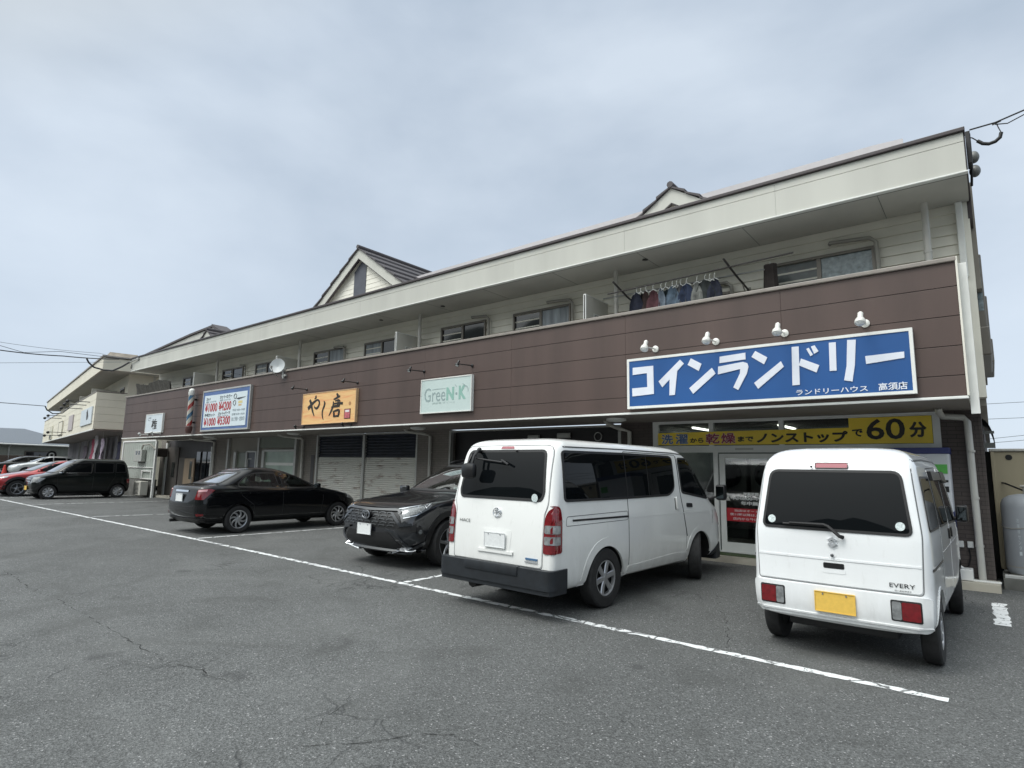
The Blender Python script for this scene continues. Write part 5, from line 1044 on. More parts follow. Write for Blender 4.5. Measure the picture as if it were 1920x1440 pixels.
    for i, z in enumerate((0.83, 0.785, 0.74, 0.695, 0.655)):
        n = 7; wv = 0.56 + 0.02 * i
        for k in range(n):
            y0 = -wv + 2 * wv * k / n + (0.04 if i % 2 else 0); c.strip('grille_slat', [(y0, z - 0.006), (y0 + 0.04, z + 0.008), (y0 + 0.10, z + 0.008), (y0 + 0.13, z - 0.006)], 0.011, 'front', SLAT, off=0.020, parent=gr)
    c.strip('grille_bar', [(-0.66, 0.84), (-0.58, 0.876), (-0.10, 0.865), (0.10, 0.865), (0.58, 0.876), (0.66, 0.84)], 0.03, 'front', PBLACK, off=0.03, parent=gr)
    mb = MB()
    def el(cy, cz, a, b, r): mb.tube([(3.632 - 0.0, cy + a * math.cos(2 * PI * i / 24), cz + b * math.sin(2 * PI * i / 24)) for i in range(25)], r, 6, False)
    el(0, 0.80, 0.088, 0.062, 0.010); el(0, 0.822, 0.05, 0.02, 0.007); el(0, 0.80, 0.022, 0.056, 0.007); c.part(mb, 'emblem', DSILVER)
    mb = MB(); mb.prism([(y * 0.092, 0.80 + z * 0.066) for y, z in torus_pts(1, 1)], 'x', 3.59, 3.622); c.part(mb, 'emblem_back', TRIM)
    lg = c.panel('lower_grille', rpoly([(-0.50, 0.55), (0.50, 0.55), (0.70, 0.33), (-0.70, 0.33)], [0.05, 0.05, 0.02, 0.02]), 'front', RUBBER, off=0.008)
    c.strip('bumper_lip', [(-0.84, 0.295), (-0.60, 0.285), (0.60, 0.285), (0.84, 0.295)], 0.05, 'front', PBLACK, off=0.05)
    c.strip('chrome_lip', [(-0.62, 0.258), (0.62, 0.258)], 0.010, 'front', DSILVER, off=0.055)
    for V in ('DL', 'DR'):
        hb = c.panel('headlight', rpoly([(-2.095, 0.89), (-1.52, 0.995), (-1.57, 0.915), (-1.71, 0.83), (-1.965, 0.76)], 0.012), V, DLENS, off=0.008, grid=0.04)
        c.panel('headlamp_lens', rpoly([(-2.06, 0.875), (-1.62, 0.955), (-1.66, 0.885), (-1.76, 0.835), (-1.94, 0.785)], 0.012), V, HEADL, off=0.013, grid=0.04, parent=hb)
        c.strip('light_strip', [(-2.08, 0.885), (-1.70, 0.952), (-1.60, 0.972)], 0.010, V, CHROME, off=0.018, parent=hb)
        c.strip('light_strip', [(-1.955, 0.772), (-1.76, 0.815), (-1.70, 0.86), (-1.75, 0.93)], 0.012, V, CHROME, off=0.018, parent=hb)
        c.strip('light_strip', [(-1.66, 0.945), (-1.62, 0.915), (-1.57, 0.965)], 0.010, V, CHROME, off=0.018, parent=hb)
        c.panel('bumper_wing', rpoly([(-2.15, 0.83), (-2.11, 0.845), (-1.985, 0.69), (-1.83, 0.70), (-1.82, 0.672), (-2.0, 0.645)], 0.008), V, SATIN, off=0.022, grid=0.05)
        c.panel('cheek_recess', rpoly([(-2.03, 0.645), (-1.83, 0.662), (-1.75, 0.71), (-1.76, 0.57), (-2.01, 0.585)], 0.01), V, RUBBER, off=0.004, grid=0.05)
        c.panel('cheek_panel', rpoly([(-1.99, 0.51), (-1.77, 0.565), (-1.66, 0.46), (-1.87, 0.36)], 0.015), V, SATIN, off=0.010, grid=0.05)
        fb = c.panel('fog_lamp_bezel', rpoly([(-1.755, 0.65), (-1.68, 0.64), (-1.64, 0.53), (-1.66, 0.445), (-1.74, 0.50)], 0.015), V, RUBBER, off=0.012, grid=0.05)
        c.panel('fog_lamp', [(-1.70 + 0.026 * a, 0.575 + 0.034 * b) for a, b in torus_pts(1, 1, 16)], V, HEADL, off=0.018, parent=fb)
        c.strip('grille_rim', [(-2.22, 0.595), (-2.095, 0.575), (-2.02, 0.50), (-1.88, 0.375)], 0.03, V, SATIN, off=0.03)
        wf = c.panel('skid_wing', rpoly([(-2.14, 0.285), (-2.02, 0.215), (-1.78, 0.205), (-1.65, 0.24), (-1.70, 0.29), (-1.80, 0.325)], 0.01), V, RUBBER, off=0.055, depth=0.05)
        c.panel('wing_top', rpoly([(-2.13, 0.305), (-1.86, 0.345), (-1.63, 0.45), (-1.65, 0.405), (-1.84, 0.315), (-2.0, 0.29)], 0.006), V, SATIN, off=0.05, depth=0.05)
        c.strip('chrome_blade', [(-2.115, 0.28), (-2.01, 0.222), (-1.79, 0.215), (-1.74, 0.25)], 0.017, V, CHROMEB, off=0.07, parent=wf)
        c.strip('chrome_blade', [(-2.045, 0.275), (-1.82, 0.272)], 0.013, V, CHROMEB, off=0.068, parent=wf)
    plate(c, 3.64, -0.165, 0.165, 0.50, 0.665, PLATE)
    for x, st in ((0, 0), (2.69, math.radians(5))):
        for sg in (-1, 1): c.wheel(x, sg * 0.815, 0.363, 0.215, 0.245, 'five', DSILVER, steer=st)
    mb = MB(); mb.bbox(1.95, 2.2, -0.68, 0.68, 0.85, 1.10, 0.05); c.part(mb, 'dashboard', INTERIOR)
    for y in (-0.36, 0.36): c.seat(1.15, y, 0.60, GREYSEAT)
    for y in (-0.36, 0.36): c.seat(0.3, y, 0.60, GREYSEAT)
    mb = MB(); mb.tube([(1.72 + 0.0, -0.36 + 0.17 * math.cos(2 * PI * i / 20), 1.0 + 0.17 * math.sin(2 * PI * i / 20)) for i in range(21)], 0.014); c.part(mb, 'steering_wheel', INTERIOR)
    mb = MB(); mb.box(1.90, 1.905, 0.20, 0.34, 1.14, 1.20); c.part(mb, 'paper_card', STICK, smooth=False)
    mb = MB(); mb.bbox(-0.6, 3.2, -0.5, 0.5, 0.24, 0.36, 0.03); c.part(mb, 'chassis', RUBBER)
    c.panel('tail_light', rpoly([(-0.98, 0.95), (-0.75, 0.98), (-0.7, 1.1), (-0.9, 1.1)], 0.03), 'R', REDL, off=0.01)
    return c
make_suv()
# ======================================================== black sedan, nose to the building
def make_sedan():
    R_ = ring
    rg = [R_(0.24, -0.72, 3.05, 0.68, (0.15, 0.15), (0.3, 0.25)),
          R_(0.27, -0.86, 3.22, 0.80, (0.2, 0.2), (0.4, 0.3), bf=0.12, br=0.06),
          R_(0.40, -0.95, 3.33, 0.838, (0.25, 0.22), (0.45, 0.34), bf=0.14, br=0.08),
          R_(0.56, -0.97, 3.34, 0.8475, (0.25, 0.22), (0.45, 0.34), bf=0.14, br=0.08),
          R_(0.70, -0.96, 3.28, 0.8475, (0.25, 0.22), (0.45, 0.34), bf=0.14, br=0.08, dz=[(0, 0.02), (0.75, 0.02), (1, -0.03)]),
          R_(0.84, -0.93, 3.16, 0.840, (0.25, 0.22), (0.45, 0.34), bf=0.14, br=0.08, dz=[(0, 0.02), (0.7, 0.02), (1, -0.07)]),
          R_(0.93, -0.91, 3.02, 0.825, (0.25, 0.22), (0.42, 0.32), bf=0.12, br=0.08, dz=[(0, 0.04), (0.6, 0.01), (1, -0.105)]),
          R_(0.965, -0.885, 2.75, 0.79, (0.22, 0.2), (0.42, 0.32), bf=0.1, br=0.06, dz=[(0, 0.055), (0.6, 0.0), (1, -0.07)]),
          R_(0.985, -0.80, 2.38, 0.745, (0.2, 0.2), (0.4, 0.3), bf=0.08, br=0.04, dz=[(0, 0.06), (0.6, 0.0), (1, -0.02)]),
          R_(1.01, -0.50, 2.16, 0.72, (0.25, 0.22), (0.35, 0.28), bf=0.08, br=0.03, dz=[(0, 0.06), (0.5, 0.0), (1, 0.0)]),
          R_(1.07, -0.45, 2.04, 0.70, (0.25, 0.22), (0.33, 0.26), bf=0.14, br=0.13, dz=[(0, 0.04), (0.5, 0.0), (1, 0.0)]),
          R_(1.22, -0.24, 1.74, 0.635, (0.25, 0.2), (0.3, 0.24), bf=0.14, br=0.12),
          R_(1.34, 0.02, 1.40, 0.57, (0.25, 0.2), (0.28, 0.22), bf=0.12, br=0.10),
          R_(1.40, 0.16, 1.18, 0.52, (0.22, 0.18), (0.26, 0.2), bf=0.05, br=0.03),
          R_(1.445, 0.32, 1.0, 0.43, (0.2, 0.16), (0.2, 0.18)),
          R_(1.458, 0.5, 0.85, 0.22, (0.1, 0.1), (0.1, 0.1))]
    hol = [R_(0.50, -0.30, 2.0, 0.70, (0.2, 0.2), (0.3, 0.3)), R_(0.90, -0.40, 2.1, 0.715, (0.2, 0.2), (0.3, 0.3)), R_(1.02, -0.38, 2.0, 0.675, (0.2, 0.2), (0.3, 0.26)), R_(1.20, -0.12, 1.64, 0.605, (0.2, 0.2), (0.28, 0.24)),
           R_(1.325, 0.12, 1.30, 0.535, (0.2, 0.18), (0.25, 0.2)), R_(1.375, 0.3, 1.1, 0.42, (0.2, 0.18), (0.25, 0.2))]
    wr = rpoly([(-0.02, 1.02), (0.98, 0.99), (0.90, 1.33), (0.40, 1.33), (0.16, 1.25), (0.0, 1.10)], [0.05, 0.02, 0.03, 0.15, 0.1, 0.06])
    wf = rpoly([(1.09, 0.985), (1.95, 0.985), (1.80, 1.09), (1.50, 1.25), (1.25, 1.32), (1.01, 1.335)], [0.03, 0.03, 0.05, 0.12, 0.1, 0.03])
    ws = rpoly([(-0.62, 1.02), (0.62, 1.02), (0.50, 1.38), (-0.50, 1.38)], 0.07); rw = rpoly([(-0.60, 1.09), (0.60, 1.09), (0.47, 1.36), (-0.47, 1.36)], 0.07)
    sh = lambda P, cx, cz, f: [(cx + (x - cx) * f, cz + (z - cz) * f) for x, z in P]
    c = Car('black_sedan', 'black sedan with a red tail light, nose towards the rusty shutters, left of the SUV', 'car', (-14.10, 6.65, 0), math.radians(90), rg, BLACK,
            arches=((0, 0.3), (2.6, 0.3)), arch_r=0.355, hollow=hol, ww=0.8475,
            wins=(('y', sh(wr, 0.5, 1.17, 0.93), -1.2, 1.2), ('y', sh(wf, 1.4, 1.15, 0.93), -1.2, 1.2), ('x', sh(ws, 0, 1.21, 0.93), 1.1, 2.4), ('x', sh(rw, 0, 1.23, 0.93), -0.7, 0.25)))
    c.glass('windscreen', ws, 'front', SCREENG, rim=0.03); c.glass('rear_window', rw, 'rear', SCREENG, rim=0.03)
    for V in ('R', 'L'):
        sg = -1 if V == 'R' else 1
        c.glass('rear_door_window', wr, V, CLEARG, rim=0.028, off=0.005); c.glass('front_door_window', wf, V, CLEARG, rim=0.028, off=0.005)
        c.strip('window_divider', [(0.27, 1.02), (0.24, 1.29)], 0.025, V, TRIM, off=0.008)
        c.strip('door_gap', [(1.06, 1.36), (1.045, 0.98), (1.05, 0.36)], 0.010, V, RUBBER, off=0.002); c.strip('door_gap', [(-0.08, 1.05), (0.05, 0.82), (0.32, 0.62), (0.40, 0.36)], 0.009, V, RUBBER, off=0.002)
        c.strip('door_gap', [(2.12, 0.98), (2.14, 0.7), (2.08, 0.36)], 0.009, V, RUBBER, off=0.002)
        for x in (0.32, 1.28): c.panel('door_handle', rpoly([(x - 0.11, 0.865), (x + 0.11, 0.855), (x + 0.11, 0.885), (x - 0.11, 0.895)], 0.012), V, BLACK, off=0.03)
        c.strip('body_crease', [(-0.7, 0.90), (0.3, 0.86), (2.3, 0.81)], 0.012, V, BLACK, off=0.007)
        W = 'B' + V
        tl = c.panel('tail_light', rpoly([(-0.185, 0.755), (-0.135, 0.96), (0.10, 0.985), (0.175, 0.955), (0.01, 0.75)], [0.02, 0.03, 0.03, 0.02, 0.03]), W, REDL, off=0.014, grid=0.04)
        c.panel('reverse_lens', rpoly([(-0.12, 0.955), (0.06, 0.968), (0.045, 0.925), (-0.118, 0.915)], 0.012), W, STOPL, off=0.019, grid=0.04, parent=tl)
        c.panel('bumper_reflector', rpoly([(-0.13, 0.455), (0.02, 0.455), (0.03, 0.415), (-0.115, 0.405)], 0.008), W, REDL, off=0.014)
        c.strip('bumper_crease', [(-0.6, 0.49), (-0.16, 0.435), (0.2, 0.44)], 0.02, W, BLACK, off=0.012)
        c.panel('headlight', rpoly([(2.85, 0.72), (3.15, 0.64), (3.22, 0.72), (2.95, 0.83)], 0.02), V, CLEARL, off=0.01)
        c.mirror(1.88, 0.87 * sg, 1.03, BLACK, h=0.13, w=0.17, d=0.10, arm=0.08)
        c.arch(V, 0, 0.3, 0.352, 0.375, BLACK, 'arch_lip', -5, 185, off=0.007); c.arch(V, 2.6, 0.3, 0.352, 0.375, BLACK, 'arch_lip', -5, 185, off=0.007)
    c.strip('boot_trim', [(-0.32, 0.925), (0.32, 0.925)], 0.04, 'rear', CHROME, off=0.014)
    c.panel('rear_diffuser', rpoly([(-0.75, 0.26), (0.75, 0.26), (0.80, 0.36), (-0.80, 0.36)], 0.02), 'rear', TRIM, off=0.02)
    c.strip('boot_gap', rpoly([(-0.60, 0.60), (0.60, 0.60), (0.70, 0.95), (-0.70, 0.95)], 0.03), 0.008, 'rear', RUBBER, off=0.001, closed=True)
    plate(c, -0.975, -0.165, 0.165, 0.70, 0.865, PLATE)
    for x, st in ((0, 0), (2.6, 0)):
        for sg in (-1, 1): c.wheel(x, sg * 0.752, 0.305, 0.175, 0.205, 'turbine', SILVER, steer=st)
    mb = MB(); mb.bbox(1.72, 2.0, -0.62, 0.62, 0.78, 0.97, 0.05); c.part(mb, 'dashboard', INTERIOR)
    for y in (-0.34, 0.34): c.seat(1.20, y, 0.44, GREYSEAT)
    for y in (-0.3, 0.3): c.seat(0.48, y, 0.36, GREYSEAT)
    mb = MB(); mb.bbox(-0.5, 3.0, -0.5, 0.5, 0.2, 0.32, 0.03); mb.tube([(-0.93, 0.5, 0.25), (-0.2, 0.5, 0.25)], 0.035); c.part(mb, 'chassis', RUBBER)
    return c
make_sedan()
# ======================================================== generic hatchbacks / wagons for the far left row
def make_far(name, label, cat, loc, rotz, rg, paint, wins, fw, r, rimr, wb, hw, style, rimm, arch_r, lamp=None, extra=None, mz=0.95, mx=1.9, clad=False):
    c = Car(name, label, cat, loc, rotz, rg, paint, arches=((0, r), (wb, r)), arch_r=arch_r, ww=hw)
    for V in ('L', 'R'):
        sg = 1 if V == 'L' else -1
        for nm, P in wins: c.glass(nm, rpoly(P, 0.04), V, PRIV, rim=0.025, off=0.005)
        c.mirror(mx, (hw + 0.02) * sg, mz, paint, h=0.13, w=0.16, d=0.10, arm=0.08)
        if clad:
            for x in (0, wb): c.arch(V, x, r, arch_r - 0.003, arch_r + 0.09, TRIM, 'arch_cladding', -14, 194, off=0.012)
        if lamp: c.panel('headlight', rpoly(lamp, 0.02), V, CLEARL, off=0.012, grid=0.05)
    c.glass('windscreen', rpoly(fw, 0.06), 'front', PRIV_SKY, rim=0.025, off=0.006)
    for x in (0, wb):
        for sg in (-1, 1): c.wheel(x, sg * (hw - 0.1), r, 0.17, rimr, style, rimm)
    mb = MB(); mb.bbox(-0.3, wb + 0.4, -0.5, 0.5, 0.2, 0.35, 0.03); c.part(mb, 'chassis', RUBBER)
    if extra: extra(c)
    return c
PRIV_SKY = mat('windscreen_glass', (0.02, 0.025, 0.025), 0.02, spec=1.0, coat=1.0)
R_ = ring
kei = [R_(0.24, -0.33, 2.80, 0.62, (0.1, 0.1), (0.2, 0.2)), R_(0.27, -0.40, 2.92, 0.70, (0.1, 0.1), (0.28, 0.22), bf=0.06), R_(0.42, -0.44, 2.98, 0.735, (0.12, 0.12), (0.3, 0.24), bf=0.07), R_(0.62, -0.44, 2.98, 0.7375, (0.12, 0.12), (0.3, 0.24), bf=0.07),
       R_(0.80, -0.43, 2.95, 0.7375, (0.12, 0.12), (0.3, 0.24), bf=0.07), R_(0.92, -0.42, 2.88, 0.73, (0.12, 0.12), (0.3, 0.24), bf=0.07, dz=[(0, 0), (0.7, 0.01), (1, -0.03)]), R_(0.97, -0.41, 2.66, 0.715, (0.12, 0.12), (0.3, 0.24), bf=0.07, dz=[(0, 0), (0.7, 0.0), (1, -0.01)]),
       R_(1.02, -0.40, 2.38, 0.70, (0.12, 0.12), (0.3, 0.24), bf=0.07), R_(1.12, -0.38, 2.22, 0.69, (0.13, 0.13), (0.28, 0.22), bf=0.07), R_(1.40, -0.31, 1.82, 0.645, (0.14, 0.14), (0.25, 0.2), bf=0.07), R_(1.54, -0.25, 1.60, 0.60, (0.15, 0.15), (0.22, 0.18), bf=0.05),
       R_(1.605, -0.15, 1.42, 0.52, (0.15, 0.15), (0.2, 0.16)), R_(1.635, 0.05, 1.2, 0.35, (0.12, 0.12), (0.15, 0.12))]
def kei_extra(c):
    plate(c, 2.99, -0.165, 0.165, 0.36, 0.52, PLATEY)
    for V in ('L', 'R'):
        c.strip('chrome_trim', [(2.12, 1.045), (1.02, 1.04), (0.98, 1.40)], 0.018, V, CHROME, off=0.012)
        c.strip('door_gap', [(0.93, 1.50), (0.95, 0.32)], 0.010, V, RUBBER, off=0.002); c.strip('door_gap', [(2.18, 1.02), (2.14, 0.55), (2.02, 0.32)], 0.008, V, RUBBER, off=0.002); c.strip('door_gap', [(0.18, 1.48), (0.15, 0.9), (0.33, 0.55), (0.4, 0.32)], 0.008, V, RUBBER, off=0.002)
        for x in (1.16, 0.35): c.panel('door_handle', rpoly([(x - 0.10, 0.83), (x + 0.10, 0.83), (x + 0.10, 0.86), (x - 0.10, 0.86)], 0.012), V, GREENBLK, off=0.03)
        c.panel('tail_light', rpoly([(-0.40, 0.62), (-0.30, 0.62), (-0.29, 0.80), (-0.40, 0.80)], 0.02), V, REDL, off=0.01)
    c.panel('grille', rpoly([(-0.36, 0.68), (0.36, 0.68), (0.38, 0.80), (-0.38, 0.80)], 0.02), 'front', TRIM, off=0.008)
    for z in (0.70, 0.785): c.strip('chrome_bar', [(-0.37, z), (0.37, z)], 0.02, 'front', CHROME, off=0.016)
    for sg in (-1, 1): c.panel('headlight', rpoly([(sg * 0.42, 0.62), (sg * 0.68, 0.68), (sg * 0.68, 0.85), (sg * 0.42, 0.80)], 0.02), 'front', CLEARL, off=0.01, grid=0.05)
make_far('black_kei_wagon', 'small boxy black wagon with chrome window trim and yellow front plate, beside the red car', 'car', (-30.0, 9.28, 0), math.radians(-90), kei, GREENBLK,
         [('front_door_window', [(1.02, 1.05), (2.10, 1.05), (1.70, 1.42), (1.02, 1.47)]), ('rear_door_window', [(0.90, 1.05), (0.22, 1.06), (0.22, 1.46), (0.90, 1.48)]), ('quarter_window', [(0.13, 1.07), (-0.25, 1.08), (-0.20, 1.42), (0.13, 1.46)])],
         [(-0.60, 1.06), (0.60, 1.06), (0.52, 1.52), (-0.52, 1.52)], 0.28, 0.185, 2.42, 0.7375, 'eight', SILVER, 0.33, lamp=[(2.55, 0.84), (2.88, 0.86), (2.93, 0.72), (2.80, 0.64)], extra=kei_extra, mz=1.10, mx=1.98)
suv2 = [R_(0.27, -0.65, 3.2, 0.70, (0.15, 0.15), (0.3, 0.25)), R_(0.32, -0.80, 3.36, 0.82, (0.2, 0.2), (0.4, 0.3), bf=0.12), R_(0.46, -0.88, 3.46, 0.885, (0.2, 0.2), (0.45, 0.34), bf=0.14), R_(0.66, -0.90, 3.47, 0.8975, (0.2, 0.2), (0.45, 0.34), bf=0.14), R_(0.82, -0.88, 3.40, 0.89, (0.2, 0.2), (0.45, 0.34), bf=0.14, dz=[(0, 0.03), (0.7, 0.03), (1, -0.04)]),
        R_(0.96, -0.84, 3.22, 0.87, (0.2, 0.2), (0.42, 0.32), bf=0.12, dz=[(0, 0.04), (0.6, 0.02), (1, -0.09)]), R_(1.02, -0.82, 2.85, 0.82, (0.2, 0.2), (0.4, 0.3), bf=0.08, dz=[(0, 0.04), (0.6, 0.0), (1, -0.06)]), R_(1.05, -0.80, 2.35, 0.765, (0.2, 0.2), (0.36, 0.28), bf=0.08, dz=[(0, 0.04), (1, -0.02)]),
        R_(1.12, -0.76, 2.18, 0.74, (0.2, 0.2), (0.33, 0.26), bf=0.08), R_(1.32, -0.58, 1.75, 0.665, (0.2, 0.18), (0.28, 0.24), bf=0.08), R_(1.46, -0.40, 1.40, 0.60, (0.2, 0.18), (0.26, 0.2), bf=0.06), R_(1.52, -0.25, 1.15, 0.52, (0.2, 0.18), (0.22, 0.18)), R_(1.54, 0, 0.9, 0.32, (0.12, 0.12), (0.12, 0.12))]
suvw = [('front_door_window', [(0.98, 1.07), (2.02, 1.06), (1.50, 1.36), (0.98, 1.43)]), ('rear_door_window', [(0.90, 1.07), (0.10, 1.09), (0.18, 1.40), (0.90, 1.43)]), ('quarter_window', [(0.02, 1.11), (-0.42, 1.18), (-0.18, 1.36), (0.08, 1.38)])]
suvf = [(-0.66, 1.08), (0.66, 1.08), (0.52, 1.47), (-0.52, 1.47)]
make_far('red_suv', 'red SUV with grey wheel arch cladding and dark alloy wheel behind the black kei wagon', 'SUV', (-32.75, 9.05, 0), math.radians(-90), suv2, RED, suvw, suvf, 0.34, 0.23, 2.65, 0.8975, 'five', DSILVER, 0.40,
         lamp=[(2.95, 0.86), (3.20, 0.82), (3.30, 0.76), (3.05, 0.78)], clad=True, mz=1.12, mx=1.95)
make_far('white_hatchback', 'white hatchback with dark side windows beyond the red SUV, below the pale shop building', 'car', (-56.9, 14.2, 0.30), math.radians(-90), suv2, SILVERW, suvw, suvf, 0.33, 0.22, 2.6, 0.8975, 'five', SILVER, 0.38,
         lamp=[(2.95, 0.86), (3.20, 0.82), (3.30, 0.76), (3.05, 0.78)], mz=1.12, mx=1.95)
make_far('dark_green_car', 'dark green-black car at the left edge, partly hidden by the white hatchback', 'car', (-60.9, 13.5, 0.30), math.radians(-90), suv2, GREENBLK, suvw, suvf, 0.33, 0.22, 2.6, 0.8975, 'five', SILVER, 0.38, mz=1.12, mx=1.95)
# ======================================================== signs on the balcony band (facing -Y)
SBLUE = mat('sign_blue', (0.012, 0.080, 0.26), 0.42, var=0.06, vs=1.5); SLET = mat('sign_letter_white', (0.68, 0.71, 0.78), 0.45, var=0.03)
def sign_box(name, label, x0, x1, z0, z1, yf, face, frame, fw=0.03, cat='sign', deep=0.07):
    t = thing(name, label, cat, ((x0 + x1) / 2, 8.93, z0)); m = MB(); m.box(x0 + fw, x1 - fw, yf + 0.004, yf + deep, z0 + fw, z1 - fw); build(m, 'face', face, t)
    m = MB()
    for a, b, c, d in ((x0, x1, z0, z0 + fw), (x0, x1, z1 - fw, z1), (x0, x0 + fw, z0 + fw, z1 - fw), (x1 - fw, x1, z0 + fw, z1 - fw)): m.box(a, b, yf - 0.006, yf + deep + 0.006, c, d)
    build(m, 'frame', frame, t)
    m = MB()
    for x in (x0 + 0.25, x1 - 0.25): m.box(x - 0.02, x + 0.02, yf + deep + 0.006, 8.931, z0 + 0.1, z1 - 0.1)
    build(m, 'bracket', TRIM, t); return t
S1 = sign_box('laundry_sign', 'large blue laundry sign with big white katakana over the right-hand shop', -4.69, -0.66, 2.565, 3.41, 8.85, SBLUE, WHT, 0.04)
KANA = {'ko': [[(-4.582, 3.257), (-4.211, 3.258), (-4.206, 2.79), (-4.592, 2.773), (-4.597, 2.908), (-4.321, 2.911), (-4.324, 3.145), (-4.584, 3.135)]],
 'i': [[(-3.748, 3.311), (-3.685, 3.242), (-4.058, 2.888), (-4.12, 2.989)], [(-3.928, 3.04), (-3.797, 3.145), (-3.846, 2.751), (-3.938, 2.75)]],
 'n': [[(-3.568, 3.314), (-3.399, 3.21), (-3.448, 3.101), (-3.625, 3.214)], [(-3.239, 3.131), (-3.185, 3.038), (-3.545, 2.747), (-3.606, 2.84)]],
 'ra': [[(-3.114, 3.291), (-2.73, 3.312), (-2.731, 3.212), (-3.12, 3.192)], [(-3.142, 3.14), (-2.769, 3.177), (-2.708, 3.151), (-2.693, 3.097), (-2.719, 2.997), (-2.853, 2.759), (-2.925, 2.803), (-2.821, 3.006), (-2.813, 3.073), (-3.149, 3.02)]],
 'n2': [[(-2.587, 3.322), (-2.422, 3.208), (-2.472, 3.11), (-2.646, 3.238)], [(-2.24, 3.132), (-2.204, 3.05), (-2.568, 2.757), (-2.622, 2.847)]],
 'do': [[(-2.088, 3.322), (-1.996, 3.32), (-2.007, 2.774), (-2.103, 2.773)], [(-1.974, 3.144), (-1.748, 3.028), (-1.787, 2.928), (-2.007, 3.05)], [(-1.9, 3.272), (-1.867, 3.285), (-1.818, 3.183), (-1.851, 3.164)], [(-1.839, 3.298), (-1.792, 3.312), (-1.747, 3.224), (-1.803, 3.192)]],
 'ri': [[(-1.614, 3.326), (-1.529, 3.324), (-1.54, 2.933), (-1.623, 2.935)], [(-1.392, 3.337), (-1.29, 3.329), (-1.32, 2.992), (-1.36, 2.77), (-1.457, 2.793), (-1.417, 2.988)]],
 'bar': [[(-1.195, 3.094), (-0.764, 3.109), (-0.765, 3.028), (-1.19, 2.989)]]}
for kx, pl in KANA.items():
    m = MB()
    for i, p in enumerate(pl): m.prism(p, 'y', 8.843 - 0.0012 * i, 8.8535)
    build(m, 'letter', SLET, S1)
letters('small_lettering', 'ランドリーハウス', -2.06, -1.19, 2.63, 2.705, 8.8535, SLET, S1, bold=0.012, thick=0.006); letters('small_lettering', '高須店', -1.07, -0.755, 2.625, 2.725, 8.8535, SLET, S1, bold=0.018, thick=0.006)
S2 = sign_box('salon_sign', 'pale green sign with grey and green latin lettering left of the laundry sign', -9.84, -8.29, 2.71, 3.475, 8.86, mat('pale_green_face', (0.52, 0.62, 0.60), 0.4, var=0.02), WHT, 0.022)
SG = mat('slate_letters', (0.27, 0.35, 0.35), 0.5); GG = mat('sea_green_letters', (0.25, 0.44, 0.38), 0.5)
letters('lettering', 'Gree', -9.72, -9.06, 2.965, 3.27, 8.8635, SG, S2, thick=0.003); letters('lettering', 'N', -9.03, -8.80, 2.97, 3.25, 8.8635, GG, S2, bold=0.045, thick=0.003); letters('lettering', '・', -8.76, -8.70, 3.07, 3.13, 8.8635, SG, S2, thick=0.003); letters('lettering', 'K', -8.66, -8.45, 2.97, 3.26, 8.8635, GG, S2, bold=0.045, thick=0.003)
m = MB(); brush(m, [([(-9.48, 3.225), (-9.3, 3.235), (-9.06, 3.232)], [0.008, 0.012, 0.006]), ([(-8.78, 3.30), (-8.75, 3.27), (-8.73, 3.24)], [0.004, 0.012, 0.004]), ([(-8.44, 3.25), (-8.40, 3.20), (-8.39, 3.12)], [0.012, 0.01, 0.004]), ([(-8.56, 3.30), (-8.50, 3.27), (-8.44, 3.22)], [0.004, 0.02, 0.012])], 8.8635); build(m, 'leaf_marks', SG, S2)
letters('small_lettering', '美容室 グリーン', -9.46, -8.76, 2.905, 2.945, 8.8635, mat('faint_letters', (0.40, 0.50, 0.48), 0.5), S2, thick=0.002)
S3 = sign_box('wooden_sign', 'wood grain restaurant sign with black brush lettering and red seal', -14.62, -12.22, 2.62, 3.465, 8.86, wood_sign_mat(), mat('wood_edge', (0.62, 0.42, 0.24), 0.5), 0.015)
INKB = mat('brush_ink', (0.015, 0.012, 0.010), 0.5); m = MB()
def T(x, y): return (-14.55 + (x - 170) / (1715 - 170) * 2.26, 3.455 - 0.84 * (y - (300 - (x - 200) * 0.118)) / (885 + (x - 170) * 0.058))
def st(pts, ws): return ([T(*p) for p in pts], [w_ * 0.00125 for w_ in ws])
brush(m, [st([(310, 720), (400, 620), (500, 520), (600, 455), (660, 500), (665, 590), (620, 680), (570, 700), (520, 670), (505, 620)], [95, 80, 60, 40, 50, 60, 60, 50, 30, 10]),
          st([(540, 330), (545, 390), (500, 430)], [45, 60, 12]), st([(350, 460), (400, 560), (440, 700), (480, 820), (530, 930)], [60, 75, 60, 45, 20]),
          st([(805, 480), (840, 560), (805, 700), (780, 800), (790, 920), (825, 1030)], [10, 60, 50, 45, 40, 12]),
          st([(1190, 260), (1225, 320), (1215, 400)], [30, 70, 40]), st([(1110, 435), (1200, 390), (1300, 330)], [30, 45, 40]), st([(1100, 490), (1110, 600), (1060, 760), (990, 920)], [20, 55, 55, 12]),
          st([(1130, 560), (1250, 545), (1390, 545)], [30, 40, 55]), st([(1240, 430), (1250, 560), (1225, 660)], [30, 45, 30]), st([(1160, 480), (1290, 460), (1290, 640)], [25, 35, 30]), st([(1050, 660), (1180, 640), (1300, 630)], [20, 35, 30]), st([(1150, 620), (1250, 605)], [25, 25]),
          st([(1120, 770), (1145, 860), (1145, 950)], [30, 50, 50]), st([(1140, 780), (1290, 750), (1270, 930)], [30, 50, 50]), st([(1160, 920), (1270, 915)], [30, 35])], 8.8635, 0.003)
build(m, 'brush_lettering', INKB, S3)
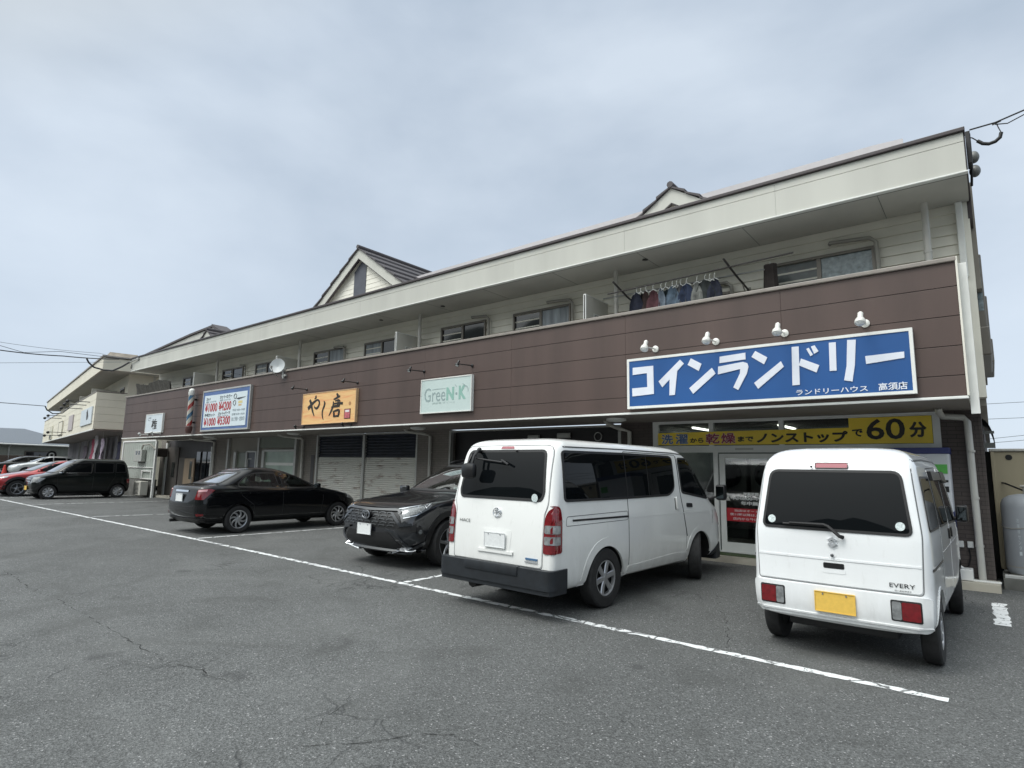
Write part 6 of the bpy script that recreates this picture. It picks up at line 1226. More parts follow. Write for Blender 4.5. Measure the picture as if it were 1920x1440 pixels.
m = MB(); m.box(-12.68, -12.42, 8.857, 8.8635, 2.715, 2.965); q = build(m, 'seal_border', INKB, S3); m = MB(); m.box(-12.66, -12.44, 8.854, 8.857, 2.73, 2.95); build(m, 'red_seal', mat('seal_red', (0.45, 0.11, 0.13), 0.5, var=0.4, vs=30), q); m = MB(); m.box(-12.63, -12.47, 8.8525, 8.854, 2.88, 2.935); build(m, 'seal_mark', WL, q)
m = MB(); m.lathe([(0.05, 0), (0.05, -0.003)], (-12.47, 8.8635, 3.10), 'y', 16); build(m, 'knot', mat('wood_knot', (0.42, 0.22, 0.09), 0.6), S3)
S4 = sign_box('barber_price_sign', 'barber price sign with blue border, red yen prices and scissors beside the barber pole', -20.82, -17.56, 2.59, 3.97, 8.85, mat('border_blue', (0.07, 0.13, 0.30), 0.4, var=0.15, vs=2), ALU, 0.05)
m = MB(); m.box(-20.66, -17.74, 8.846, 8.855, 2.72, 3.79); build(m, 'white_panel', mat('sign_white', (0.60, 0.68, 0.72), 0.45, var=0.03), S4)
PRED = mat('price_red', (0.36, 0.035, 0.04), 0.45); PK = mat('sign_ink', (0.05, 0.06, 0.07), 0.5); PG = mat('sign_grey_ink', (0.28, 0.33, 0.36), 0.5); YP = 8.846
for tx, x0, x1, z0, z1, mm, b in (('¥1000', -20.57, -19.70, 3.24, 3.52, PRED, 0.0), ('¥4200', -19.58, -18.74, 3.245, 3.53, PRED, 0.0), ('¥1000', -20.58, -19.73, 2.77, 3.03, PRED, 0.0), ('¥5300', -19.60, -18.74, 2.78, 3.05, PRED, 0.0),
        ('カット', -20.52, -20.22, 3.62, 3.72, PK, 0.02), ('カット+カラー', -19.55, -18.72, 3.63, 3.74, PK, 0.015), ('子供カット', -20.57, -19.82, 3.075, 3.18, PK, 0.02), ('カット+パーマ', -19.58, -18.78, 3.10, 3.20, PK, 0.015),
        ('顔剃り・シャンプー込', -20.52, -19.80, 3.545, 3.60, PG, 0.01), ('顔剃り・シャンプー込', -19.52, -18.82, 3.555, 3.61, PG, 0.01), ('顔剃り・シャンプー込', -19.58, -18.88, 3.055, 3.09, PG, 0.01),
        ('平日 9:00~19:00', -18.62, -17.82, 3.18, 3.25, PG, 0.01), ('日祝 8:30~18:30', -18.62, -17.82, 3.05, 3.12, PG, 0.01), ('TEL 093-741-4030', -18.66, -17.82, 2.87, 3.00, PG, 0.01)):
    if tx.startswith('TEL'): tx = 'TEL 予約・定休日'
    letters('lettering', tx, x0, x1, z0, z1, YP, mm, S4, bold=b, thick=0.002, heavy=0.012 if mm is PRED else 0.003)
m = MB()
for cx, cz, a, b in ((-18.50, 3.66, 0.085, 0.075), (-18.52, 3.45, 0.085, 0.075)): m.tube([(cx + a * math.cos(2 * PI * i / 20), YP - 0.004, cz + b * math.sin(2 * PI * i / 20)) for i in range(21)], 0.010, 6, False)
m.prism([(-18.42, 3.57), (-18.30, 3.605), (-17.80, 3.61), (-18.25, 3.545)], 'y', YP - 0.006, YP); build(m, 'scissors_drawing', PK, S4)
m = MB(); m.box(-18.28, -18.02, YP - 0.002, YP, 3.42, 3.50); build(m, 'yellow_label', mat('pale_yellow', (0.62, 0.52, 0.22), 0.5), S4); m = MB(); m.box(-18.26, -18.06, YP - 0.002, YP, 3.34, 3.39); build(m, 'orange_label', mat('pale_orange', (0.55, 0.38, 0.2), 0.5), S4)
S5 = sign_box('small_white_sign', 'small white sign with a brushed character, leftmost on the brown band', -25.74, -24.12, 2.65, 3.38, 8.86, mat('sign_white2', (0.58, 0.64, 0.68), 0.45, var=0.04), WHT, 0.03)
m = MB(); brush(m, [([(-25.55, 3.28), (-25.5, 3.16), (-25.38, 3.13), (-25.28, 3.14)], [0.01, 0.03, 0.025, 0.01])], 8.8635); build(m, 'swoosh', PG, S5); letters('small_lettering', '居酒屋', -25.46, -25.22, 3.2, 3.26, 8.8635, PG, S5, bold=0.01, thick=0.002); letters('big_character', '雄', -25.15, -24.62, 2.78, 3.18, 8.8635, INKB, S5, bold=0.02, thick=0.003)
# barber pole
t = thing('barber_pole', 'red white and blue striped barber pole mounted left of the price sign', 'barber pole', (-21.5, 8.75, 2.55))
m = MB(); m.lathe([(0.10, 2.62), (0.115, 2.66), (0.115, 2.78), (0.095, 2.80)], (-21.52, 8.76, 0), 'z', 20); m.lathe([(0.08, 2.55), (0.10, 2.62)], (-21.52, 8.76, 0), 'z', 20); build(m, 'base_cap', mat('brown_cap', (0.10, 0.05, 0.045), 0.4), t, smooth=True)
m = MB(); m.lathe([(0.09, 3.86), (0.108, 3.90), (0.108, 3.98)], (-21.52, 8.76, 0), 'z', 20); m.sphere((-21.52, 8.76, 4.01), 0.10); build(m, 'top_globe', WHT, t, smooth=True)
for ki, (nm, col) in enumerate((('white_stripe', (0.48, 0.46, 0.40)), ('blue_stripe', (0.05, 0.13, 0.22)), ('white_stripe', (0.48, 0.46, 0.40)), ('red_stripe', (0.30, 0.04, 0.035)))):
    m = MB(); nh, seg = 60, 6
    vs = []; fs = []
    for i in range(nh + 1):
        z = 2.79 + 1.08 * i / nh; a0 = 2 * PI * (ki / 4.0) + 2 * PI * 1.6 * i / nh
        for k in range(seg + 1): a = a0 + PI / 2 * k / seg; vs.append((-21.52 + 0.092 * math.cos(a), 8.76 + 0.092 * math.sin(a), z))
    for i in range(nh):
        for k in range(seg): fs.append((i * 7 + k, i * 7 + k + 1, i * 7 + k + 8, i * 7 + k + 7))
    m.add(vs, fs); build(m, nm, mat('pole_' + nm, col, 0.25, coat=0.5), t, smooth=True)
m = MB(); m.box(-21.56, -21.48, 8.86, 8.935, 2.9, 2.96); m.box(-21.56, -21.48, 8.86, 8.935, 3.7, 3.76); build(m, 'bracket', TRIM, t)
# swan-neck spotlights over the signs
LW = mat('white_lamp_enamel', (0.68, 0.68, 0.64), 0.35, coat=0.4); LB = mat('black_lamp_enamel', (0.015, 0.015, 0.016), 0.4)
def spot(x, z, label, group, col, glassm, reach=0.40, dx=-0.02, drop=0.05, head=0.065, ring_r=0.055, down=True, tilt=0.5):
    t = thing('sign_spotlight', label, 'spotlight', (x, 8.93, z), 0, group)
    m = MB(); m.lathe([(ring_r, 0), (ring_r, -0.02), (ring_r * 0.6, -0.035)], (0, 0, 0), 'y', 18); build(m, 'wall_plate', col, t, world=False, smooth=True)
    m = MB(); m.tube([(0, -0.03, 0), (dx, -reach, -drop if down else drop)], 0.012); build(m, 'arm', col, t, world=False)
    o = len(m.v); m = MB(); s = head
    m.lathe([(s * 0.42, 1.7 * s), (s * 0.52, 1.65 * s), (s * 0.52, 0.55 * s), (s * 0.62, 0.45 * s), (s * 0.95, -0.2 * s), (s * 1.0, -0.75 * s), (s * 0.9, -0.95 * s)], (0, 0, 0), 'z', 20)
    m.box(-s * 0.2, s * 0.2, -s * 0.2, s * 0.2, 1.65 * s, 2.0 * s)
    M_ = Matrix.Translation((dx, -reach, -drop if down else drop)) @ Matrix.Rotation(-tilt if down else PI + tilt, 4, 'X'); m.rot(M_)
    h = build(m, 'lamp_head', col, t, world=False, smooth=True)
    m = MB(); m.lathe([(s * 0.88, -0.80 * s), (s * 0.6, -1.1 * s), (s * 0.1, -1.2 * s)], (0, 0, 0), 'z', 18, True); m.rot(M_); build(m, 'lamp_glass', glassm, h, world=False, smooth=True); return t
GL = mat('lamp_glass_white', (0.70, 0.72, 0.72), 0.2)
lab = ['white spotlight at the left end over the blue laundry sign', 'second white spotlight from the left over the blue laundry sign', 'third white spotlight from the left over the blue laundry sign', 'white spotlight at the right end over the blue laundry sign']
s0 = spot(-4.20, 3.55, lab[0], 'white spotlights over the laundry sign', LW, GL, dx=0.0, drop=0.03)
for i, x in enumerate((-3.19, -2.19, -1.18)): dup(s0, (x, 8.93, 3.55), lab[i + 1])
s1 = spot(-9.83, 3.68, 'black arm spotlight over the left end of the pale green sign', 'spotlights over the green sign', LB, GL, reach=0.42, drop=0.02, head=0.045, ring_r=0.035); dup(s1, (-8.35, 8.93, 3.67), 'black arm spotlight over the right end of the pale green sign')
s2 = spot(-14.57, 3.60, 'black spotlight over the left end of the wooden sign', 'black spotlights round the wooden sign', LB, LB, reach=0.42, drop=0.0, head=0.04, ring_r=0.035); dup(s2, (-12.28, 8.93, 3.61), 'black spotlight over the right end of the wooden sign')
s3 = spot(-14.60, 2.56, 'black spotlight under the left end of the wooden sign', 'black spotlights round the wooden sign', LB, LB, reach=0.25, drop=0.0, head=0.04, ring_r=0.035, down=False); dup(s3, (-12.45, 8.93, 2.56), 'black spotlight under the right end of the wooden sign')
s4 = spot(-25.55, 2.60, 'white spotlight under the left end of the small white sign', 'white spotlights under the small sign', LW, GL, reach=0.3, drop=0.0, head=0.05, ring_r=0.04, down=False); dup(s4, (-24.35, 8.93, 2.62), 'white spotlight under the right end of the small white sign')
# satellite dish on the coping
t = thing('satellite_dish', 'white satellite dish clamped on the balcony coping', 'satellite dish', (-15.9, 8.85, 4.2)); m = MB()
o_ = len(m.v); m.lathe([(0.01, 0.0), (0.09, 0.008), (0.155, 0.03), (0.215, 0.055), (0.22, 0.058), (0.215, 0.062), (0.155, 0.038), (0.01, 0.01)], (0, 0, 0), 'z', 28, False); m.rot(Matrix.Translation((-15.92, 8.78, 4.36)) @ Vector((0.75, -1.0, 0.25)).to_track_quat('Z', 'Y').to_matrix().to_4x4()); build(m, 'dish', mat('dish_white', (0.45, 0.48, 0.49), 0.45), t, smooth=True)
m = MB(); m.tube([(-15.9, 8.80, 4.05), (-15.85, 8.62, 4.12), (-15.82, 8.52, 4.28)], 0.013); m.box(-15.85, -15.79, 8.48, 8.54, 4.26, 4.33); build(m, 'feed_arm', ALU, t); m = MB(); m.tube([(-15.8, 8.86, 4.3), (-15.75, 8.86, 4.0)], 0.022); m.box(-15.85, -15.65, 8.87, 9.2, 4.06, 4.12); build(m, 'clamp', ALU, t)
# washing on the balcony
POLEM = mat('steel_pole', (0.35, 0.36, 0.36), 0.3, metal=0.8); RODM = mat('dark_pole', (0.05, 0.045, 0.045), 0.4)
for i, (x, nm) in enumerate(((-4.98, 'left'), (-2.98, 'right'))):
    t = thing('pole_bracket', 'dark folding clothes-pole bracket at the %s end of the washing' % nm, 'bracket', (x, 9.98, 4.6), 0, 'clothes pole brackets')
    m = MB(); m.tube([(x, 9.98, 4.60), (x - 0.05, 9.5, 4.74), (x - 0.12, 9.12, 4.93)], 0.018, 6); build(m, 'arm', RODM, t); m = MB(); m.tube([(x, 9.985, 4.35), (x - 0.03, 9.75, 4.66)], 0.012, 6); m.box(x - 0.03, x + 0.03, 9.97, 9.99, 4.3, 4.65); build(m, 'strut', GPIPE, t)
m = MB(); m.tube([(-5.55, 9.55, 4.79), (-2.6, 9.55, 4.77)], 0.014); tag(build(m, 'clothes_pole', POLEM), 'steel clothes pole nearer the wall carrying the washing', 'pole'); m = MB(); m.tube([(-5.3, 9.28, 4.77), (-2.1, 9.28, 4.86)], 0.013); tag(build(m, 'clothes_pole', RODM), 'dark clothes pole nearer the balcony edge reaching past the window', 'pole')
rnd = random.Random(11)
cl = [(-4.70, 'black_shirt', 'black shirt half behind the navy trousers in the washing', (0.02, 0.02, 0.022), 0.24), (-4.22, 'dark_teal_shirt', 'dark teal shirt tucked behind the red and pale blue shirts', (0.03, 0.05, 0.055), 0.24), (-4.02, 'denim_shirt', 'denim shirt tucked behind the light blue shirt', (0.07, 0.10, 0.14), 0.22), (-3.44, 'slate_towel', 'slate towel behind the charcoal trousers', (0.07, 0.08, 0.09), 0.22), (-4.780, 'navy_trousers', 'navy trousers, at the left end of the front row of washing', (0.02, 0.025, 0.05), 0.26), (-4.600, 'brown_shirt', 'dark brown patterned shirt second from the left in the washing', (0.06, 0.035, 0.032), 0.20), (-4.460, 'red_shirt', 'faded red checked shirt in the washing', (0.12, 0.045, 0.055), 0.22), (-4.310, 'pale_blue_shirt', 'pale blue striped shirt right of the red shirt', (0.22, 0.27, 0.33), 0.18),
      (-4.100, 'blue_shirt', 'light blue shirt in the middle of the washing', (0.14, 0.20, 0.27), 0.26), (-3.950, 'grey_towel', 'grey towel between the light blue and dark blue shirts', (0.13, 0.13, 0.14), 0.16), (-3.840, 'dark_blue_shirt', 'dark blue shirt with a white mark in the washing', (0.04, 0.06, 0.12), 0.24), (-3.660, 'white_towel', 'off-white towel hanging right of the dark blue shirt', (0.30, 0.31, 0.29), 0.16), (-3.520, 'charcoal_trousers', 'charcoal trousers near the right end of the washing', (0.05, 0.06, 0.06), 0.26), (-3.360, 'navy_shirt', 'navy shirt, rightmost of the washing', (0.025, 0.03, 0.055), 0.2)]
for i, (x, nm, lb, col, wd) in enumerate(cl):
    wd *= rnd.uniform(0.85, 1.15); m = MB(); nx, nzz = 8, 9; zt = 4.74; ln = rnd.uniform(0.62, 0.85); ph = rnd.uniform(0, 6); vs = []
    for j in range(nzz + 1):
        v = j / nzz; hw = wd * (0.30 + 0.30 * min(1, v * 4) + 0.06 * v)
        for k_ in range(nx + 1):
            u = k_ / nx * 2 - 1; vs.append((x + u * hw, 9.40 + 0.03 * math.sin(u * 5 + ph) * (0.4 + v) + 0.015 * math.sin(9 * v + ph), zt - ln * v - 0.05 * abs(u) * (1 - v)))
    n = len(vs); vs += [(a, b + 0.012, c) for a, b, c in vs]; fs = []
    for j in range(nzz):
        for k_ in range(nx):
            a = j * (nx + 1) + k_; fs += [(a, a + 1, a + nx + 2, a + nx + 1), (n + a, n + a + nx + 1, n + a + nx + 2, n + a + 1)]
    m.add(vs, fs); back = nm in ('black_shirt', 'dark_teal_shirt', 'denim_shirt', 'slate_towel'); m.rot(Matrix.Translation((0, 0.09 if back else 0, 0))); t = thing(nm, lb, 'laundry', (x, 9.40, 4.1), 0, 'washing on the balcony'); build(m, 'cloth', mat('cloth_' + nm, tuple(q * 0.62 for q in col), 0.9, var=0.4, vs=12), t, smooth=True)
    m = MB(); m.tube([(x, 9.42, 4.74), (x, 9.41, 4.80), (x + 0.02, 9.41, 4.83)], 0.006, 6); m.tube([(x - wd * 0.35, 9.41, 4.70), (x, 9.42, 4.745), (x + wd * 0.35, 9.41, 4.70)], 0.008, 6); build(m, 'hanger', WHT, t)
m = MB(); nn = 12; vs = []
for j in range(9):
    for k_ in range(nn + 1): a = 2 * PI * k_ / nn; r_ = (0.10 + 0.045 * (j / 8) ** 1.5) * (1 + 0.18 * math.sin(5 * a)); vs.append((-2.53 + r_ * math.cos(a), 9.62 + 0.5 * r_ * math.sin(a), 4.86 - 0.09 * j))
m.add(vs, [(j * 13 + k_, j * 13 + k_ + 1, (j + 1) * 13 + k_ + 1, (j + 1) * 13 + k_) for j in range(8) for k_ in range(12)]); t = thing('hanging_skirt', 'dark brown garment hanging bunched left of the frosted window', 'laundry', (-2.53, 9.62, 4.2)); build(m, 'cloth', mat('cloth_dark_brown', (0.035, 0.028, 0.026), 0.9, var=0.3, vs=10), t, smooth=True); m = MB(); m.tube([(-2.53, 9.62, 4.85), (-2.52, 9.6, 4.90)], 0.008, 6); build(m, 'hanger', WHT, t)
for x, lb in ((-16.45, 'thin bracket on the drainpipe left of the satellite dish'), (-10.85, 'thin folded bracket beside the drainpipe in the middle'),):
    pass
# grey netting draped over the left end of the balcony
m = MB(); NX, NZ = 60, 6; vs = []
for i in range(NX + 1):
    for j in range(NZ + 1):
        x = -27.7 + 3.5 * i / NX; top = 4.70 + 0.02 * math.sin(i * 0.5) + 0.05 * math.sin(i * 0.17 + 1); vs.append((x, 9.10 - 0.10 * j / NZ + 0.025 * math.sin(i * 0.8 + 0.4 * j), 4.22 + (top - 4.22) * j / NZ))
m.add(vs, [(i * (NZ + 1) + j, i * (NZ + 1) + j + 1, (i + 1) * (NZ + 1) + j + 1, (i + 1) * (NZ + 1) + j) for i in range(NX) for j in range(NZ)])
m.add([(a, b + 0.05, c - 0.01) for a, b, c in vs], [(i * (NZ + 1) + j, (i + 1) * (NZ + 1) + j, (i + 1) * (NZ + 1) + j + 1, i * (NZ + 1) + j + 1) for i in range(NX) for j in range(NZ)])
t = thing('balcony_netting', 'dark grey netting draped along the left end of the balcony', 'netting', (-26, 9.1, 4.2)); build(m, 'net', mat('grey_net', (0.05, 0.048, 0.042), 0.9, var=0.4, vs=14), t, smooth=True)
m = MB(); [m.tube([(x, 9.13, 4.24), (x, 9.13, 4.75)], 0.012) for x in (-27.4, -26.3, -25.2)]; build(m, 'post', GPIPE, t)
# ======================================================== right side: gas cylinder, container
t = thing('storage_container', 'beige steel storage container behind the gas cylinder at the right edge', 'container', (1.5, 12.9, 0.18)); BEI = mat('beige_container', (0.33, 0.29, 0.20), 0.6, var=0.10, vs=2, streak=True)
m = MB(); m.bbox(-0.01, 3.4, 11.62, 14.0, 0.2, 1.93, 0.015); build(m, 'wall', BEI, t); m = MB(); m.bbox(-0.03, 3.42, 11.59, 14.03, 1.93, 1.97, 0.01); build(m, 'roof', mat('pale_roof', (0.45, 0.44, 0.40), 0.5), t)
m = MB(); m.bbox(-0.012, 0.03, 11.60, 11.63, 0.2, 1.93, 0.006); m.bbox(0.40, 0.43, 11.60, 11.63, 0.2, 1.93, 0.006); build(m, 'corner_rib', BEI, t)
m = MB(); [m.lathe([(0.042, 11.617), (0.042, 11.612)], (x, 0, 1.84), 'y', 18) for x in (0.20,)]; build(m, 'vent_hole', TRIM, t); m = MB(); m.lathe([(0.042, 11.617), (0.042, 11.612)], (0.58, 0, 1.84), 'y', 18); build(m, 'vent_hole', TRIM, t)
m = MB(); m.bbox(0.0, 3.4, 11.66, 13.9, 0.1, 0.2, 0.01); build(m, 'base_frame', TRIM, t)
m = MB(); m.bbox(-0.072, -0.012, 12.0, 12.05, 0.0, 1.94, 0.004); tag(build(m, 'gap_shade_sheet', TRIM), 'dark sheet added for the shaded gap between brick corner and beige container', 'panel')  # dark sheet added to stand in for the shade in the gap
TK = mat('tank_grey', (0.30, 0.32, 0.345), 0.45, var=0.08, vs=3, streak=True); t = thing('gas_cylinder', 'tall grey gas cylinder lettered in white at the right edge of the lot', 'gas cylinder', (0.335, 11.25, 0.2)); cx, cy = 0.335, 11.25
m = MB(); R0 = 0.29; m.lathe([(R0 * 0.9, 0.21), (R0, 0.27), (R0, 1.13), (R0 * 0.985, 1.17), (R0 * 0.90, 1.235), (R0 * 0.65, 1.285), (R0 * 0.3, 1.31), (0.02, 1.315)], (cx, cy, 0), 'z', 40); build(m, 'tank', TK, t, smooth=True)
m = MB(); m.lathe([(R0 * 0.86, 0.17), (R0 * 0.86, 0.22)], (cx, cy, 0), 'z', 24); m.lathe([(R0 + 0.004, 0.30), (R0 + 0.004, 0.315)], (cx, cy, 0), 'z', 32, False); build(m, 'foot_ring', GPIPE, t)
m = MB(); m.tube([(cx, cy, 1.3), (cx, cy, 1.40)], 0.028); m.tube([(cx - 0.05, cy, 1.42), (cx + 0.05, cy, 1.42)], 0.02); build(m, 'valve', GPIPE, t)
m = MB(); m.tube([(cx, cy - 0.02, 1.35), (cx - 0.1, cy + 0.1, 1.40), (cx - 0.2, cy + 0.25, 1.45), (cx - 0.24, cy + 0.36, 1.46)], 0.013); m.tube([(cx, cy - 0.02, 1.35), (cx + 0.15, cy + 0.05, 1.34), (cx + 0.5, cy + 0.1, 1.42)], 0.013); build(m, 'gas_hose', RUBBER, t)
m = MB(); m.tube([(cx + (R0 + 0.006) * math.cos(a), cy + (R0 + 0.006) * math.sin(a), 0.86 - 0.03 * math.sin(a * 2)) for a in [2 * PI * i / 32 for i in range(33)]], 0.006, 5, False); build(m, 'chain', GPIPE, t)
def cyl(u, v, w_):
    a = -PI / 2 + u / R0; r_ = R0 + 0.002 + w_; return (cx + r_ * math.cos(a), cy + r_ * math.sin(a), v)
TW = mat('tank_lettering', (0.50, 0.55, 0.58), 0.5)
for i, ch in enumerate('龍王ガス㈱'): letters('lettering', ch, -0.015, 0.075, 1.00 - 0.155 * i - 0.055, 1.00 - 0.155 * i + 0.045, 0, TW, t, bold=0.02, frame=cyl, thick=0.001)
for i, ch in enumerate('お客様センター'): letters('small_lettering', ch, -0.135, -0.105, 0.95 - 0.075 * i - 0.03, 0.95 - 0.075 * i + 0.025, 0, TW, t, frame=cyl, thick=0.001)
m = MB(); m.bbox(0.0, 3.4, 10.92, 11.60, -0.01, 0.155, 0.01); m.bbox(0.0, 1.6, 10.98, 11.45, 0.155, 0.185, 0.008); struct(build(m, 'concrete_pad', CONCD))
m = MB(); m.bbox(0.02, 1.6, 10.93, 11.02, 0.156, 0.20, 0.006); m.bbox(0.02, 1.6, 11.48, 11.56, 0.156, 0.20, 0.006); tag(build(m, 'tank_stand', mat('pale_steel', (0.50, 0.50, 0.49), 0.5, metal=0.3)), 'pale steel rails under the grey gas cylinder', 'stand')
m = MB(); m.bbox(-0.33, -0.02, 10.62, 10.70, 0.106, 0.125, 0.004); tag(build(m, 'loose_plank', ALUW), 'white strip lying on the kerb right of the small box', 'strip')
# ======================================================== pale utility wall and meter box at the left end
t = thing('utility_wall', 'pale grey-green panel wall with white frame at the left end of the shops', 'wall', (-30.2, 10.3, 0)); PGR = mat('pale_sage_panel', (0.33, 0.36, 0.33), 0.6, var=0.05, vs=2)
m = MB(); m.box(-32.4, -28.55, 10.34, 10.38, 0.8, 2.45)
for i in range(16): m.box(-32.4 + 0.24 * i, -32.38 + 0.24 * i, 10.334, 10.3395, 0.8, 2.45)
build(m, 'panel', PGR, t); m = MB(); m.box(-32.5, -32.4, 10.30, 10.38, 0, 2.5); m.box(-28.55, -28.43, 10.30, 10.38, 0, 2.45); m.box(-32.4, -28.55, 10.31, 10.38, 2.4501, 2.52); m.box(-32.4, -28.55, 10.30, 10.34, 1.28, 1.31); m.box(-29.9, -28.55, 10.29, 10.325, 0.78, 0.83); build(m, 'white_frame', ALUW, t)
m = MB(); m.box(-32.4, -28.56, 10.36, 10.5, 0, 0.78); build(m, 'block_base', CONCD, t); m = MB()
for x in (-29.75, -28.7): m.box(x, x + 0.05, 10.27, 10.299, 0.83, 1.12)
m.box(-29.75, -28.65, 10.27, 10.299, 1.12, 1.17); build(m, 'white_rail', ALUW, t)
t = thing('meter_box', 'grey electric meter box with two dark windows on the pale wall', 'meter box', (-30.0, 10.2, 1.9)); m = MB(); m.bbox(-30.45, -29.55, 10.14, 10.32, 1.55, 2.08, 0.015); build(m, 'case', mat('box_grey', (0.34, 0.35, 0.33), 0.5, var=0.05), t)
for x in (-30.22, -29.92):
    m = MB(); m.box(x, x + 0.16, 10.132, 10.139, 1.86, 2.03); build(m, 'meter_window', GLASSD, t)
m = MB(); m.tube([(-29.9, 10.25, 2.1), (-29.6, 10.2, 2.3), (-28.8, 10.2, 2.32), (-28.5, 10.3, 2.1)], 0.035); tag(build(m, 'conduit', GPIPE), 'grey conduit bending over the meter box under the canopy', 'pipe')
t = thing('air_conditioner_unit', 'pale outdoor air conditioner unit low behind the white rail', 'air conditioner', (-29.6, 10.1, 0.75)); m = MB(); m.bbox(-29.55, -28.75, 9.95, 10.25, 0.10, 0.70, 0.02); build(m, 'case', PAN, t); m = MB()
for i in range(9): m.box(-29.45, -28.95, 9.944, 9.95, 0.16 + 0.055 * i, 0.185 + 0.055 * i)
build(m, 'fan_grille', TRIM, t)
# ======================================================== neighbouring shop building (turned slightly) and its things
D_, E_ = Vector((-0.98723386, 0.15927748, 0)), Vector((0.15927748, 0.98723386, 0)); O_ = Vector((-34.7, 9.6, 0)); ANG = math.atan2(-0.15927748, 0.98723386)
NB = thing('neighbour_building', 'cream two-storey shop building with a long balcony, beyond the parked cars on the left', 'building', O_, 0)
def nb(mb): # local (a along the front away, b into the building, z) -> offset from the base
    M_ = Matrix(((D_.x, E_.x, 0, 0), (D_.y, E_.y, 0, 0), (0, 0, 1, 0), (0, 0, 0, 1))); return mb.rot(M_)
CN = mat('cream_neighbour', (0.68, 0.645, 0.54), 0.65, var=0.06, vs=1.0, streak=True); CNG = mat('cream_groove', (0.28, 0.26, 0.2), 0.7)
def NP(mb, name, m_, parent=None, **k): return build(nb(mb), name, m_, parent or NB, world=False, **k)
LN = 33.0
m = MB(); m.box(0, LN, 0.02, 0.12, 3.13, 5.0)
for z in (3.13, 3.5, 3.87, 4.24, 4.61): m.bbox(0, LN, 0.0, 0.03, z + 0.006, z + 0.365, 0.004); m.bbox(-0.03, 0.0, 0.0, 3.4, z + 0.006, z + 0.365, 0.004)
NP(m, 'balcony_front', CN); m = MB(); m.box(0.0, 0.1, 0.12, 1.3, 3.13, 4.98); NP(m, 'balcony_end', CN); m = MB(); m.box(-0.04, LN, -0.02, 0.14, 5.0, 5.04); m.box(-0.04, 0.12, 0.14, 1.3, 5.0, 5.04); NP(m, 'balcony_coping', CAPB)
m = MB(); m.box(0.05, LN, 0.05, 2.1, 3.05, 3.129); NP(m, 'canopy_soffit', SOFB); m = MB(); m.box(-0.02, LN, -0.01, 0.06, 3.07, 3.13); NP(m, 'drip_trim', WHT)
m = MB(); m.box(0.1, LN, 1.32, 1.5, 3.1, 6.2); m.box(0.0, 0.1, 1.3, 9, 0.3, 6.2)
for i in range(16): m.box(-0.012, 0.0, 1.3, 9, 3.15 + 0.19 * i, 3.33 + 0.19 * i)
NP(m, 'upper_wall', CN); m = MB(); m.box(-0.06, -0.012, 2.4, 2.52, 3.1, 6.1); NP(m, 'downpipe', PIPE)
m = MB()
m.prism([(-1.1, 6.02), (LN, 6.02), (LN, 6.75), (-1.1, 6.62)], 'y', 0.0, 0.08); m.box(-1.12, -1.04, 0.0, 3.2, 6.02, 6.60); NP(m, 'roof_fascia', CN)
m = MB(); m.box(-1.04, LN, 0.08, 3.0, 6.04, 6.08); NP(m, 'eaves_soffit', SOF); m = MB(); m.prism([(-1.2, 6.64), (LN, 6.77), (LN, 6.84), (-1.2, 6.71)], 'y', -0.06, 1.2); NP(m, 'roof_coping', CAPB)
m = MB(); m.prism([(-0.7, 6.70), (0.6, 6.70), (0.6, 6.98), (-0.5, 7.0)], 'y', 0.3, 1.5); m.box(0.7, 1.4, 0.4, 0.9, 6.7, 6.95); NP(m, 'roof_block', mat('weathered_block', (0.34, 0.30, 0.25), 0.8, var=0.3, vs=3))
m = MB(); m.add([(-0.6, 1.0, 6.7), (-0.6, 12, 6.9), (LN, 12, 6.9), (LN, 1.0, 6.7)], [(0, 1, 2, 3)]); NP(m, 'roof', TILE)
for a in (3.2, 8.5, 14, 19.5):
    m = MB(); m.bbox(a, a + 0.06, 0.12, 1.3, 3.2, 5.45, 0.01); NP(m, 'balcony_partition', PAN)
for a, b in ((1.0, 2.3), (4.2, 5.6)):
    m = MB(); m.box(a, b, 1.28, 1.315, 3.6, 5.45); o = NP(m, 'window', BRZ); m = MB(); m.box(a + 0.08, (a + b) / 2 - 0.04, 1.27, 1.279, 3.7, 5.35); m.box((a + b) / 2 + 0.04, b - 0.08, 1.27, 1.279, 3.7, 5.35); NP(m, 'pane', GLASSD, o)
m = MB(); m.box(0.1, LN, 2.0, 2.1, 0.2, 3.05); NP(m, 'ground_wall', mat('shop_back', (0.22, 0.21, 0.23), 0.7, var=0.4, vs=1.5, streak=True))
for a, nm in ((1.5, 'post'), (5.6, 'post'), (9.7, 'post'), (14.0, 'post'), (19, 'post'), (24, 'post')):
    m = MB(); m.box(a, a + 0.12, 1.9, 1.99, 0.2, 3.05); NP(m, 'shop_post', ALU)
for a in (-0.25, -0.02): pass
def nsign(a0, a1, z0, z1, label, colm, marks):
    p = O_ + D_ * ((a0 + a1) / 2); t = thing('shop_sign', label, 'sign', (p.x, p.y, z0), 0, 'signs on the cream balcony')
    M_ = Matrix(((D_.x, E_.x, 0, O_.x), (D_.y, E_.y, 0, O_.y), (0, 0, 1, 0), (0, 0, 0, 1))); m = MB(); m.bbox(a0, a1, -0.06, -0.004, z0, z1, 0.008); m.rot(M_); build(m, 'face', colm, t)
    m = MB()
    for q in marks: m.prism([(a0 + (a1 - a0) * u, z0 + (z1 - z0) * v) for u, v in q], 'y', -0.066, -0.060)
    if marks: m.rot(M_); build(m, 'mark', INKB, t)
W3 = mat('sign_white3', (0.56, 0.62, 0.66), 0.5, var=0.03)
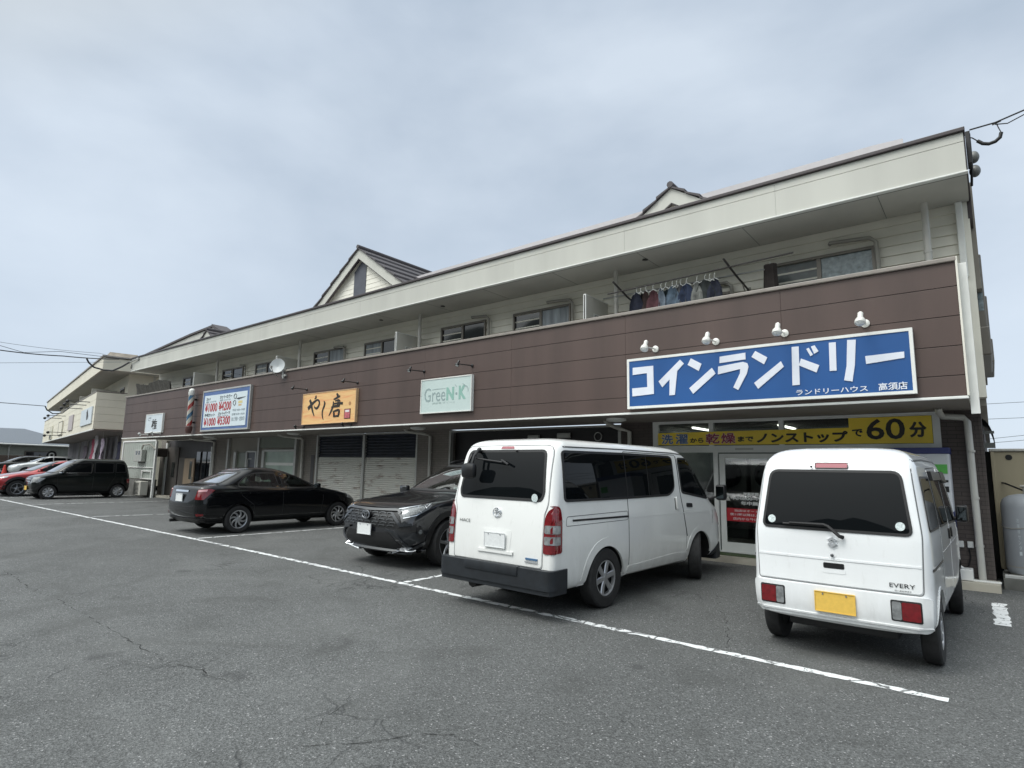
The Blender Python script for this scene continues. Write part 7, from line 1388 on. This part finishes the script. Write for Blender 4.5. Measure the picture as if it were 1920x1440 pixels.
nsign(0.55, 4.9, 3.42, 4.30, 'white sign with a dark standing figure mark, nearest on the cream balcony', W3, [[(0.30, 0.30), (0.40, 0.28), (0.46, 0.75), (0.38, 0.92), (0.32, 0.7), (0.26, 0.5)]])
nsign(9.0, 11.3, 3.4, 4.35, 'faint lilac sign, second nearest on the cream balcony', mat('faint_lilac', (0.42, 0.38, 0.38), 0.6), [])
nsign(15.0, 17.9, 3.3, 4.25, 'cream sign in a dark frame, third on the cream balcony', CN, [[(0, 0), (1, 0), (1, 0.04), (0, 0.04)], [(0, 0.96), (1, 0.96), (1, 1), (0, 1)], [(0, 0), (0.05, 0), (0.05, 1), (0, 1)], [(0.95, 0), (1, 0), (1, 1), (0.95, 1)]])
nsign(23.0, 25.5, 3.2, 4.2, 'cream sign with a small dark square low on it, farthest on the cream balcony', mat('pale_cream_sign', (0.56, 0.54, 0.44), 0.6), [[(0.2, 0.05), (0.8, 0.05), (0.8, 0.3), (0.2, 0.3)]])
def nspot(a, z, lb): 
    p = O_ + D_ * a; t = thing('arm_lamp', lb, 'lamp', (p.x, p.y, z), 0, 'arm lamps on the cream balcony'); m = MB(); m.tube([(0, 0, 0), tuple(-E_ * 0.9 + D_ * 0.05)], 0.02, 6); build(m, 'arm', LB, t, world=False); m = MB(); m.sphere(tuple(-E_ * 0.95 + Vector((0, 0, -0.03))), 0.09); build(m, 'lamp_head', LB, t, world=False)
for a, z, lb in ((2.2, 4.62, 'black arm lamp, right one over the white figure sign'), (3.6, 4.55, 'black arm lamp, middle one over the white figure sign'), (5.2, 4.45, 'black arm lamp, left one over the white figure sign'), (14.2, 4.52, 'black arm lamp over the framed cream sign'), (17.0, 4.50, 'black arm lamp at the far side of the framed cream sign'), (12.6, 3.35, 'black arm lamp low on the cream balcony near its middle'), (15.2, 3.22, 'black arm lamp under the framed cream sign')): nspot(a, z, lb)
# clothes hung for sale under the cream canopy
rnd = random.Random(5)
def hung(a, b, w_, z0, z1, nm, lb, col):
    p = O_ + D_ * a + E_ * b; t = thing(nm, lb, 'clothes', (p.x, p.y, z0), 0, 'clothes hung outside the far shop'); m = MB(); vs = []
    for j in range(9):
        for k_ in range(7):
            u = k_ / 6 * 2 - 1; v = j / 8; hw = w_ * (0.25 + 0.4 * v); q = D_ * (u * hw) + E_ * (0.06 * math.sin(u * 6 + j)); vs.append((q.x, q.y, (z1 - z0) * (1 - v)))
    n = len(vs); vs += [(x + E_.x * 0.03, y + E_.y * 0.03, z) for x, y, z in vs]
    m.add(vs, [(j * 7 + k_, j * 7 + k_ + 1, j * 7 + k_ + 8, j * 7 + k_ + 7) for j in range(8) for k_ in range(6)] + [(n + j * 7 + k_, n + j * 7 + k_ + 7, n + j * 7 + k_ + 8, n + j * 7 + k_ + 1) for j in range(8) for k_ in range(6)])
    build(m, 'cloth', mat('cloth_' + nm, col, 0.9, var=0.2, vs=6), t, world=False, smooth=True); m = MB(); m.tube([(0, 0, z1 - z0), (0, 0, 3.05 - z0)], 0.01, 6); build(m, 'hanger', ALU, t, world=False)
hung(5.9, 0.9, 1.0, 0.9, 3.0, 'white_dress', 'white dress hanging under the cream canopy', (0.55, 0.53, 0.56)); hung(9.6, 1.2, 1.6, 0.9, 2.9, 'pink_dress', 'bright pink dress hanging under the cream canopy', (0.40, 0.08, 0.13)); hung(2.0, 1.5, 1.6, 0.7, 2.6, 'navy_coat', 'dark navy coats hanging nearest the brown building', (0.05, 0.05, 0.09)); hung(1.0, 0.6, 0.6, 1.0, 2.7, 'lilac_blouse', 'pale lilac blouse at the right end of the clothes', (0.38, 0.33, 0.40))
hung(12.6, 1.5, 2.2, 0.8, 2.6, 'grey_dress', 'pale grey dress left of the pink dress', (0.30, 0.32, 0.33)); hung(16.2, 1.5, 2.2, 0.8, 2.6, 'mauve_coat', 'mauve grey coat at the far end of the clothes', (0.16, 0.13, 0.16)); hung(8.0, 1.5, 1.2, 0.8, 2.9, 'cream_blouse', 'greenish cream blouse right of the pink dress', (0.26, 0.27, 0.23))
# low gabled roof seen over the left end of the fascia
t = thing('rear_house', 'house behind the shops, its grey gable roof showing over the fascia at the left', 'house', (-33, 14, 0)); m = MB(); m.prism([(-45.5, 6.0), (-26.5, 6.0), (-27.3, 6.9), (-30.8, 8.50), (-33.5, 8.38), (-41.8, 7.78), (-44.4, 7.60), (-45.5, 6.9)], 'y', 13.3, 13.9); build(m, 'gable_wall', CRM, t)
m = MB(); m.prism([(-41.8, 7.80), (-33.5, 8.40), (-30.9, 8.52), (-30.9, 8.62), (-33.5, 8.50), (-41.8, 7.90), (-44.5, 7.72), (-44.5, 7.60)], 'y', 13.22, 14.0); m.prism([(-30.9, 8.52), (-28.2, 7.3), (-28.2, 7.45), (-30.9, 8.68)], 'y', 13.22, 14.0); build(m, 'roof', TILE, t); m = MB(); m.box(-44, -28, 13.3, 19, 0, 6); build(m, 'wall', CRM, t)
# far house at the left with tiled roof
HX = thing('tiled_house', 'low house with a grey-blue tiled roof at the far left beyond the cars', 'house', (-62, 9, 0.3)); m = MB(); m.box(-66, -60, 2.0, 15.2, 0.3, 2.95); build(m, 'wall', mat('house_cream', (0.40, 0.42, 0.37), 0.7, var=0.1), HX)
ex0, ex1, ey0, ey1 = -67, -58.9, 1.0, 16.2; m = MB(); m.add([(ex0, ey0, 2.95), (ex1, ey0, 2.95), (ex1, ey1, 2.75), (ex0, ey1, 2.75), (-63, 3, 4.0), (-63, 12.6, 4.12), (ex0, ey0, 2.8), (ex1, ey0, 2.8), (ex1, ey1, 2.62), (ex0, ey1, 2.62)], [(0, 1, 4), (1, 2, 5, 4), (2, 3, 5), (3, 0, 4, 5), (0, 6, 7, 1), (1, 7, 8, 2), (2, 8, 9, 3), (3, 9, 6, 0)]); build(m, 'roof', tile_roof_mat('blue_grey_tile', (0.10, 0.12, 0.14), (0.17, 0.19, 0.22)), HX)
m = MB(); m.tube([(-58.85, 1, 2.86), (-58.85, 16.2, 2.66)], 0.06, 8); m.tube([(-59.3, 11.2, 2.7), (-59.9, 11.2, 2.5), (-59.93, 11.2, 0.3)], 0.05, 8); build(m, 'gutter', WHT, HX)
for y0, y1 in ((5, 7.4), (8.6, 10.6), (12.2, 14.2)):
    m = MB(); m.box(-60, -59.93, y0, y1, 1.35, 2.25); o = build(m, 'window', BRZ, HX); m = MB(); m.box(-59.93, -59.92, y0 + 0.1, y1 - 0.1, 1.45, 2.15); build(m, 'pane', GLASSD, o)
t = thing('board_fence', 'dark brown board fence in front of the tiled house', 'fence', (-57, 9, 0.3)); m = MB(); [m.bbox(-57.03, -57, 0.5 + 0.6 * i, 1.08 + 0.6 * i, 0.3, 1.85, 0.01) for i in range(30)]; build(m, 'board', mat('fence_brown', (0.075, 0.055, 0.045), 0.8, var=0.2), t)
m = MB(); [m.box(-57.1, -57.031, 0.5 + 3 * i, 0.6 + 3 * i, 0.3, 1.95) for i in range(7)]; build(m, 'post', TRIM, t)
t = thing('shop_flag', 'small round black and white sign on a post before the tiled house', 'sign', (-52, 12.1, 0.3)); m = MB(); m.lathe([(0.30, 0), (0.30, 0.06)], (-52, 12.1, 1.9), 'x', 20); build(m, 'disc', TRIM, t); m = MB(); m.lathe([(0.17, 0), (0.17, 0.02), (0.09, 0.02)], (-51.94, 12.1, 1.9), 'x', 20, False); build(m, 'white_ring', WHT, t); m = MB(); m.tube([(-52, 12.1, 0.3), (-52, 12.1, 1.65)], 0.04); build(m, 'post', GPIPE, t)
for nm_ in ('tiled_house', 'board_fence', 'shop_flag'):
    o_ = bpy.data.objects[nm_]; k_ = 1.22; o_.scale = (k_, k_, k_); l_ = o_.location.copy(); o_.location = (l_.x * k_, l_.y * k_, 1.55 + (l_.z - 1.55) * k_)
# traffic cone at the very left
t = thing('traffic_cone', 'red traffic cone beside the dark car at the left edge', 'traffic cone', (-38.3, 5.95, 0.2)); m = MB(); m.lathe([(0.19, 0.03), (0.05, 0.88), (0.02, 0.9)], (0, 0, 0.0), 'z', 16); build(m, 'cone', mat('cone_red', (0.55, 0.05, 0.035), 0.5), t, world=False, smooth=True); m = MB(); m.bbox(-0.2, 0.2, -0.2, 0.2, 0, 0.035, 0.01); build(m, 'base', RUBBER, t, world=False); t.location = (-48.6, 9.0, 0.29)
# ======================================================== overhead wires
WIRE = mat('black_wire', (0.02, 0.022, 0.025), 0.5); FWIRE = mat('grey_wire', (0.16, 0.18, 0.20), 0.6)
def wire(pts, r, label, m_=None, sag=0.0):
    P = []
    for a, b in zip(pts[:-1], pts[1:]):
        a, b = Vector(a), Vector(b); n = 10
        for i in range(n): t_ = i / n; P.append(a + (b - a) * t_ - Vector((0, 0, sag * 4 * t_ * (1 - t_))))
    P.append(Vector(pts[-1])); m = MB(); m.tube(P, r, 6); return tag(build(m, 'overhead_wire', m_ or WIRE, smooth=True), label, 'wire', 'overhead wires')
wire([(-31.2, -2, 6.2), (-29.6, 4.85, 5.74), (-29.25, 6.8, 5.78), (-28.2, 8.45, 5.80)], 0.022, 'thick dark wire running left from the fascia end', sag=0.03)
wire([(-31.5, -3, 6.9), (-29.9, 4.6, 6.02), (-29.7, 5.6, 5.78), (-29.45, 6.7, 5.98), (-28.9, 8.0, 5.92), (-28.2, 8.7, 5.85)], 0.010, 'thin wavy wire crossing over the thick left wire')
wire([(-33, -3, 5.5), (-31.5, 5.2, 5.48), (-28.4, 8.6, 5.72)], 0.009, 'thin wire just under the thick left wire', FWIRE); wire([(-33, -3, 6.9), (-31.6, 5.1, 6.36), (-29.9, 8.2, 6.2), (-28.1, 9.0, 5.9)], 0.009, 'thin topmost wire at the left', FWIRE, 0.05)
t = thing('cable_loop', 'drooping black cable loops where the wires meet the left end of the fascia', 'cable', (-28.3, 8.7, 5.5)); m = MB(); m.tube([(-28.2, 8.9, 5.78), (-28.25, 8.6, 5.5), (-28.45, 8.35, 5.32), (-28.7, 8.1, 5.33), (-28.9, 7.8, 5.42), (-28.95, 7.6, 5.6), (-28.9, 7.5, 5.75)], 0.035, 8); m.tube([(-28.0, 8.88, 5.62), (-27.95, 8.88, 5.5), (-28.02, 8.88, 5.42), (-28.08, 8.88, 5.52), (-28.0, 8.88, 5.62)], 0.012, 6); build(m, 'cable', WIRE, t, smooth=True); m = MB(); m.tube([(-28.3, 8.85, 5.72), (-27.3, 8.88, 5.80)], 0.025); m.box(-27.5, -27.3, 8.86, 8.93, 5.76, 5.84); build(m, 'bracket', ALU, t)
wire([(-43, -3, 4.4), (-39.4, 6.76, 4.43), (-40.2, 8.8, 4.48)], 0.018, 'wire to the far end of the cream building'); m = MB(); m.tube([(-40.2, 8.8, 4.48), (-40.25, 8.9, 4.3), (-40.3, 9.2, 4.1), (-40.2, 9.6, 4.15), (-40.1, 9.9, 4.5)], 0.03); tag(build(m, 'cable_loop', WIRE, smooth=True), 'small drooping cable loop at the far end of the cream fascia', 'cable')
# service drop at the right-hand corner
wire([(0.10, 9.3, 6.05), (0.36, 9.28, 6.045), (0.9, 9.2, 6.12), (3.5, 8.6, 6.9)], 0.010, 'service wire leaving the right end of the roof'); wire([(0.36, 9.3, 6.03), (0.48, 9.28, 5.99), (0.7, 9.2, 6.03), (3.5, 8.55, 6.8)], 0.007, 'thinner service wire twisting under the right-hand wire')
t = thing('cable_hanger', 'thick black sleeve sagging from the service wire at the right roof corner', 'cable', (0.3, 9.3, 5.9)); P = [(0.12, 9.3, 5.93), (0.17, 9.3, 5.87), (0.22, 9.3, 5.815), (0.28, 9.3, 5.79), (0.345, 9.3, 5.80), (0.395, 9.3, 5.84), (0.41, 9.3, 5.90), (0.40, 9.3, 5.95)]
m = MB(); m.tube(P[1:7], 0.022, 10); build(m, 'sleeve', RUBBER, t, smooth=True); m = MB(); m.tube([(0.05, 9.3, 5.97)] + P[:2], 0.007, 6); m.tube([P[6], (0.39, 9.3, 5.97), (0.375, 9.3, 6.03)], 0.006, 6); build(m, 'cable', WIRE, t); m = MB(); m.tube([(0.33, 9.3, 6.035), (0.42, 9.29, 6.055)], 0.012); build(m, 'clamp', GPIPE, t)
t = thing('corner_conduit', 'dark cable fitting and grey floodlight heads on the right end of the fascia', 'fitting', (0.1, 9.6, 5.7)); m = MB(); m.bbox(0.05, 0.10, 9.2, 9.4, 5.55, 6.0, 0.01); m.tube([(0.09, 9.3, 6.0), (0.09, 9.35, 5.6), (0.07, 9.6, 5.4)], 0.015); build(m, 'conduit_box', RUBBER, t)
for z in (5.86, 5.66):
    m = MB(); m.sphere((0.12, 9.75, z), 0.085, 0.75, 0.8, 1.0); build(m, 'lamp_head', mat('grey_lamp', (0.14, 0.145, 0.14), 0.4), t, smooth=True)
for i, (p0, p1) in enumerate((((-0.6, 14.5, 2.45), (40, 25.5, 14)), ((-1, 40, 4.55), (40, 42, 5.2)), ((-1, 40, 5.35), (40, 44, 6.4)), ((-1, 40, 3.4), (40, 36, 8)), ((-1, 40, 3.2), (40, 36, 7)))):
    if i == 0: continue
    wire([p0, p1], 0.014, ['', 'upper thin wire in the sky gap right of the building', 'topmost thin wire in the sky gap right of the building', 'slanting thin wire low in the sky gap at the right', 'lowest slanting thin wire above the container'][i], FWIRE)
# a small scatter of pale grit on the asphalt
rnd = random.Random(21); m = MB()
for i in range(320):
    x, y = rnd.uniform(-9, 2.0), rnd.uniform(1.2, 6.5); r_ = rnd.uniform(0.0015, 0.0045); a = rnd.uniform(0, 3)
    m.add([(x + r_ * math.cos(a + k_ * PI / 2) * rnd.uniform(0.7, 1.2), y + r_ * math.sin(a + k_ * PI / 2), 0.001) for k_ in range(4)] + [(x, y, 0.001 + r_ * 0.7)], [(0, 1, 4), (1, 2, 4), (2, 3, 4), (3, 0, 4)])
struct(build(m, 'gravel_grit', mat('pale_grit', (0.34, 0.34, 0.33), 0.6, var=0.3, vs=200)), 'stuff')

# repair seams and long cracks wandering over the asphalt
def crack_mat():
    m = bpy.data.materials.new('crack_filler'); m.use_nodes = True; nt = m.node_tree; p = nt.nodes['Principled BSDF']; p.inputs['Base Color'].default_value = (0.02, 0.021, 0.02, 1); p.inputs['Roughness'].default_value = 0.9
    g_ = nt.nodes.new('ShaderNodeNewGeometry'); f = ramp(nt, noise(nt, g_.outputs['Position'], 5, 6, 0.7), 0.42, 0.58, (0, 0, 0), (0.85, 0.85, 0.85)); o = nt.nodes['Material Output']; t = nt.nodes.new('ShaderNodeBsdfTransparent'); mx = nt.nodes.new('ShaderNodeMixShader')
    nt.links.new(f, mx.inputs[0]); nt.links.new(t.outputs[0], mx.inputs[1]); nt.links.new(p.outputs[0], mx.inputs[2]); nt.links.new(mx.outputs[0], o.inputs[0]); return m
CRK = crack_mat(); rnd = random.Random(9)
def crack(pts, w0, jit=0.03):
    P = [Vector((*pts[0], 0))]
    for a, b in zip(pts[:-1], pts[1:]):
        a, b = Vector((*a, 0)), Vector((*b, 0)); n = max(2, int((b - a).length / 0.06))
        for i in range(1, n + 1): P.append(a + (b - a) * i / n + Vector((rnd.gauss(0, jit) * 0.5, rnd.gauss(0, jit) * 0.5, 0)))
    vs = []; off = 0
    for i, p in enumerate(P):
        a, b = P[max(i - 1, 0)], P[min(i + 1, len(P) - 1)]; t_ = (b - a).normalized(); nn = Vector((-t_.y, t_.x, 0)); ww_ = w0 * rnd.uniform(0.3, 1.3) * min(1, (i + 1) / 5, (len(P) - i) / 5)
        vs += [tuple(p + nn * ww_ / 2 + Vector((0, 0, 0.003))), tuple(p - nn * ww_ / 2 + Vector((0, 0, 0.003)))]
    m = MB(); m.add(vs, [(2 * i, 2 * i + 1, 2 * i + 3, 2 * i + 2) for i in range(len(P) - 1)]); struct(build(m, 'asphalt_crack', CRK))
CRACKS = [([(-11.21, 2.18), (-9.13, 2.1), (-8.24, 2.15), (-6.62, 2.13), (-5.27, 2.09), (-4.75, 2.18), (-4.31, 2.19)], 0.012), ([(-4.75, 1.8), (-4.74, 1.97), (-4.77, 2.17)], 0.012), ([(-8.15, 2.13), (-8.45, 2.46), (-8.52, 2.56)], 0.008), ([(-3.55, 2.68), (-3.4, 2.48), (-3.26, 2.23), (-3.12, 2.06)], 0.006), ([(-3.25, 1.83), (-3.07, 2.04), (-2.85, 2.31), (-2.66, 2.59), (-2.57, 2.67), (-2.36, 2.67), (-2.19, 2.74)], 0.014), ([(-2.19, 2.74), (-2.08, 2.8), (-2.07, 2.83)], 0.01), ([(-5.06, 1.1), (-4.85, 1.31), (-4.63, 1.45)], 0.01), ([(-5.39, 2.02), (-5.28, 2.1)], 0.014), ([(-3.84, 3.26), (-3.78, 3.35), (-3.78, 3.44)], 0.008), ([(-2.93, 7.86), (-2.3, 6.44), (-1.85, 5.29)], 0.008), ([(-0.55, 4.62), (-0.3, 4.56), (-0.03, 4.41)], 0.008), ([(-2.09, 4.54), (-1.99, 4.71), (-1.8, 4.77)], 0.008), ([(-4.72, 3.77), (-4.72, 3.41), (-4.62, 3.17)], 0.007), ([(-3.44, 1.47), (-3.4, 1.59), (-3.28, 1.54)], 0.01), ([(-2.18, 3.51), (-1.79, 3.49), (-1.72, 3.57)], 0.006), ([(-0.47, 10.15), (-0.18, 8.9), (-0.09, 8.66)], 0.01), ([(-3.99, 0.92), (-4.01, 1.13), (-3.94, 1.23)], 0.01)]
for pts, w_ in CRACKS: crack(pts, w_)
